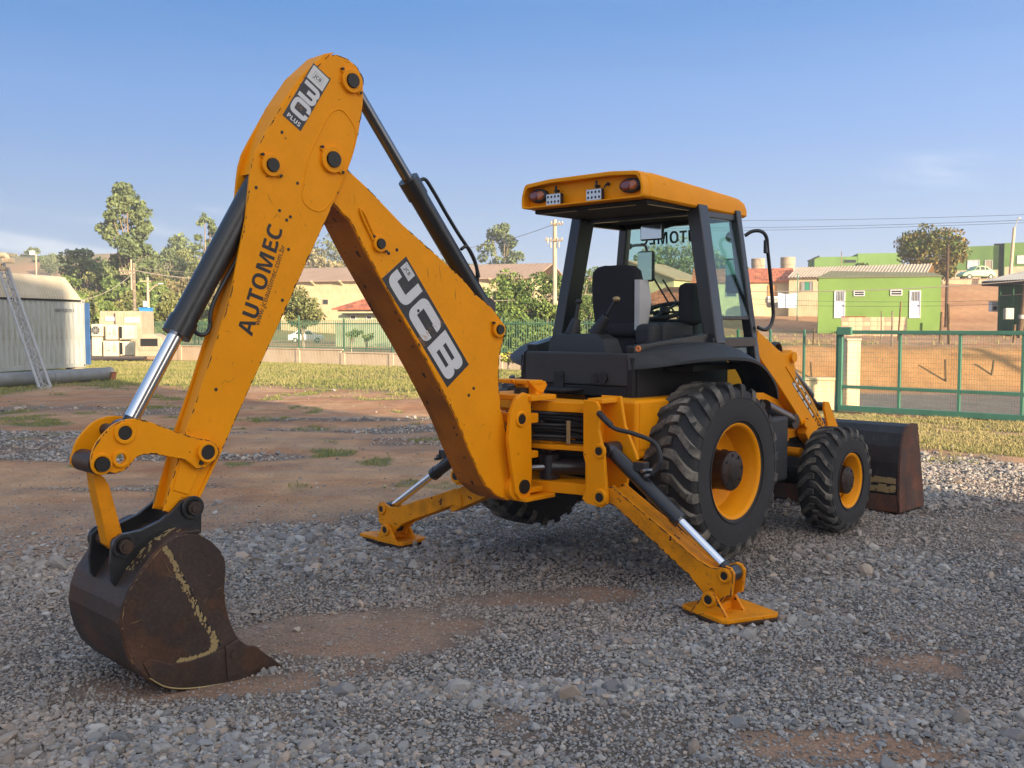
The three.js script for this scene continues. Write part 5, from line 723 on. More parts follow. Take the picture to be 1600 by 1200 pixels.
decal('model_decal', dipper, [-1.761, 3.392], [-1.644, 3.317], [-2.015, 3.099], 0.1605, decalMat(canvasTex(256, 720, (c, w, hh) => {
  c.fillStyle = INK; c.fillRect(0, 0, w, hh); c.fillStyle = '#cfcfcc'; c.fillRect(14, 14, 228, 170); smallLogo(c, 128, 100, 120);
  c.strokeStyle = GREY; c.lineJoin = 'round'; c.lineWidth = 50;
  c.beginPath(); c.moveTo(24, 232); c.lineTo(180, 232); c.bezierCurveTo(236, 232, 236, 312, 180, 312); c.lineTo(104, 312); c.moveTo(180, 312); c.bezierCurveTo(236, 312, 236, 392, 180, 392); c.lineTo(24, 392); c.stroke();
  c.beginPath(); c.moveTo(228, 510); c.bezierCurveTo(228, 454, 214, 450, 176, 450); c.lineTo(92, 450); c.bezierCurveTo(46, 450, 40, 462, 40, 520); c.bezierCurveTo(40, 582, 50, 590, 92, 590); c.lineTo(176, 590); c.bezierCurveTo(216, 590, 228, 584, 228, 540); c.stroke();
  c.fillStyle = '#d8d8d8'; c.font = 'bold 78px sans-serif'; c.textAlign = 'center'; c.save(); c.translate(128, 696); c.scale(1.02, 0.86); c.fillText('PLUS', 0, 0); c.restore();
  const r = rng(8); scratch(c, w, hh, 26, r, '#9a9ba0'); c.fillStyle = '#b5803a'; for (let i = 0; i < 22; i++) c.fillRect(60 + r() * 90, 480 + r() * 60, 2 + r() * 14, 2 + r() * 4);
})));
function words(text, f, size, a, b, s, place, parent, mat = M.lettering) { // cut vinyl letters running from a to b
  const g = new TextGeometry(text, { font: f, size, depth: 0.0012, curveSegments: 4, bevelEnabled: false }); g.computeBoundingBox();
  const bb = g.boundingBox, L = bb.max.x - bb.min.x, A = V(a[0], a[1], s), d = V(b[0] - a[0], b[1] - a[1], 0), k = d.length() / L; g.translate(-bb.min.x, 0, 0); g.scale(k, k, 1);
  const X = d.normalize(), Z = V(0, 0, 1); g.applyMatrix4(new THREE.Matrix4().makeBasis(X, Z.clone().cross(X), Z).setPosition(A)); place(g);
  return P('lettering', [g], mat, null, parent);
}
words('AUTOMEC', font, 0.1, [-2.207, 1.835], [-2.0, 2.44], 0.1605, inArm, dipper);
words('www.jcbautomec.com.br', fontRegular, 0.05, [-2.163, 1.895], [-1.985, 2.345], 0.1605, inArm, dipper);

edgeChips('paint_chip', fl(dipPts), 0.1598, 120, 43, dipper); faceMarks(fl(dipPts), 0.1598, 46, 44, dipper);

squeeze = (u, s) => s;
// --- rams of the arm
function ram(a, b, mid, rb, rr, s, chrome = M.chrome) { // barrel from a to mid (0..1 of the way), rod on to b; points [u, y]
  const at = (t) => h(lerp(a[0], b[0], t), lerp(a[1], b[1], t), s);
  const d = Math.hypot(b[0] - a[0], b[1] - a[1]);
  const br = P('ram_barrel', [cyl(at(0), at(mid), rb), cyl(at(mid - 0.09 / d), at(mid + 0.006 / d), rb * 1.12), across(a, s - 0.055, s + 0.055, rb * 1.1)], M.black);
  P('ram_rod', [cyl(at(mid), at(1 - 0.075 / d), rr)], chrome);
  P('rod_eye', [across(b, s - 0.05, s + 0.05, rr * 1.7), cyl(at(1 - 0.085 / d), at(1), rr * 1.02)], M.black); return { at, d, br };
}
const bc = ram([2.068, 2.77], [2.902, 1.344], 0.645, 0.070, 0.040, 0.07);
P('ram_pipe', [tube([[0.09, 0], [0.095, 0.05], [0.3, 0.09], [0.5, 0.09], [0.545, 0.115], [0.565, 0.135], [0.595, 0.135], [0.61, 0.10], [0.605, 0.05]].map(([t, o]) => { const p = bc.at(t); const nx = 0.852, ny = 0.523; return [p[0] + nx * o, p[1] - ny * o * 1.0, p[2] + 0.03]; }), 0.012, 48)], M.black, null, bc.br);
const dr = ram([0.345, 2.02], [1.444, 3.38], 0.575, 0.062, 0.036, 0.05, M.oldchrome);
P('ram_gland', [cyl(dr.at(0.565), dr.at(0.60), 0.07)], M.black, null, dr.br);
P('ram_hose', [tube([dr.at(0.56), ...[[0.565, 0.075], [0.555, 0.105], [0.50, 0.115], [0.40, 0.115], [0.30, 0.12], [0.21, 0.13], [0.145, 0.11], [0.10, 0.05], [0.07, 0.0]].map(([t, o]) => { const p = dr.at(t); return [p[0] + o * 0.74, p[1] + o * 0.67, p[2] + 0.02]; })], 0.0125, 60), tube([[0.26, 0.05], [0.25, 0.10], [0.19, 0.105], [0.12, 0.06]].map(([t, o]) => { const p = dr.at(t); return [p[0] + o * 0.74, p[1] + o * 0.67, p[2] + 0.05]; }), 0.012, 24)], M.hose, null, dr.br);

// --- tipping levers, link and bucket
squeeze = (u, s) => (s > 0.196 ? s : s < -0.196 ? s + 0.14 : 0.196 - (0.196 - s) * 0.643);
const levPts = smoothPts([[3.123, 1.254], [3.1, 1.312], [3.045, 1.374], [3.004, 1.404], [2.936, 1.424], [2.86, 1.418], [2.797, 1.393], [2.718, 1.356], [2.63, 1.322], [2.563, 1.298], [2.486, 1.279], [2.436, 1.227], [2.44, 1.195], [2.486, 1.151], [2.54, 1.132], [2.574, 1.137], [2.60, 1.163], [2.633, 1.187], [2.707, 1.209], [2.793, 1.23], [2.857, 1.236], [2.899, 1.222], [2.935, 1.182], [2.976, 1.159], [3.037, 1.155], [3.097, 1.172], [3.122, 1.204]], 2);
for (const s of [1, -1]) {
  const lev = P('tipping_lever', [slab(levPts, s > 0 ? 0.166 : -0.196, s > 0 ? 0.196 : -0.166, 0.005, [[2.979, 1.227, 0.026]])], M.yellow);
  const a = (t0, t1) => s > 0 ? [0.196 + t0, 0.196 + t1] : [-0.196 - t1, -0.196 - t0];
  P('pin_boss', [ring([2.954, 1.356], ...a(-0.002, 0.012), 0.036, 0.056), ring([2.979, 1.227], ...a(-0.002, 0.014), 0.026, 0.044), ring([2.511, 1.219], ...a(-0.002, 0.024), 0.04, 0.056), ring([3.076, 1.21], ...a(-0.002, 0.014), 0.038, 0.054)], M.yellow, null, lev);
  P('pin', [across([2.954, 1.356], ...a(-0.02, 0.006), 0.036), across([2.511, 1.219], ...a(-0.02, 0.017), 0.04), across([3.076, 1.21], ...a(-0.02, 0.03), 0.036), across([2.545, 1.165], ...a(-0.002, 0.014), 0.012, 6)], M.pin, null, lev);
}
edgeChips('paint_chip', fl(levPts), 0.1958, 120, 45, jcb, inArm, 0.8);
P('lever_tube', [across([3.076, 1.21], -0.165, 0.165, 0.056), across([2.954, 1.356], -0.165, 0.165, 0.033)], M.steel);
P('bucket_link', [slab([[3.085, 1.17], [3.03, 1.13], [3.005, 1.085], [2.945, 0.837], [2.925, 0.80], [2.935, 0.755], [2.985, 0.745], [3.02, 0.78], [3.075, 1.07]], -0.07, 0.075, 0.006)], M.worn);
squeeze = (u, s) => s;
const E1 = [[3.043, 0.70], [3.03, 0.81], [2.989, 0.843], [2.878, 0.85], [2.777, 0.884], [2.703, 0.931], [2.657, 0.975], [2.604, 0.99], [2.559, 0.972], [2.542, 0.925], [2.548, 0.79], [2.63, 0.74], [2.81, 0.64], [2.93, 0.565], [3.005, 0.56], [3.037, 0.607]];
const bktOut = [[2.70, 0.822], [2.622, 0.808], [2.562, 0.764], [2.51, 0.706], [2.485, 0.652], [2.481, 0.593], [2.491, 0.494], [2.485, 0.407], [2.463, 0.315], [2.433, 0.243], [2.394, 0.184], [2.346, 0.146], [2.209, -0.021], [2.477, -0.016], [2.638, 0.0], [2.756, 0.021], [2.842, 0.057], [2.924, 0.119], [2.991, 0.197], [3.024, 0.273], [3.042, 0.344], [3.05, 0.426], [3.038, 0.504], [3.01, 0.579], [2.954, 0.656], [2.883, 0.732], [2.812, 0.79], [2.75, 0.822]];
const shellOut = [[2.62, 0.832], [2.71, 0.838], [2.75, 0.828], [2.82, 0.795], [2.893, 0.737], [2.962, 0.662], [3.018, 0.583], [3.047, 0.506], [3.059, 0.426], [3.05, 0.342], [3.032, 0.27], [2.998, 0.193], [2.93, 0.113], [2.846, 0.05], [2.758, 0.013], [2.638, -0.008], [2.477, -0.024], [2.25, -0.028]];
const off = (p, d) => { const c = [2.72, 0.42]; return p.map(([x, y]) => { const l = Math.hypot(x - c[0], y - c[1]); return [x - (x - c[0]) / l * d, y - (y - c[1]) / l * d]; }); };
const bucket = P('digging_bucket', [slab(bktOut, 0.312, 0.33, 0.004), slab(bktOut, -0.33, -0.312, 0.004), slab([...shellOut, ...off(shellOut, 0.018).reverse()], -0.326, 0.326, 0.004)], M.steel);
P('side_cutter', [1, -1].map((s) => slab([[2.50, 0.187], [2.423, 0.214], [2.368, 0.165], [2.328, 0.156], [2.115, -0.034], [2.206, -0.032], [2.49, -0.022]], s > 0 ? 0.328 : -0.348, s > 0 ? 0.348 : -0.328, 0.005)), M.steel, null, bucket);
P('cutter_bolt', [[2.445, 0.135]].map((c) => across(c, 0.347, 0.353, 0.027, 16)), M.steel, null, bucket);
P('wear_plate', [slab([[2.482, 0.178], [2.576, 0.166], [2.697, 0.156], [2.80, 0.166], [2.869, 0.20], [2.915, 0.222], [2.945, 0.20], [2.91, 0.122], [2.84, 0.062], [2.75, 0.028], [2.638, 0.006], [2.49, -0.01]], 0.329, 0.338, 0.003)], M.steel, null, bucket);
edgeChips('worn_edge', fl(bktOut), 0.3298, 40, 51, bucket, inArm, 0.8, M.tan); faceMarks(fl(bktOut), 0.3298, 18, 52, bucket, inArm, 0.12, M.tan);
for (const s of [-0.24, -0.08, 0.08, 0.24]) P('tooth', [slab([[2.36, 0.045], [2.26, 0.022], [2.075, -0.038], [2.26, -0.040], [2.38, -0.032]], s - 0.035, s + 0.035, 0.008)], M.steel, null, bucket);
const ears = P('bucket_ear', [slab(E1, 0.17, 0.196, 0.005), slab(E1, -0.09, -0.064, 0.005)], M.black, 'black hinge bracket welded on the bucket', bucket);
for (const c of [[2.974, 0.785], [2.6, 0.932]]) { P('pin_boss', [ring(c, 0.194, 0.214, 0.04, 0.062), ring(c, -0.108, -0.088, 0.04, 0.062)], M.black, null, bucket); P('pin', [across(c, -0.125, 0.238, 0.036), across(c, 0.232, 0.246, 0.024, 6)], M.steel, null, bucket); }
{ // weld seams and rubbed paint on the near side of the bucket
  const seam = (pts, r, s) => inArm(new THREE.TubeGeometry(new THREE.CatmullRomCurve3(pts.map(([u, y]) => V(-u, y, s))), 50, r, 6));
  P('weld_seam', [seam([[2.50, -0.012], [2.64, 0.003], [2.756, 0.026], [2.84, 0.06], [2.915, 0.12]], 0.0045, 0.337), seam([[2.492, -0.01], [2.488, 0.08], [2.492, 0.17]], 0.0045, 0.334)], M.brass, 'yellowish worn weld along the bucket edge', bucket);
  const r = rng(31), strip = [];
  const path = new THREE.CatmullRomCurve3([[2.814, 0.769], [2.78, 0.70], [2.718, 0.555], [2.633, 0.375], [2.552, 0.215], [2.576, 0.182], [2.66, 0.166], [2.76, 0.17]].map(([u, y]) => V(-u, y, 0)));
  for (let i = 0; i < 420; i++) { const t = r(), p = path.getPoint(t), w = (t < 0.72 ? lerp(0.010, 0.017, t) : 0.006), n = 5, pts = [], ox = (r() + r() - 1) * w * 1.7, oy = (r() + r() - 1) * w * 1.4, q = (0.25 + 0.75 * r() * r()) * 0.012; for (let k = 0; k < n; k++) { const a = k / n * 6.283; pts.push([p.x + ox + Math.cos(a) * q * (0.45 + 0.9 * r()), p.y + oy + Math.sin(a) * q * (0.7 + 1.3 * r())]); } const g = plate(pts, 0.0012, 0); g.translate(0, 0, 0.3299 + 0.000004 * i); strip.push(inArm(g)); }
  { const c = new THREE.CatmullRomCurve3([[2.835, 0.76], [2.795, 0.70], [2.725, 0.56], [2.645, 0.385], [2.56, 0.225], [2.54, 0.19]].map(([u, y]) => V(u + -0.028, y, 0))); const L = c.getPoints(24), pts = [...L.map((p) => [p.x, p.y]), ...L.reverse().map((p, k) => [p.x + 0.016 + 0.006 * Math.sin(k * 2.3), p.y + 0.003])]; P('dark_scar', [slab(pts, 0.3292, 0.3304, 0)], M.under, 'dark scar along the cream paint on the bucket side', bucket); }
  P('rubbed_paint', strip, M.primer, 'old cream paint showing on the bucket side', bucket);
}

{ // rubbed cream paint where the bracket meets the bucket back
  const r = rng(61), l = []; for (let i = 0; i < 70; i++) { const k = r(), a = shellOut[1 + Math.floor(k * 4)], c = shellOut[2 + Math.floor(k * 4)], t = r(), u = lerp(a[0], c[0], t), y = lerp(a[1], c[1], t), s = r() < 0.65 ? 0.20 + 0.10 * r() * r() : -0.10 - 0.1 * r(); const g = box(0.004 + 0.03 * r() * r(), 0.0016, 0.003 + 0.012 * r(), 0, 0, 0, 0), ang = Math.atan2(c[1] - a[1], -(c[0] - a[0])); g.rotateZ(ang); const q = h(u, y, s); g.translate(q[0], q[1] + 0.0004, q[2]); l.push(g); }
  const m = P('rubbed_paint', l, M.primer, null, bucket); m.userData.kind = 'stuff';
}
// --- king post, carriage and rear frame
const rearPl = (pts, x0, x1, b = 0.006, holes = []) => turnInto(plate(pts, x1 - x0, b, holes), [0, 0, 1], [0, 1, 0], [-1, 0, 0], [x1, 0, 0]);   // outline in (z, y)
const kpOut = [[-1.44, 1.39], [-1.36, 1.425], [-1.294, 1.403], [-1.28, 0.83], [-1.30, 0.68], [-1.40, 0.665], [-1.45, 0.72], [-1.50, 0.95], [-1.526, 1.103], [-1.50, 1.29]];
const king = P('king_post', [sidePl(kpOut, 0.175, 0.21), sidePl(kpOut, -0.21, -0.175), box3(-1.33, -1.2, 1.2, 1.27, -0.2, 0.2), box3(-1.33, -1.2, 0.95, 1.0, -0.2, 0.2), box3(-1.42, -1.15, 0.70, 0.74, -0.2, 0.2), box3(-1.32, -1.05, 1.36, 1.40, -0.12, 0.24), box3(-1.40, -1.08, 0.655, 0.685, -0.1, 0.26)], M.yellow);
P('pin', [cyl([-1.40, 1.24, 0.2], [-1.40, 1.24, 0.225], 0.034), cyl([-1.37, 0.76, -0.2], [-1.37, 0.76, 0.225], 0.05), cyl([-1.16, 0.62, 0], [-1.16, 1.44, 0], 0.06)], M.pin, null, king);
P('pin_boss', [[-1.40, 1.24]].map(([x, y]) => { const g = new THREE.TorusGeometry(0.045, 0.014, 8, 24); g.translate(x, y, 0.21); return g; }), M.yellow, null, king);
P('boom_lock', [box3(-1.15, -1.08, 1.39, 1.47, 0.05, 0.13), box3(-1.2, -1.08, 1.47, 1.50, -0.22, 0.14), sidePl([[-1.24, 1.50], [-1.05, 1.49], [-1.03, 1.46], [-1.08, 1.40], [-1.14, 1.42]], 0.11, 0.135), sidePl([[-1.24, 1.50], [-1.05, 1.49], [-1.03, 1.46], [-1.08, 1.40], [-1.14, 1.42]], -0.05, -0.03)], M.yellow, null, king);
const bar = (y0, y1, x0, x1, z1 = 0.56) => { // a cross plate, bowed back towards its middle
  const s = shapeOf([[-z1, x1], [z1, x1], [z1, x0], [0.42, x0 - 0.01], [0.2, x0 - 0.07], [0, x0 - 0.10], [-0.2, x0 - 0.07], [-0.42, x0 - 0.01], [-z1, x0]]);
  const g = plate(s, y1 - y0, 0.006); return turnInto(g, [0, 0, 1], [1, 0, 0], [0, 1, 0], [0, y0, 0]);
};
const frame = P('rear_frame', [bar(1.275, 1.345, -1.03, -0.78), bar(1.0, 1.035, -1.03, -0.85), bar(0.685, 0.765, -1.03, -0.78), box3(-1.05, -0.78, 0.985, 1.05, 0.08, 0.2), box3(-0.80, -0.74, 0.7, 1.34, -0.56, -0.45), box3(-0.80, -0.74, 0.7, 1.34, 0.45, 0.56)], M.yellow);
P('frame_bolt', [[0.10], [0.16], [0.0], [-0.1]].map(([z], i) => i < 2 ? cyl([-1.03, 0.985, z], [-1.03, 0.965, z], 0.014, 0.014, 6) : cyl([-1.125, 0.725, z], [-1.14, 0.725, z], 0.016, 0.016, 8)), M.pin, null, frame);
// stabiliser housings, legs, rams and feet: built for the right side, mirrored for the left
function stabiliser(side) {
  const mz = (g) => { if (side < 0) { g.scale(1, 1, -1); const n = g.index; if (n) { const a = n.array; for (let i = 0; i < a.length; i += 3) { const t = a[i]; a[i] = a[i + 1]; a[i + 1] = t; } } else for (const k of Object.keys(g.attributes)) { const A = g.attributes[k], s = A.itemSize; for (let i = 0; i < A.count; i += 3) for (let c = 0; c < s; c++) { const t = A.array[i * s + c]; A.array[i * s + c] = A.array[(i + 1) * s + c]; A.array[(i + 1) * s + c] = t; } } } return g; };
  const sag = (g) => { if (side < 0) { const p = g.attributes.position; for (let i = 0; i < p.count; i++) p.setY(i, p.getY(i) - 0.20 * clamp((1.60 - Math.abs(p.getZ(i))) / 0.82, 0, 1.08)); } return g; };   // the left leg stands a little lower
  const Q = (name, geos, mat, parent, label, low) => P(name, geos.flat().map(mz).map((g) => (low ? sag(g) : g)), mat, label, parent ?? jcb);
  const R1 = [[0.553, 1.379], [0.667, 1.375], [0.691, 1.339], [0.686, 1.177], [0.734, 1.029], [0.766, 0.71], [0.761, 0.671], [0.714, 0.640], [0.581, 0.655], [0.545, 0.684], [0.581, 0.756], [0.586, 0.901], [0.555, 0.994]];
  const R2 = [[0.553, 1.40], [0.72, 1.40], [0.76, 1.20], [0.86, 1.0], [0.87, 0.97], [0.80, 0.90], [0.766, 0.71], [0.714, 0.640], [0.581, 0.655], [0.56, 0.9]];
  const hous = Q('stabiliser_housing', [rearPl(R1, -1.135, -1.105), rearPl(R2, -0.93, -0.90), box3(-1.11, -0.91, 0.66, 1.375, 0.552, 0.585), box3(-1.11, -0.91, 1.355, 1.39, 0.57, 0.70)], M.yellow);
  const boss = (y, z, x, r) => { const g = new THREE.TorusGeometry(r, 0.014, 8, 24); g.rotateY(Math.PI / 2); g.translate(x, y, z); return g; };
  Q('pin_boss', [boss(0.715, 0.713, -1.14, 0.046), boss(1.034, 0.706, -1.14, 0.04), cyl([-1.15, 0.715, 0.713], [-1.13, 0.715, 0.713], 0.05), cyl([-1.15, 1.034, 0.706], [-1.13, 1.034, 0.706], 0.044)], M.yellow, hous);
  Q('pin', [cyl([-1.157, 0.715, 0.713], [-0.88, 0.715, 0.713], 0.032), cyl([-1.157, 1.034, 0.706], [-0.88, 1.034, 0.706], 0.028)], M.pin, hous);
  const F1 = [[1.44, 0.05], [1.54, 0.19], [1.575, 0.215], [1.62, 0.205], [1.65, 0.16], [1.73, 0.05]];
  const L1 = [[0.712, 0.765], [0.695, 0.71], [0.71, 0.672], [0.803, 0.66], [1.047, 0.505], [1.265, 0.372], [1.42, 0.272], [1.51, 0.185], [1.53, 0.125], [1.58, 0.115], [1.63, 0.135], [1.675, 0.187], [1.72, 0.205], [1.732, 0.295], [1.735, 0.345], [1.711, 0.379], [1.672, 0.386], [1.63, 0.366], [1.575, 0.36], [1.473, 0.395], [1.362, 0.46], [1.221, 0.547], [1.045, 0.645], [0.817, 0.778], [0.786, 0.80]];
  const L2 = L1.filter(([z]) => z < 1.62);
  const leg = Q('stabiliser_leg', [rearPl(L1, -1.10, -1.072), rearPl(L1, -0.968, -0.94), rearPl([[0.73, 0.755], [0.81, 0.668], [1.047, 0.514], [1.42, 0.285], [1.53, 0.20], [1.60, 0.20], [1.63, 0.30], [1.575, 0.352], [1.473, 0.388], [1.221, 0.54], [0.80, 0.78]], -1.074, -0.966, 0.003)], M.worn, null, null, true);
  if (side > 0) { const rp = (g) => turnInto(g, [0, 0, 1], [0, 1, 0], [-1, 0, 0], [0, 0, 0]); edgeChips('paint_chip', L1, 1.0998, 150, 47, leg, rp, 1.2); faceMarks(L1, 1.0998, 40, 48, leg, rp, 0.07); edgeChips('paint_chip', F1, 1.1378, 50, 49, leg, rp, 1.1); }
  if (side < 0) P('leg_inner_end', [beam([-1.02, 0.475, -0.86], [-1.02, 0.672, -0.40], 0.135, 0.155)], M.worn, null, leg);
  Q('pin_boss', [boss(0.325, 1.673, -1.104, 0.036), boss(0.164, 1.583, -1.142, 0.038)], M.worn, leg);
  Q('pin', [cyl([-1.112, 0.325, 1.673], [-0.93, 0.325, 1.673], 0.032), cyl([-1.152, 0.164, 1.583], [-0.89, 0.164, 1.583], 0.033)], M.pin, leg);
  const padShape = shapeOf(side > 0 ? [[1.335, -1.02], [1.345, -1.075], [1.70, -1.20], [1.745, -1.185], [1.90, -0.84], [1.885, -0.80], [1.50, -0.665], [1.43, -0.70]] : [[1.40, -1.10], [1.43, -1.13], [1.98, -1.10], [2.0, -1.05], [1.90, -0.80], [1.86, -0.78], [1.46, -0.80], [1.42, -0.84]]);
  const pad = turnInto(plate(padShape, 0.028, 0.006), [0, 0, 1], [1, 0, 0], [0, 1, 0], [0, 0.045, 0]);
  const foot = Q('stabiliser_foot', [rearPl(F1, -1.138, -1.112), rearPl(F1, -0.93, -0.905), pad, box3(-1.12, -0.92, 0.05, 0.13, 1.60, 1.625)], M.worn);
  const skirt = turnInto(plate(padShape, 0.05, 0.004), [0, 0, 1], [1, 0, 0], [0, 1, 0], [0, -0.006, 0]);
  Q('foot_rim', [skirt], M.steel, foot, 'rusty rim under the stabiliser foot');
  const a = [-1.02, side > 0 ? 1.034 : 0.93, 0.706], b = [-1.02, side > 0 ? 0.325 : 0.315, 1.673], mid = side > 0 ? 0.585 : 0.40, at = (t) => a.map((v, i) => lerp(v, b[i], t));
  const st = Q('ram_barrel', [cyl(at(0.02), at(mid), 0.05), cyl(at(mid - 0.03), at(mid + 0.015), 0.054), cyl([-1.09, a[1], 0.706], [-0.95, a[1], 0.706], 0.055), box(0.07, 0.07, 0.09, at(0.22)[0], at(0.22)[1] + 0.06, at(0.22)[2] + 0.05)], M.black);
  Q('ram_fitting', [cyl([at(0.25)[0] - 0.05, at(0.25)[1] + 0.06, at(0.25)[2] + 0.06], [at(0.25)[0] + 0.03, at(0.25)[1] + 0.06, at(0.25)[2] + 0.08], 0.016, 0.016, 6), cyl([at(0.29)[0] - 0.05, at(0.29)[1] + 0.06, at(0.29)[2] + 0.05], [at(0.29)[0] + 0.03, at(0.29)[1] + 0.06, at(0.29)[2] + 0.06], 0.014, 0.014, 6)], M.oldchrome, st);
  Q('ram_rod', [cyl(at(mid), at(0.965), 0.03)], M.chrome);
  Q('rod_eye', [cyl([-1.068, 0.325, 1.673], [-0.972, 0.325, 1.673], 0.052), cyl(at(0.93), at(0.99), 0.032)], M.black);
}
stabiliser(1); stabiliser(-1);
P('stabiliser_hose', [tube([[-1.14, 1.285, 0.70], [-1.15, 1.26, 0.75], [-1.13, 1.20, 0.82], [-1.06, 1.165, 0.93], [-1.0, 1.10, 1.07], [-1.0, 0.98, 1.11], [-1.02, 0.89, 1.05], [-1.03, 0.90, 0.98]], 0.016, 60)], M.hose);
P('hose_sleeve', [tube([[-1.13, 1.295, 0.69], [-1.15, 1.265, 0.745], [-1.135, 1.215, 0.80]], 0.022, 16)], M.hose);
// hoses, swing rams and gearbox seen through the frame
P('swing_ram', [cyl([-0.62, 0.86, 0.52], [-1.02, 0.86, 0.16], 0.06), cyl([-0.72, 0.86, -0.52], [-1.02, 0.86, -0.16], 0.06), cyl([-1.0, 0.77, 0.13], [-1.0, 0.95, 0.13], 0.075)], M.black);
P('swing_rod', [cyl([-1.02, 0.86, 0.16], [-1.2, 0.85, -0.02], 0.028)], M.oldchrome);
{ const hs = []; for (let i = 0; i < 9; i++) { const y = 1.05 + 0.028 * i, o = 0.05 * Math.sin(i * 2.1); hs.push(tube([[-1.3, y + o * 0.4, -0.05 + 0.02 * (i % 3)], [-1.16, y + 0.02, 0.06 + o], [-1.02 - o, y + 0.015, 0.25], [-0.88, y - 0.01 + o * 0.5, 0.40], [-0.72, y + o, 0.44]], 0.012 + 0.002 * (i % 2), 28)); } P('hose_bundle', hs, M.hose); }
P('hose_tag', [box(0.012, 0.17, 0.035, -1.06, 1.13, 0.36)], M.primer);
P('power_socket', [(() => { const g = new THREE.TorusGeometry(0.016, 0.008, 8, 20); g.rotateY(Math.PI / 2); g.translate(-0.55, 1.725, 0.60); return g; })()], M.orange);
P('grey_pipe', [cyl([-0.95, 1.16, 0.02], [-0.95, 1.40, 0.02], 0.016)], M.oldchrome);
P('gearbox', [box3(-0.66, 1.0, 0.55, 1.28, -0.34, 0.34, 0.04), box3(-0.2, 0.25, 0.50, 0.80, -0.6, 0.6, 0.05), cyl([0, 0.809, -0.75], [0, 0.809, 0.75], 0.14), cyl([2.165, 0.481, -0.8], [2.165, 0.481, 0.8], 0.09), box3(0.9, 2.5, 0.50, 0.80, -0.3, 0.3, 0.03)], M.under);
P('hydraulic_tank', [box3(-0.74, 0.15, 0.93, 1.36, 0.44, 0.72, 0.03), box3(-0.74, 0.15, 0.93, 1.36, -0.72, -0.44, 0.03), box3(-0.70, -0.2, 1.0, 1.34, 0.715, 0.728, 0.01)], M.yellow);
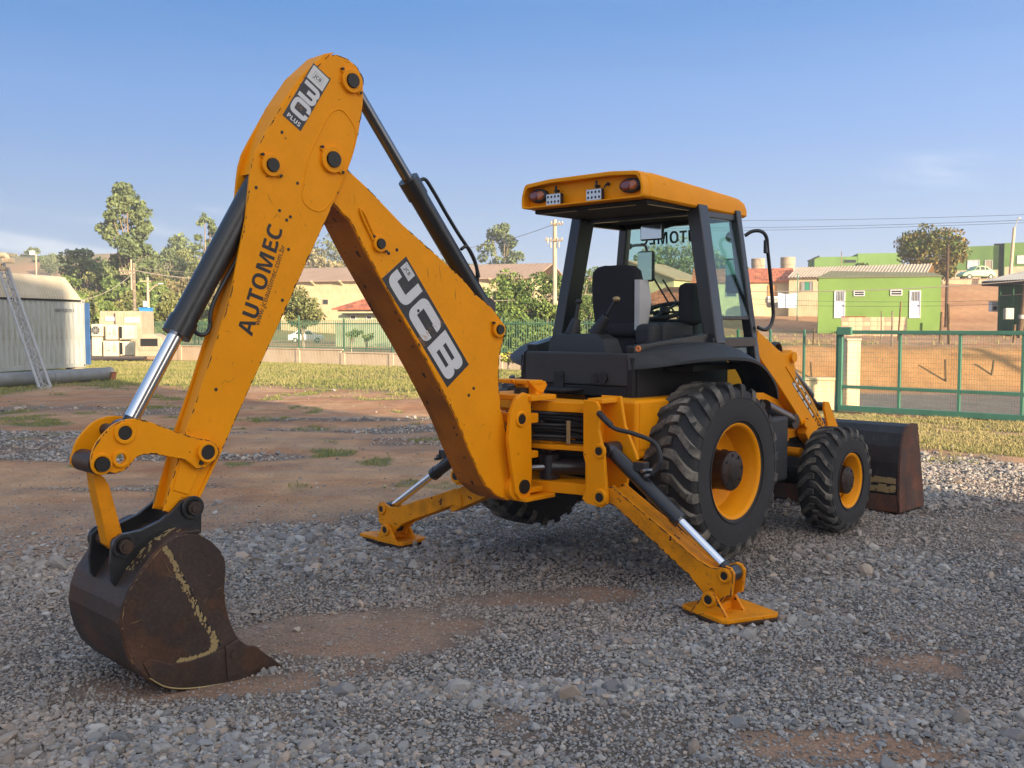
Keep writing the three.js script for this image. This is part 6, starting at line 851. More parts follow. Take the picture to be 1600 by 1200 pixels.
// --- wheels
function wheel(R, W, rimR, nLug, lugH, hubR, x, z, side) {
  const g = new THREE.Group(); g.name = numbered('wheel'); jcb.add(g); g.position.set(x, R, z); g.rotation.y = side > 0 ? 0 : Math.PI; g.rotation.z = side > 0 ? 0.13 : 0.4;
  const Rc = R - lugH, w = W / 2;
  const lathe = (pts, seg = 72) => { const l = new THREE.LatheGeometry(pts.map(([r, a]) => new THREE.Vector2(r, a)), seg); l.rotateX(Math.PI / 2); return l; };
  const half = [[rimR - 0.004, w * 0.80], [rimR + 0.012, w * 0.93], [rimR + 0.05, w * 0.985], [lerp(rimR, Rc, 0.42), w * 1.0], [lerp(rimR, Rc, 0.66), w * 1.0], [lerp(rimR, Rc, 0.80), w * 0.975], [lerp(rimR, Rc, 0.90), w * 0.93], [Rc - 0.022, w * 0.86], [Rc - 0.006, w * 0.72], [Rc, w * 0.4], [Rc + 0.002, 0]];
  const prof = [...half, ...half.slice(0, -1).reverse().map(([r, a]) => [r, -a])];
  const radius = (a) => Rc - 0.006 * (a / w) ** 2 - 0.05 * Math.max(0, Math.abs(a) / w - 0.8) * 5 * (Math.max(0, Math.abs(a) / w - 0.8) * 5);
  const lugs = [];
  for (const s of [1, -1]) for (let i = 0; i < nLug; i++) {
    const f0 = (i + (s > 0 ? 0 : 0.5)) / nLug * Math.PI * 2, pitch = Math.PI * 2 / nLug, path = [];
    for (const [t, f, wd] of [[-0.10, -0.02, 0.36], [0.10, 0.0, 0.42], [0.26, 0.06, 0.44], [0.40, 0.25, 0.42], [0.62, 0.56, 0.41], [0.82, 0.82, 0.42], [0.95, 0.97, 0.44], [1.0, 1.03, 0.42]]) path.push([t * w * s, f0 + f * pitch * 0.86, wd * pitch * 0.5]);
    const rings = path.map(([a, f, hw], k) => { const top = radius(a) + lugH * (k === path.length - 1 ? 0.25 : 1), bot = radius(a) - 0.03, tw = hw * 0.84; return [[bot, f - hw], [top - 0.008, f - hw * 0.92], [top, f - tw], [top, f + tw], [top - 0.008, f + hw * 0.92], [bot, f + hw]].map(([r, q]) => [r * Math.cos(q), r * Math.sin(q), a]); });
    lugs.push(loft(s > 0 ? rings : rings.map((r) => [...r].reverse()), true, 0.5));
  }
  const ribs = [lerp(rimR, Rc, 0.12), lerp(rimR, Rc, 0.72)].map((r) => { const t = new THREE.TorusGeometry(r, 0.006, 6, 72); t.translate(0, 0, w * 0.985); return t; });
  part('tyre', g, [lathe(prof), ribs], M.sidewall);
  part('tyre_tread', g, lugs, M.rubber);
  const rw = w * 0.93;
  const rim = part('rim', g, [lathe([[rimR - 0.012, -rw], [rimR + 0.006, -rw * 0.98], [rimR - 0.02, -rw * 0.8], [rimR - 0.05, -rw * 0.3], [rimR - 0.055, -0.02], [rimR * 0.80, 0.005], [rimR * 0.74, 0.0], [rimR * 0.66, -0.03], [rimR * 0.5, -0.035], [0.05, -0.035], [0.05, -0.02], [rimR * 0.5, -0.02], [rimR * 0.66, -0.015], [rimR * 0.74, 0.018], [rimR * 0.80, 0.024], [rimR - 0.058, 0.03], [rimR - 0.060, rw * 0.30], [rimR - 0.046, rw * 0.36], [rimR - 0.042, rw * 0.60], [rimR - 0.026, rw * 0.68], [rimR - 0.022, rw * 0.86], [rimR - 0.012, rw * 0.95], [rimR + 0.004, rw], [rimR + 0.012, rw * 0.985], [rimR + 0.008, rw * 0.95]])], M.yellow);
  const hub = part('hub', g, [lathe([[0.02, -0.1], [hubR * 1.05, -0.1], [hubR * 1.05, 0.0], [hubR * 0.98, 0.02], [hubR * 0.98, rw * 0.68], [hubR, rw * 0.70], [hubR, rw * 0.80], [hubR * 0.94, rw * 0.86], [hubR * 0.55, rw * 0.88], [hubR * 0.5, rw * 0.93], [hubR * 0.2, rw * 0.93], [0.0, rw * 0.93]], 40)], M.hub);
  const bolts = []; for (let i = 0; i < 8; i++) { const a = i / 8 * 6.283; bolts.push(cyl([Math.cos(a) * hubR * 0.8, Math.sin(a) * hubR * 0.8, rw * 0.85], [Math.cos(a) * hubR * 0.8, Math.sin(a) * hubR * 0.8, rw * 0.90], 0.011, 0.011, 6)); }
  part('hub_bolt', g, bolts, M.pin);
  const nuts = []; for (let i = 0; i < 5; i++) { const a = i / 5 * 6.283 + 0.5, r = hubR * 1.32; nuts.push(cyl([Math.cos(a) * r, Math.sin(a) * r, -0.03], [Math.cos(a) * r, Math.sin(a) * r, 0.025], 0.018, 0.018, 6)); }
  part('wheel_nut', g, nuts, M.pin); return g;
}
const LIFT = 0.15;
for (const s of [1, -1]) {
  wheel(0.66, 0.44, 0.352, 23, 0.029, 0.15, 0, 0.905 * s, s).position.y += LIFT;
  wheel(0.483, 0.32, 0.243, 21, 0.023, 0.125, 2.165, 0.875 * s, s);
}

// --- rear body panel, floor and fenders
P('rear_panel', [box3(-0.56, -0.50, 1.435, 1.69, -0.52, 0.52, 0.02), box3(-0.54, 0.9, 1.60, 1.66, -0.56, 0.56, 0.01)], M.greyPanel, 'dark grey panel across the back of the cab');
P('panel_latch', [box3(-0.575, -0.558, 1.36, 1.54, -0.20, -0.10), cyl([-0.565, 1.50, -0.18], [-0.585, 1.50, -0.18], 0.008), cyl([-0.565, 1.50, -0.12], [-0.585, 1.50, -0.12], 0.008), cyl([-0.57, 1.39, -0.15], [-0.59, 1.39, -0.15], 0.02)], M.dark);
P('panel_lock', [cyl([-0.555, 1.50, 0.21], [-0.575, 1.50, 0.21], 0.035), cyl([-0.555, 1.50, 0.29], [-0.58, 1.50, 0.29], 0.04), box3(-0.572, -0.555, 1.47, 1.53, 0.21, 0.29)], M.dark);
P('bottom_lip', [box3(-0.80, -0.5, 1.395, 1.41, -0.28, 0.10), box3(-0.56, -0.1, 1.36, 1.435, -0.5, 0.5)], M.under);
function fender(s) {
  // near rim from the panel corner out over the tyre and down in front, and the inner edge along the cab
  const rim = new THREE.CatmullRomCurve3([[-0.57, 1.585, 0.525], [-0.47, 1.61, 0.72], [-0.30, 1.645, 0.92], [-0.02, 1.66, 1.07], [0.25, 1.63, 1.12], [0.45, 1.54, 1.12], [0.58, 1.42, 1.12], [0.63, 1.33, 1.11]].map((p) => V(...p)));
  const inn = new THREE.CatmullRomCurve3([[-0.565, 1.685, 0.515], [-0.46, 1.70, 0.56], [-0.30, 1.715, 0.62], [-0.02, 1.74, 0.68], [0.25, 1.72, 0.72], [0.52, 1.62, 0.74], [0.70, 1.48, 0.74], [0.76, 1.36, 0.74]].map((p) => V(...p)));
  const rings = []; const N = 30;
  for (let i = 0; i <= N; i++) {
    const t = i / N, a = inn.getPoint(t), b = rim.getPoint(t), out = b.clone().sub(a), row = [];
    const up = V(0, 1, 0).addScaledVector(V(1, 0, 0), sstep(0.6, 1, t) * 1.2).normalize();
    for (let j = 0; j <= 10; j++) { const v = j / 10, p = a.clone().addScaledVector(out, v).addScaledVector(up, 0.055 * Math.sin(Math.PI * Math.pow(v, 0.75)) * (0.25 + 0.75 * sstep(0, 0.35, t))); row.push(p); }
    const lip = b.clone().addScaledVector(up, -0.022); row.push(lip);
    const inner = [lip.clone().addScaledVector(out.clone().normalize(), -0.025)]; for (let j = 9; j >= 0; j--) inner.push(row[j].clone().addScaledVector(up, -0.028).addScaledVector(out.clone().normalize(), -0.006));
    rings.push([...row, ...inner].map((p) => [p.x, p.y, p.z * s]));
  }
  const g = loft(s > 0 ? rings : rings.map((r) => [...r].reverse()), true, 0.7);
  P('fender', [g], M.plastic);
  P('wheel_arch', [box3(-0.52, 0.75, 0.95, 1.60, (s > 0 ? 0.53 : -0.58), (s > 0 ? 0.58 : -0.53), 0.01), box3(-0.2, 0.5, 1.55, 1.60, s > 0 ? 0.5 : -0.85, s > 0 ? 0.85 : -0.5, 0.01), box3(-0.56, -0.40, 1.0, 1.66, s > 0 ? 0.50 : -0.56, s > 0 ? 0.56 : -0.50, 0.01)], M.under);
}
fender(1); fender(-1);
P('rear_sill', [1, -1].map((s) => [beam([-0.50, 1.70, 0.49 * s], [0.30, 1.80, 0.70 * s], 0.09, 0.085), box3(0.2, 0.86, 1.72, 1.80, s > 0 ? 0.70 : -0.775, s > 0 ? 0.775 : -0.70)]), M.black);
P('left_rail', [beam([-0.50, 1.70, -0.50], [0.22, 1.80, -0.70], 0.05, 0.09)], M.black);

// --- cab frame, roof and glass
const post = (b, t, w, d) => beam(b, t, w, d, V(0, 0, 1), 0.012);
P('cab_pillar', [post([0.29, 1.74, 0.735], [0.29, 2.84, 0.555], 0.135, 0.12)], M.black); P('cab_pillar', [post([0.17, 1.72, -0.735], [0.25, 2.84, -0.56], 0.19, 0.11)], M.black);
P('cab_pillar', [post([0.885, 1.38, 0.775], [0.82, 2.84, 0.575], 0.075, 0.09)], M.black); P('cab_pillar', [post([0.92, 1.38, -0.75], [0.88, 2.84, -0.575], 0.075, 0.09)], M.black);
P('cab_rail', [beam([0.30, 1.955, 0.715], [0.86, 1.955, 0.715], 0.03, 0.03), beam([0.30, 2.78, 0.58], [0.82, 2.78, 0.58], 0.05, 0.05), beam([0.28, 2.78, -0.58], [0.86, 2.78, -0.58], 0.05, 0.05), beam([0.86, 2.79, -0.56], [0.86, 2.79, 0.56], 0.05, 0.06), beam([0.27, 2.80, -0.56], [0.28, 2.80, 0.56], 0.06, 0.06), beam([0.93, 1.66, -0.72], [0.93, 1.66, 0.72], 0.06, 0.12)], M.black);
P('side_window', [loft([[[0.36, 1.97, 0.728], [0.83, 1.97, 0.728], [0.79, 2.76, 0.596], [0.36, 2.76, 0.596]], [[0.36, 1.97, 0.722], [0.83, 1.97, 0.722], [0.79, 2.76, 0.590], [0.36, 2.76, 0.590]]], true, 0.1), loft([[[0.42, 1.40, 0.77], [0.85, 1.40, 0.77], [0.84, 1.72, 0.735], [0.42, 1.72, 0.735]], [[0.42, 1.40, 0.764], [0.85, 1.40, 0.764], [0.84, 1.72, 0.729], [0.42, 1.72, 0.729]]], true, 0.1)], M.glass);
const ws = P('windscreen', [loft([[[0.925, 1.72, -0.70], [0.925, 1.72, 0.70], [0.86, 2.77, 0.54], [0.86, 2.77, -0.54]], [[0.931, 1.72, -0.70], [0.931, 1.72, 0.70], [0.866, 2.77, 0.54], [0.866, 2.77, -0.54]]], true, 0.1)], M.glass);
{ // lettering on the windscreen, read from the front
  const g = new TextGeometry('AUTOMEC', { font, size: 0.105, depth: 0.001, curveSegments: 4, bevelEnabled: false }); g.computeBoundingBox(); g.translate(-g.boundingBox.max.x / 2, 0, 0);
  turnInto(g, [0, 0, -1], [-0.062, 0.998, 0], [0.998, 0.062, 0], [0.876, 2.615, -0.06]); P('lettering', [g], M.lettering, null, ws);
}
{ // roof shell: rounded plan, domed top falling to the front, hooded light panel at the back
  const plan = (x0, x1, hw, r, n = 8) => { const o = []; for (const [cx, cz, a0] of [[x1 - r, hw - r, 0], [x0 + r, hw - r, 90], [x0 + r, -hw + r, 180], [x1 - r, -hw + r, 270]]) for (let i = 0; i <= n; i++) { const a = (a0 + 90 * i / n) * Math.PI / 180; o.push([cx + Math.cos(a) * r, cz + Math.sin(a) * r]); } return o; };
  const fall = (x) => -0.075 * sstep(-0.5, 1.05, x);
  const R = (x0, x1, hw, r, y, k = 1) => plan(x0, x1, hw, r).map(([x, z]) => [x, y + fall(x) * k, z]);
  const top = [R(-0.43, 1.0, 0.585, 0.05, 2.835, 0.5), R(-0.435, 1.02, 0.60, 0.05, 2.85, 0.5), R(-0.435, 1.02, 0.60, 0.05, 2.90, 0.6), R(-0.43, 1.0, 0.592, 0.06, 2.985), R(-0.43, 0.98, 0.575, 0.12, 3.02), R(-0.41, 0.94, 0.53, 0.13, 3.04), R(-0.3, 0.8, 0.4, 0.15, 3.055), R(-0.1, 0.5, 0.2, 0.1, 3.065)];
  const hood = (() => { const o = shapeOf(smoothRound([[-0.60, 2.835], [0.60, 2.835], [0.60, 2.93], [0.565, 3.03], [0.3, 3.05], [-0.3, 3.05], [-0.565, 3.03], [-0.60, 2.93]], 0.03)); const k = new THREE.Path(smoothRound([[-0.578, 2.848], [0.578, 2.848], [0.578, 2.93], [0.545, 3.0], [0.3, 3.018], [-0.3, 3.018], [-0.545, 3.0], [-0.578, 2.93]], 0.03).map(([x, y]) => new THREE.Vector2(x, y))); o.holes.push(k); return turnInto(new THREE.ExtrudeGeometry(o, { depth: 0.075, bevelThickness: 0.006, bevelSize: 0.006, bevelOffset: -0.006, bevelSegments: 2 }), [0, 0, 1], [0, 1, 0], [-1, 0, 0], [-0.428, 0, 0]); })();
  function smoothRound(p, r) { const o = []; const n = p.length; for (let i = 0; i < n; i++) { const a = p[(i + n - 1) % n], b = p[i], c = p[(i + 1) % n], la = Math.hypot(a[0] - b[0], a[1] - b[1]), lc = Math.hypot(c[0] - b[0], c[1] - b[1]), q = Math.min(r, la / 2, lc / 2), s = [b[0] + (a[0] - b[0]) / la * q, b[1] + (a[1] - b[1]) / la * q], e = [b[0] + (c[0] - b[0]) / lc * q, b[1] + (c[1] - b[1]) / lc * q]; for (let k = 0; k <= 4; k++) { const t = k / 4; o.push([(1 - t) ** 2 * s[0] + 2 * t * (1 - t) * b[0] + t * t * e[0], (1 - t) ** 2 * s[1] + 2 * t * (1 - t) * b[1] + t * t * e[1]]); } } return o; }
  const roof = P('cab_roof', [loft(top, true, 0.7), hood], M.yellow);
  P('roof_lining', [box3(-0.40, 0.92, 2.80, 2.835, -0.555, 0.555, 0.012)], M.under, null, roof);
  P('roof_gap_light', [box3(-0.395, -0.385, 2.794, 2.799, -0.5, -0.12, 0), box3(-0.395, -0.385, 2.794, 2.799, 0.0, 0.45, 0), box3(-0.36, 0.18, 2.794, 2.799, 0.535, 0.548, 0), box3(0.40, 0.8, 2.794, 2.799, 0.535, 0.548, 0)], M.primer, null, roof);  // cream strips paint the light showing through gaps under the roof
  const oval = (z, y, a, b, x0, x1, mat, name, p) => { const s = new THREE.Shape(); s.absellipse(z, y, a, b, 0, Math.PI * 2); return part(name, p, turnInto(new THREE.ExtrudeGeometry(s, { depth: x1 - x0 - 0.02, bevelThickness: 0.02, bevelSize: 0.02, bevelOffset: -0.02, bevelSegments: 4, curveSegments: 24 }), [0, 0, 1], [0, 1, 0], [-1, 0, 0], [x1 - 0.02, 0, 0]), mat); };
  for (const z of [-0.455, 0.455]) { const l = oval(z, 2.935, 0.098, 0.056, -0.462, -0.43, M.plastic, 'tail_lamp', roof); l.userData.label = z < 0 ? 'left oval tail lamp in the cab roof' : 'right oval tail lamp in the cab roof'; oval(z - 0.025, 2.935, 0.055, 0.04, -0.476, -0.445, M.lens, 'lens', l); oval(z + 0.03, 2.935, 0.045, 0.037, -0.474, -0.445, M.amber, 'lens', l); }
  for (const z of [-0.265, 0.14]) {
    const w = P('work_lamp', [box3(-0.50, -0.465, 2.845, 2.935, z - 0.075, z + 0.075, 0.006), box3(-0.485, -0.43, 2.95, 2.97, z - 0.012, z + 0.012), cyl([-0.47, 2.93, z], [-0.47, 3.0, z], 0.009, 0.009, 8)], M.plastic, null, roof);
    P('lamp_face', [box3(-0.5045, -0.5, 2.849, 2.931, z - 0.071, z + 0.071, 0)], M.lamp, null, w);
    const leds = []; for (let i = 0; i < 4; i++) for (let j = 0; j < 2; j++) leds.push(cyl([-0.5045, 2.87 + 0.04 * j, z - 0.053 + 0.0353 * i], [-0.5065, 2.87 + 0.04 * j, z - 0.053 + 0.0353 * i], 0.011, 0.009, 10)); P('lamp_cell', leds, M.pane, null, w);
  }
  P('roof_cable', [tube([[-0.47, 2.94, 0.215], [-0.465, 2.96, 0.225], [-0.45, 2.975, 0.235]], 0.006, 10), cyl([-0.455, 2.968, 0.235], [-0.44, 2.968, 0.235], 0.013)], M.hose, null, roof);
}

// --- inside the cab
const seat = P('seat', [box3(-0.02, 0.48, 1.80, 1.92, -0.28, 0.24, 0.05), box3(0.02, 0.4, 1.66, 1.80, -0.2, 0.16, 0.03)], M.fabric);
{ const o = []; for (const [y, w, x] of [[1.86, 0.23, 0.03], [1.95, 0.245, 0.02], [2.10, 0.25, 0.0], [2.25, 0.245, -0.02], [2.33, 0.225, -0.03], [2.37, 0.18, -0.035], [2.38, 0.10, -0.03]]) { const r = []; for (let i = 0; i < 20; i++) { const a = i / 20 * 6.283, c = Math.cos(a), s = Math.sin(a); r.push([x + 0.05 + 0.062 * Math.sign(c) * Math.abs(c) ** 0.6 + 0.006 * Math.sin(y * 50 + s * 6), y + 0.004 * Math.sin(s * 9), -0.03 + w * Math.sign(s) * Math.abs(s) ** 0.45]); } o.push(r); }
  P('seat_back', [loft(o, true, 1.2)], M.fabric, null, seat);
  P('seat_cover', [loft([[1.86, 0.0], [1.95, 0.03], [2.08, 0.05], [2.18, 0.04], [2.26, 0.0]].map(([y, b]) => [[-0.028, y, 0.185], [-0.02, y, 0.228], [0.05 + b * 0.5, y, 0.225 + b], [0.13, y, 0.20 + b * 0.6], [0.12, y, 0.18]]), true, 0.8)], M.pale, 'torn pale cover on the side of the seat', seat); }
P('steering_wheel', [(() => { const g = new THREE.TorusGeometry(0.205, 0.019, 10, 40); g.rotateX(Math.PI / 2); g.rotateZ(0.35); g.translate(0.70, 2.02, -0.02); return g; })(), cyl([0.70, 2.01, -0.02], [0.80, 1.66, -0.02], 0.03), beam([0.52, 1.955, -0.02], [0.88, 2.085, -0.02], 0.03, 0.02), beam([0.70, 2.01, -0.2], [0.70, 2.01, 0.16], 0.03, 0.02), cyl([0.69, 2.0, -0.02], [0.705, 2.05, -0.02], 0.045)], M.plastic);
P('dashboard', [box3(0.74, 0.93, 1.64, 1.95, -0.28, 0.26, 0.05), cyl([0.80, 1.95, -0.12], [0.72, 2.0, -0.12], 0.035)], M.plastic);
P('side_console', [box3(0.0, 0.42, 1.70, 1.92, 0.26, 0.46, 0.04), box3(-0.12, 0.1, 1.72, 1.91, 0.24, 0.42, 0.05), box3(0.25, 0.6, 1.66, 1.82, 0.3, 0.66, 0.04)], M.plastic);
P('tool_box', [box3(0.30, 0.52, 1.90, 2.24, 0.36, 0.50, 0.05)], M.fabric);
P('rear_console', [loft([[[-0.47, 1.68, -0.34], [-0.47, 1.68, 0.24], [-0.25, 1.68, 0.24], [-0.25, 1.68, -0.34]], [[-0.46, 1.79, -0.33], [-0.46, 1.79, 0.20], [-0.27, 1.79, 0.20], [-0.27, 1.79, -0.33]], [[-0.44, 1.83, -0.30], [-0.44, 1.83, 0.12], [-0.29, 1.83, 0.12], [-0.29, 1.83, -0.30]]], true, 0.5)], M.plastic);
const gaiter = (a, b, r0, r1) => { const p = []; for (let i = 0; i <= 14; i++) p.push(new THREE.Vector2(lerp(r0, r1, i / 14) * (i % 2 ? 1.0 : 0.78), i / 14)); const g = new THREE.LatheGeometry(p, 20), A = V(...a), d = V(...b).sub(A); g.scale(1, d.length(), 1); g.applyQuaternion(new THREE.Quaternion().setFromUnitVectors(V(0, 1, 0), d.normalize())); g.translate(...A.toArray()); return g; };
for (const [a, b, k] of [[[-0.37, 1.82, -0.17], [-0.35, 1.95, -0.15], [-0.33, 2.085, -0.14]], [[-0.37, 1.82, 0.06], [-0.36, 1.97, 0.16], [-0.34, 2.10, 0.24]]]) {
  const lv = P('control_lever', [cyl(a, k, 0.014), gaiter(a, b, 0.072, 0.035)], M.hose); P('lever_knob', [(() => { const g = new THREE.SphereGeometry(0.028, 14, 10); g.scale(1, 0.75, 1.1); g.translate(...k); return g; })()], k[2] > 0 ? M.brass : M.plastic, null, lv);
}
P('inside_mirror', [box(0.03, 0.14, 0.235, 0.50, 2.685, -0.02, 0.014), cyl([0.52, 2.69, -0.02], [0.85, 2.78, 0.0], 0.01)], M.plastic);
P('mirror_glass', [box(0.006, 0.12, 0.21, 0.483, 2.685, -0.02, 0.003)], M.mirror);
{ const m = P('wing_mirror', [box(0.05, 0.30, 0.19, 1.52, 2.47, -0.80, 0.025), tube([[0.90, 2.62, -0.60], [1.05, 2.63, -0.66], [1.3, 2.66, -0.74], [1.50, 2.66, -0.79], [1.53, 2.60, -0.80]], 0.014, 30), cyl([1.53, 2.34, -0.8], [1.50, 2.0, -0.72], 0.016), (() => { const g = new THREE.SphereGeometry(0.03, 12, 8); g.translate(1.05, 2.63, -0.66); return g; })()], M.plastic); P('mirror_glass', [box(0.006, 0.27, 0.165, 1.492, 2.47, -0.80, 0.003)], M.mirror, null, m); }
{ const m = P('wing_mirror', [box(0.05, 0.30, 0.17, 1.04, 2.32, 0.46, 0.025), tube([[0.90, 2.55, 0.60], [0.97, 2.56, 0.58], [1.05, 2.50, 0.50], [1.05, 2.38, 0.47]], 0.012, 20)], M.plastic); P('mirror_glass', [box(0.006, 0.27, 0.145, 1.012, 2.32, 0.46, 0.003)], M.mirror, null, m); }
P('front_lamp', [(() => { const g = new THREE.SphereGeometry(0.06, 16, 12); g.scale(0.7, 0.85, 1); g.translate(0.92, 2.64, 0.50); return g; })()], M.lamp);
P('hand_rail', [tube([[0.80, 2.63, 0.69], [0.83, 2.665, 0.74], [0.86, 2.665, 0.80], [0.89, 2.63, 0.83], [0.93, 2.50, 0.83], [1.02, 2.10, 0.83], [1.035, 1.96, 0.83], [1.0, 1.885, 0.82], [0.94, 1.86, 0.80], [0.89, 1.88, 0.77]], 0.016, 70), box(0.035, 0.11, 0.03, 0.905, 2.54, 0.825, 0.008)], M.black);
P('wiper_arm', [cyl([0.95, 1.72, 0.12], [0.90, 2.32, -0.28], 0.008), cyl([0.95, 1.72, 0.22], [0.90, 2.30, -0.18], 0.008)], M.hose);

// --- front: bonnet, loader arms and shovel
P('bonnet', [loft([[1.0, 0.42, 1.62], [1.3, 0.42, 1.58], [2.2, 0.39, 1.44], [2.55, 0.37, 1.36], [2.62, 0.34, 1.28]].map(([x, w, y]) => [[x, 0.82, w], [x, y - 0.10, w], [x, y - 0.02, w - 0.05], [x, y, w - 0.13], [x, y, -w + 0.13], [x, y - 0.02, -w + 0.05], [x, y - 0.10, -w], [x, 0.82, -w]]), true, 0.5)], M.yellow);
P('step_box', [box3(1.24, 1.60, 0.52, 1.09, 0.46, 0.70, 0.03)], M.plastic); P('step_box', [box3(1.24, 1.60, 0.52, 1.09, -0.70, -0.46, 0.03)], M.plastic);
P('front_frame', [box3(1.95, 2.15, 0.80, 1.10, 0.34, 0.42), box3(1.95, 2.15, 0.80, 1.10, -0.42, -0.34), cyl([2.0, 0.72, -0.4], [2.0, 0.72, 0.62], 0.045)], M.worn);
P('under_guard', [box3(1.2, 2.6, 0.42, 0.66, -0.42, 0.42, 0.02), box3(2.2, 2.6, 0.5, 1.1, -0.36, 0.36, 0.02)], M.under);
const armOut = [[1.38, 1.85], [1.594, 1.752], [1.824, 1.642], [1.96, 1.635], [2.02, 1.665], [2.07, 1.64], [2.08, 1.585], [2.075, 1.54], [2.106, 1.434], [2.445, 1.187], [2.738, 0.911], [3.0, 0.66], [3.12, 0.52], [3.16, 0.44], [3.12, 0.36], [3.04, 0.37], [2.88, 0.50], [2.70, 0.67], [2.506, 0.72], [2.376, 0.801], [2.33, 0.86], [2.36, 0.93], [2.30, 0.985], [2.245, 0.955], [2.19, 1.02], [2.077, 1.112], [1.796, 1.334], [1.453, 1.584], [1.36, 1.70]];
for (const s of [1, -1]) {
  const z0 = s > 0 ? 0.40 : -0.50, z1 = s > 0 ? 0.50 : -0.40;
  const arm = P('loader_arm', [sidePl(armOut, z0, z1, 0.006)], M.yellow);
  P('pin_boss', [cyl([2.02, 1.60, z0 - 0.02], [2.02, 1.60, z1 + 0.03], 0.05), cyl([2.30, 0.965, z0 - 0.01], [2.30, 0.965, z1 + 0.02], 0.038)], M.yellow, null, arm);
  P('edge_strip', [beam([1.90, 1.52, s * 0.503], [2.92, 0.70, s * 0.503], 0.012, 0.018)], M.yellow, null, arm);
  P('pin', [cyl([2.33, 0.99, z1], [2.33, 0.99, z1 + 0.012], 0.02)], M.pin, null, arm);
  P('ram_barrel', [cyl([2.02, 1.585, s * 0.36], [2.66, 1.20, s * 0.36], 0.055), cyl([2.02, 1.585, s * 0.30], [2.02, 1.585, s * 0.42], 0.06), cyl([1.40, 1.18, s * 0.56], [2.08, 1.00, s * 0.47], 0.065), cyl([2.04, 1.0, s * 0.42], [2.04, 1.0, s * 0.54], 0.07)], M.black);
  P('ram_rod', [cyl([2.66, 1.20, s * 0.36], [2.84, 1.085, s * 0.36], 0.03)], M.oldchrome);
  P('tipping_link', [sidePl([[2.80, 1.14], [2.90, 1.13], [3.0, 0.85], [3.02, 0.5], [2.90, 0.5], [2.86, 0.84], [2.78, 1.06]], s > 0 ? 0.26 : -0.285, s > 0 ? 0.285 : -0.26), sidePl([[2.80, 1.14], [2.90, 1.13], [3.12, 0.86], [3.12, 0.6], [2.98, 0.66], [2.90, 0.86], [2.80, 1.06]], s > 0 ? 0.435 : -0.46, s > 0 ? 0.46 : -0.435)], M.yellow);
  P('rod_eye', [cyl([2.85, 1.085, s * 0.27], [2.85, 1.085, s * 0.45], 0.045)], M.black);
}
P('loader_hose', [0, 1, 2].map((i) => tube([[1.80, 1.62, 0.42 - 0.03 * i], [1.84 + 0.02 * i, 1.72, 0.42 - 0.03 * i], [1.95 + 0.02 * i, 1.72, 0.41 - 0.03 * i], [2.0, 1.66, 0.40 - 0.03 * i]], 0.013, 20)), M.hose);
decal('maker_decal', jcb, [2.10, 1.44], [2.56, 1.075], [2.03, 1.352], 0.5005, decalMat(canvasTex(1040, 200, (c, w, hh) => { // outlined letters over a row of dashes
  c.fillStyle = '#c98c14'; c.fillRect(0, 0, w, hh); c.save(); c.scale(1, 0.66); c.shadowColor = '#000'; c.lineJoin = 'round';
  c.font = 'bold 250px sans-serif'; c.textBaseline = 'alphabetic'; c.save(); c.translate(20, 208); c.scale(1.9, 0.92); c.lineWidth = 34; c.strokeStyle = '#1d1d1f'; c.strokeText('JCB', 0, 0); c.fillStyle = '#dedede'; c.fillText('JCB', 0, 0); c.restore(); c.restore();
  c.fillStyle = '#1d1d1f'; c.fillRect(0, 152, w * 0.97, 48); c.fillStyle = '#dedede'; for (let i = 0; i < 4; i++) c.fillRect(16 + i * 250, 162, 200, 28);
})), (g) => g);
words('AUTOMEC', font, 0.1, [2.365, 1.085], [2.80, 0.745], 0.5005, (g) => g, jcb);
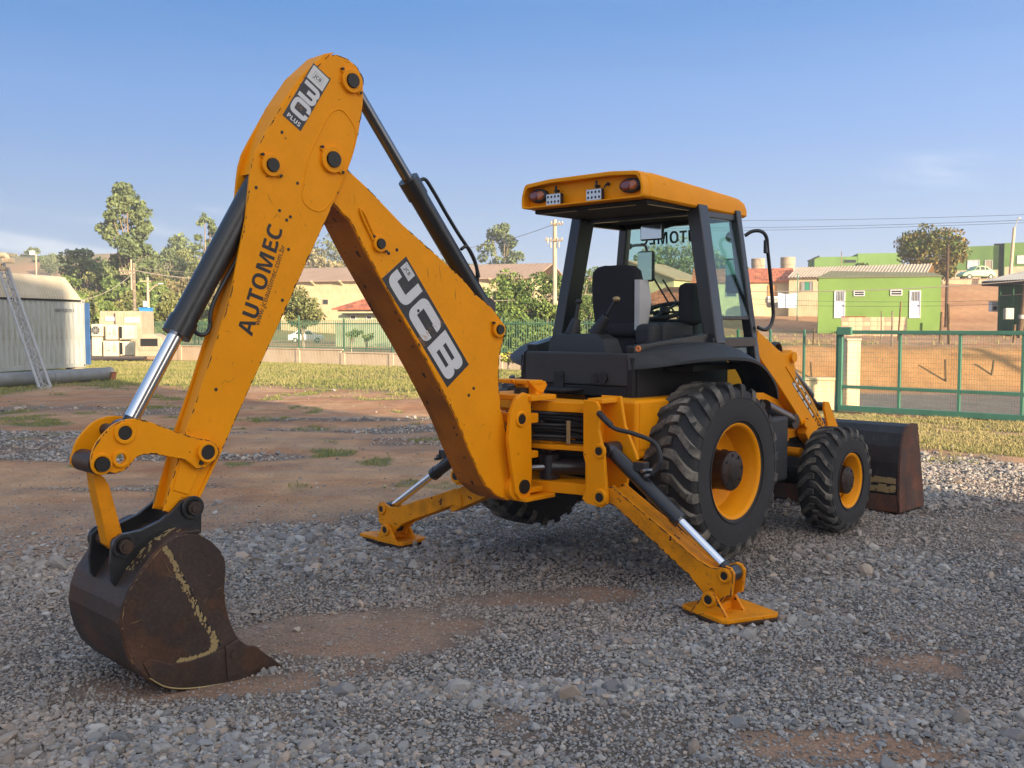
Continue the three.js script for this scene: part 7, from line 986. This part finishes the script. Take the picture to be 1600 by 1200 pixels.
// shovel: back, floor, side plates, seen from behind
{
  const fit = (p) => p.map(([x, y]) => [3.34 + (x - 3.225) * 0.76, y * 0.94]), HW = 0.99;
  const prof = fit([[3.78, 0.93], [3.62, 0.95], [3.46, 0.93], [3.36, 0.86], [3.28, 0.72], [3.24, 0.55], [3.235, 0.36], [3.25, 0.16], [3.28, 0.045], [3.36, 0.012], [4.06, 0.006]]);
  const inner = prof.map(([x, y]) => { const c = [3.85, 0.5], l = Math.hypot(x - c[0], y - c[1]); return [x - (x - c[0]) / l * 0.016, y - (y - c[1]) / l * 0.016 * (x > 3.9 ? -2 : 1)]; });
  const sh = P('loader_shovel', [sidePl([...prof, ...inner.reverse()], -HW, HW, 0.004)], M.dark);
  const sideOut = fit([[3.80, 0.945], [3.62, 0.96], [3.45, 0.94], [3.34, 0.86], [3.27, 0.72], [3.225, 0.50], [3.225, 0.14], [3.26, 0.02], [4.08, 0.004], [4.10, 0.05], [4.02, 0.30]]);
  P('shovel_side', [sidePl(sideOut, HW - 0.005, HW + 0.02, 0.004)], M.shovelSide, 'rusty right side plate of the shovel, coloured lighter as if sunlit', sh); P('shovel_side', [sidePl(sideOut, -HW - 0.02, -HW + 0.005, 0.004)], M.steel, 'left side plate of the shovel', sh);
  P('wear_strip', [sidePl(fit([[3.24, 0.02], [3.30, -0.005], [3.5, -0.01], [3.5, 0.008], [3.30, 0.012], [3.25, 0.2], [3.22, 0.2]]), -HW + 0.01, HW - 0.01, 0.003)], M.shovelSide, 'rusty lower edge of the shovel', sh);
  P('rubbed_paint', (() => { const r = rng(12), l = []; for (let i = 0; i < 240; i++) { const up = i % 2, z = 0.30 + 0.68 * r(), y = (up ? 0.335 : 0.25) + (r() + r() - 1) * (up ? 0.03 : 0.045), w = 0.02 + 0.07 * r(), hh = 0.006 + 0.022 * r(); l.push(box(0.003, hh, w, 3.3425 + 0.00001 * i, y, Math.min(z, 0.97 - w / 2), 0)); } return l; })(), M.primer, 'cream bands where the paint has worn', sh);
  P('shovel_bracket', [0.47, 0.27, -0.27, -0.47].map((z) => sidePl([[3.16, 0.30], [3.35, 0.2], [3.36, 0.72], [3.16, 0.70], [3.08, 0.5]], z - 0.015, z + 0.015)), M.dark, null, sh);
}
scene.traverse((o) => { if (o.isMesh) { o.castShadow = true; o.receiveShadow = true; } });
renderer.render(scene, camera);
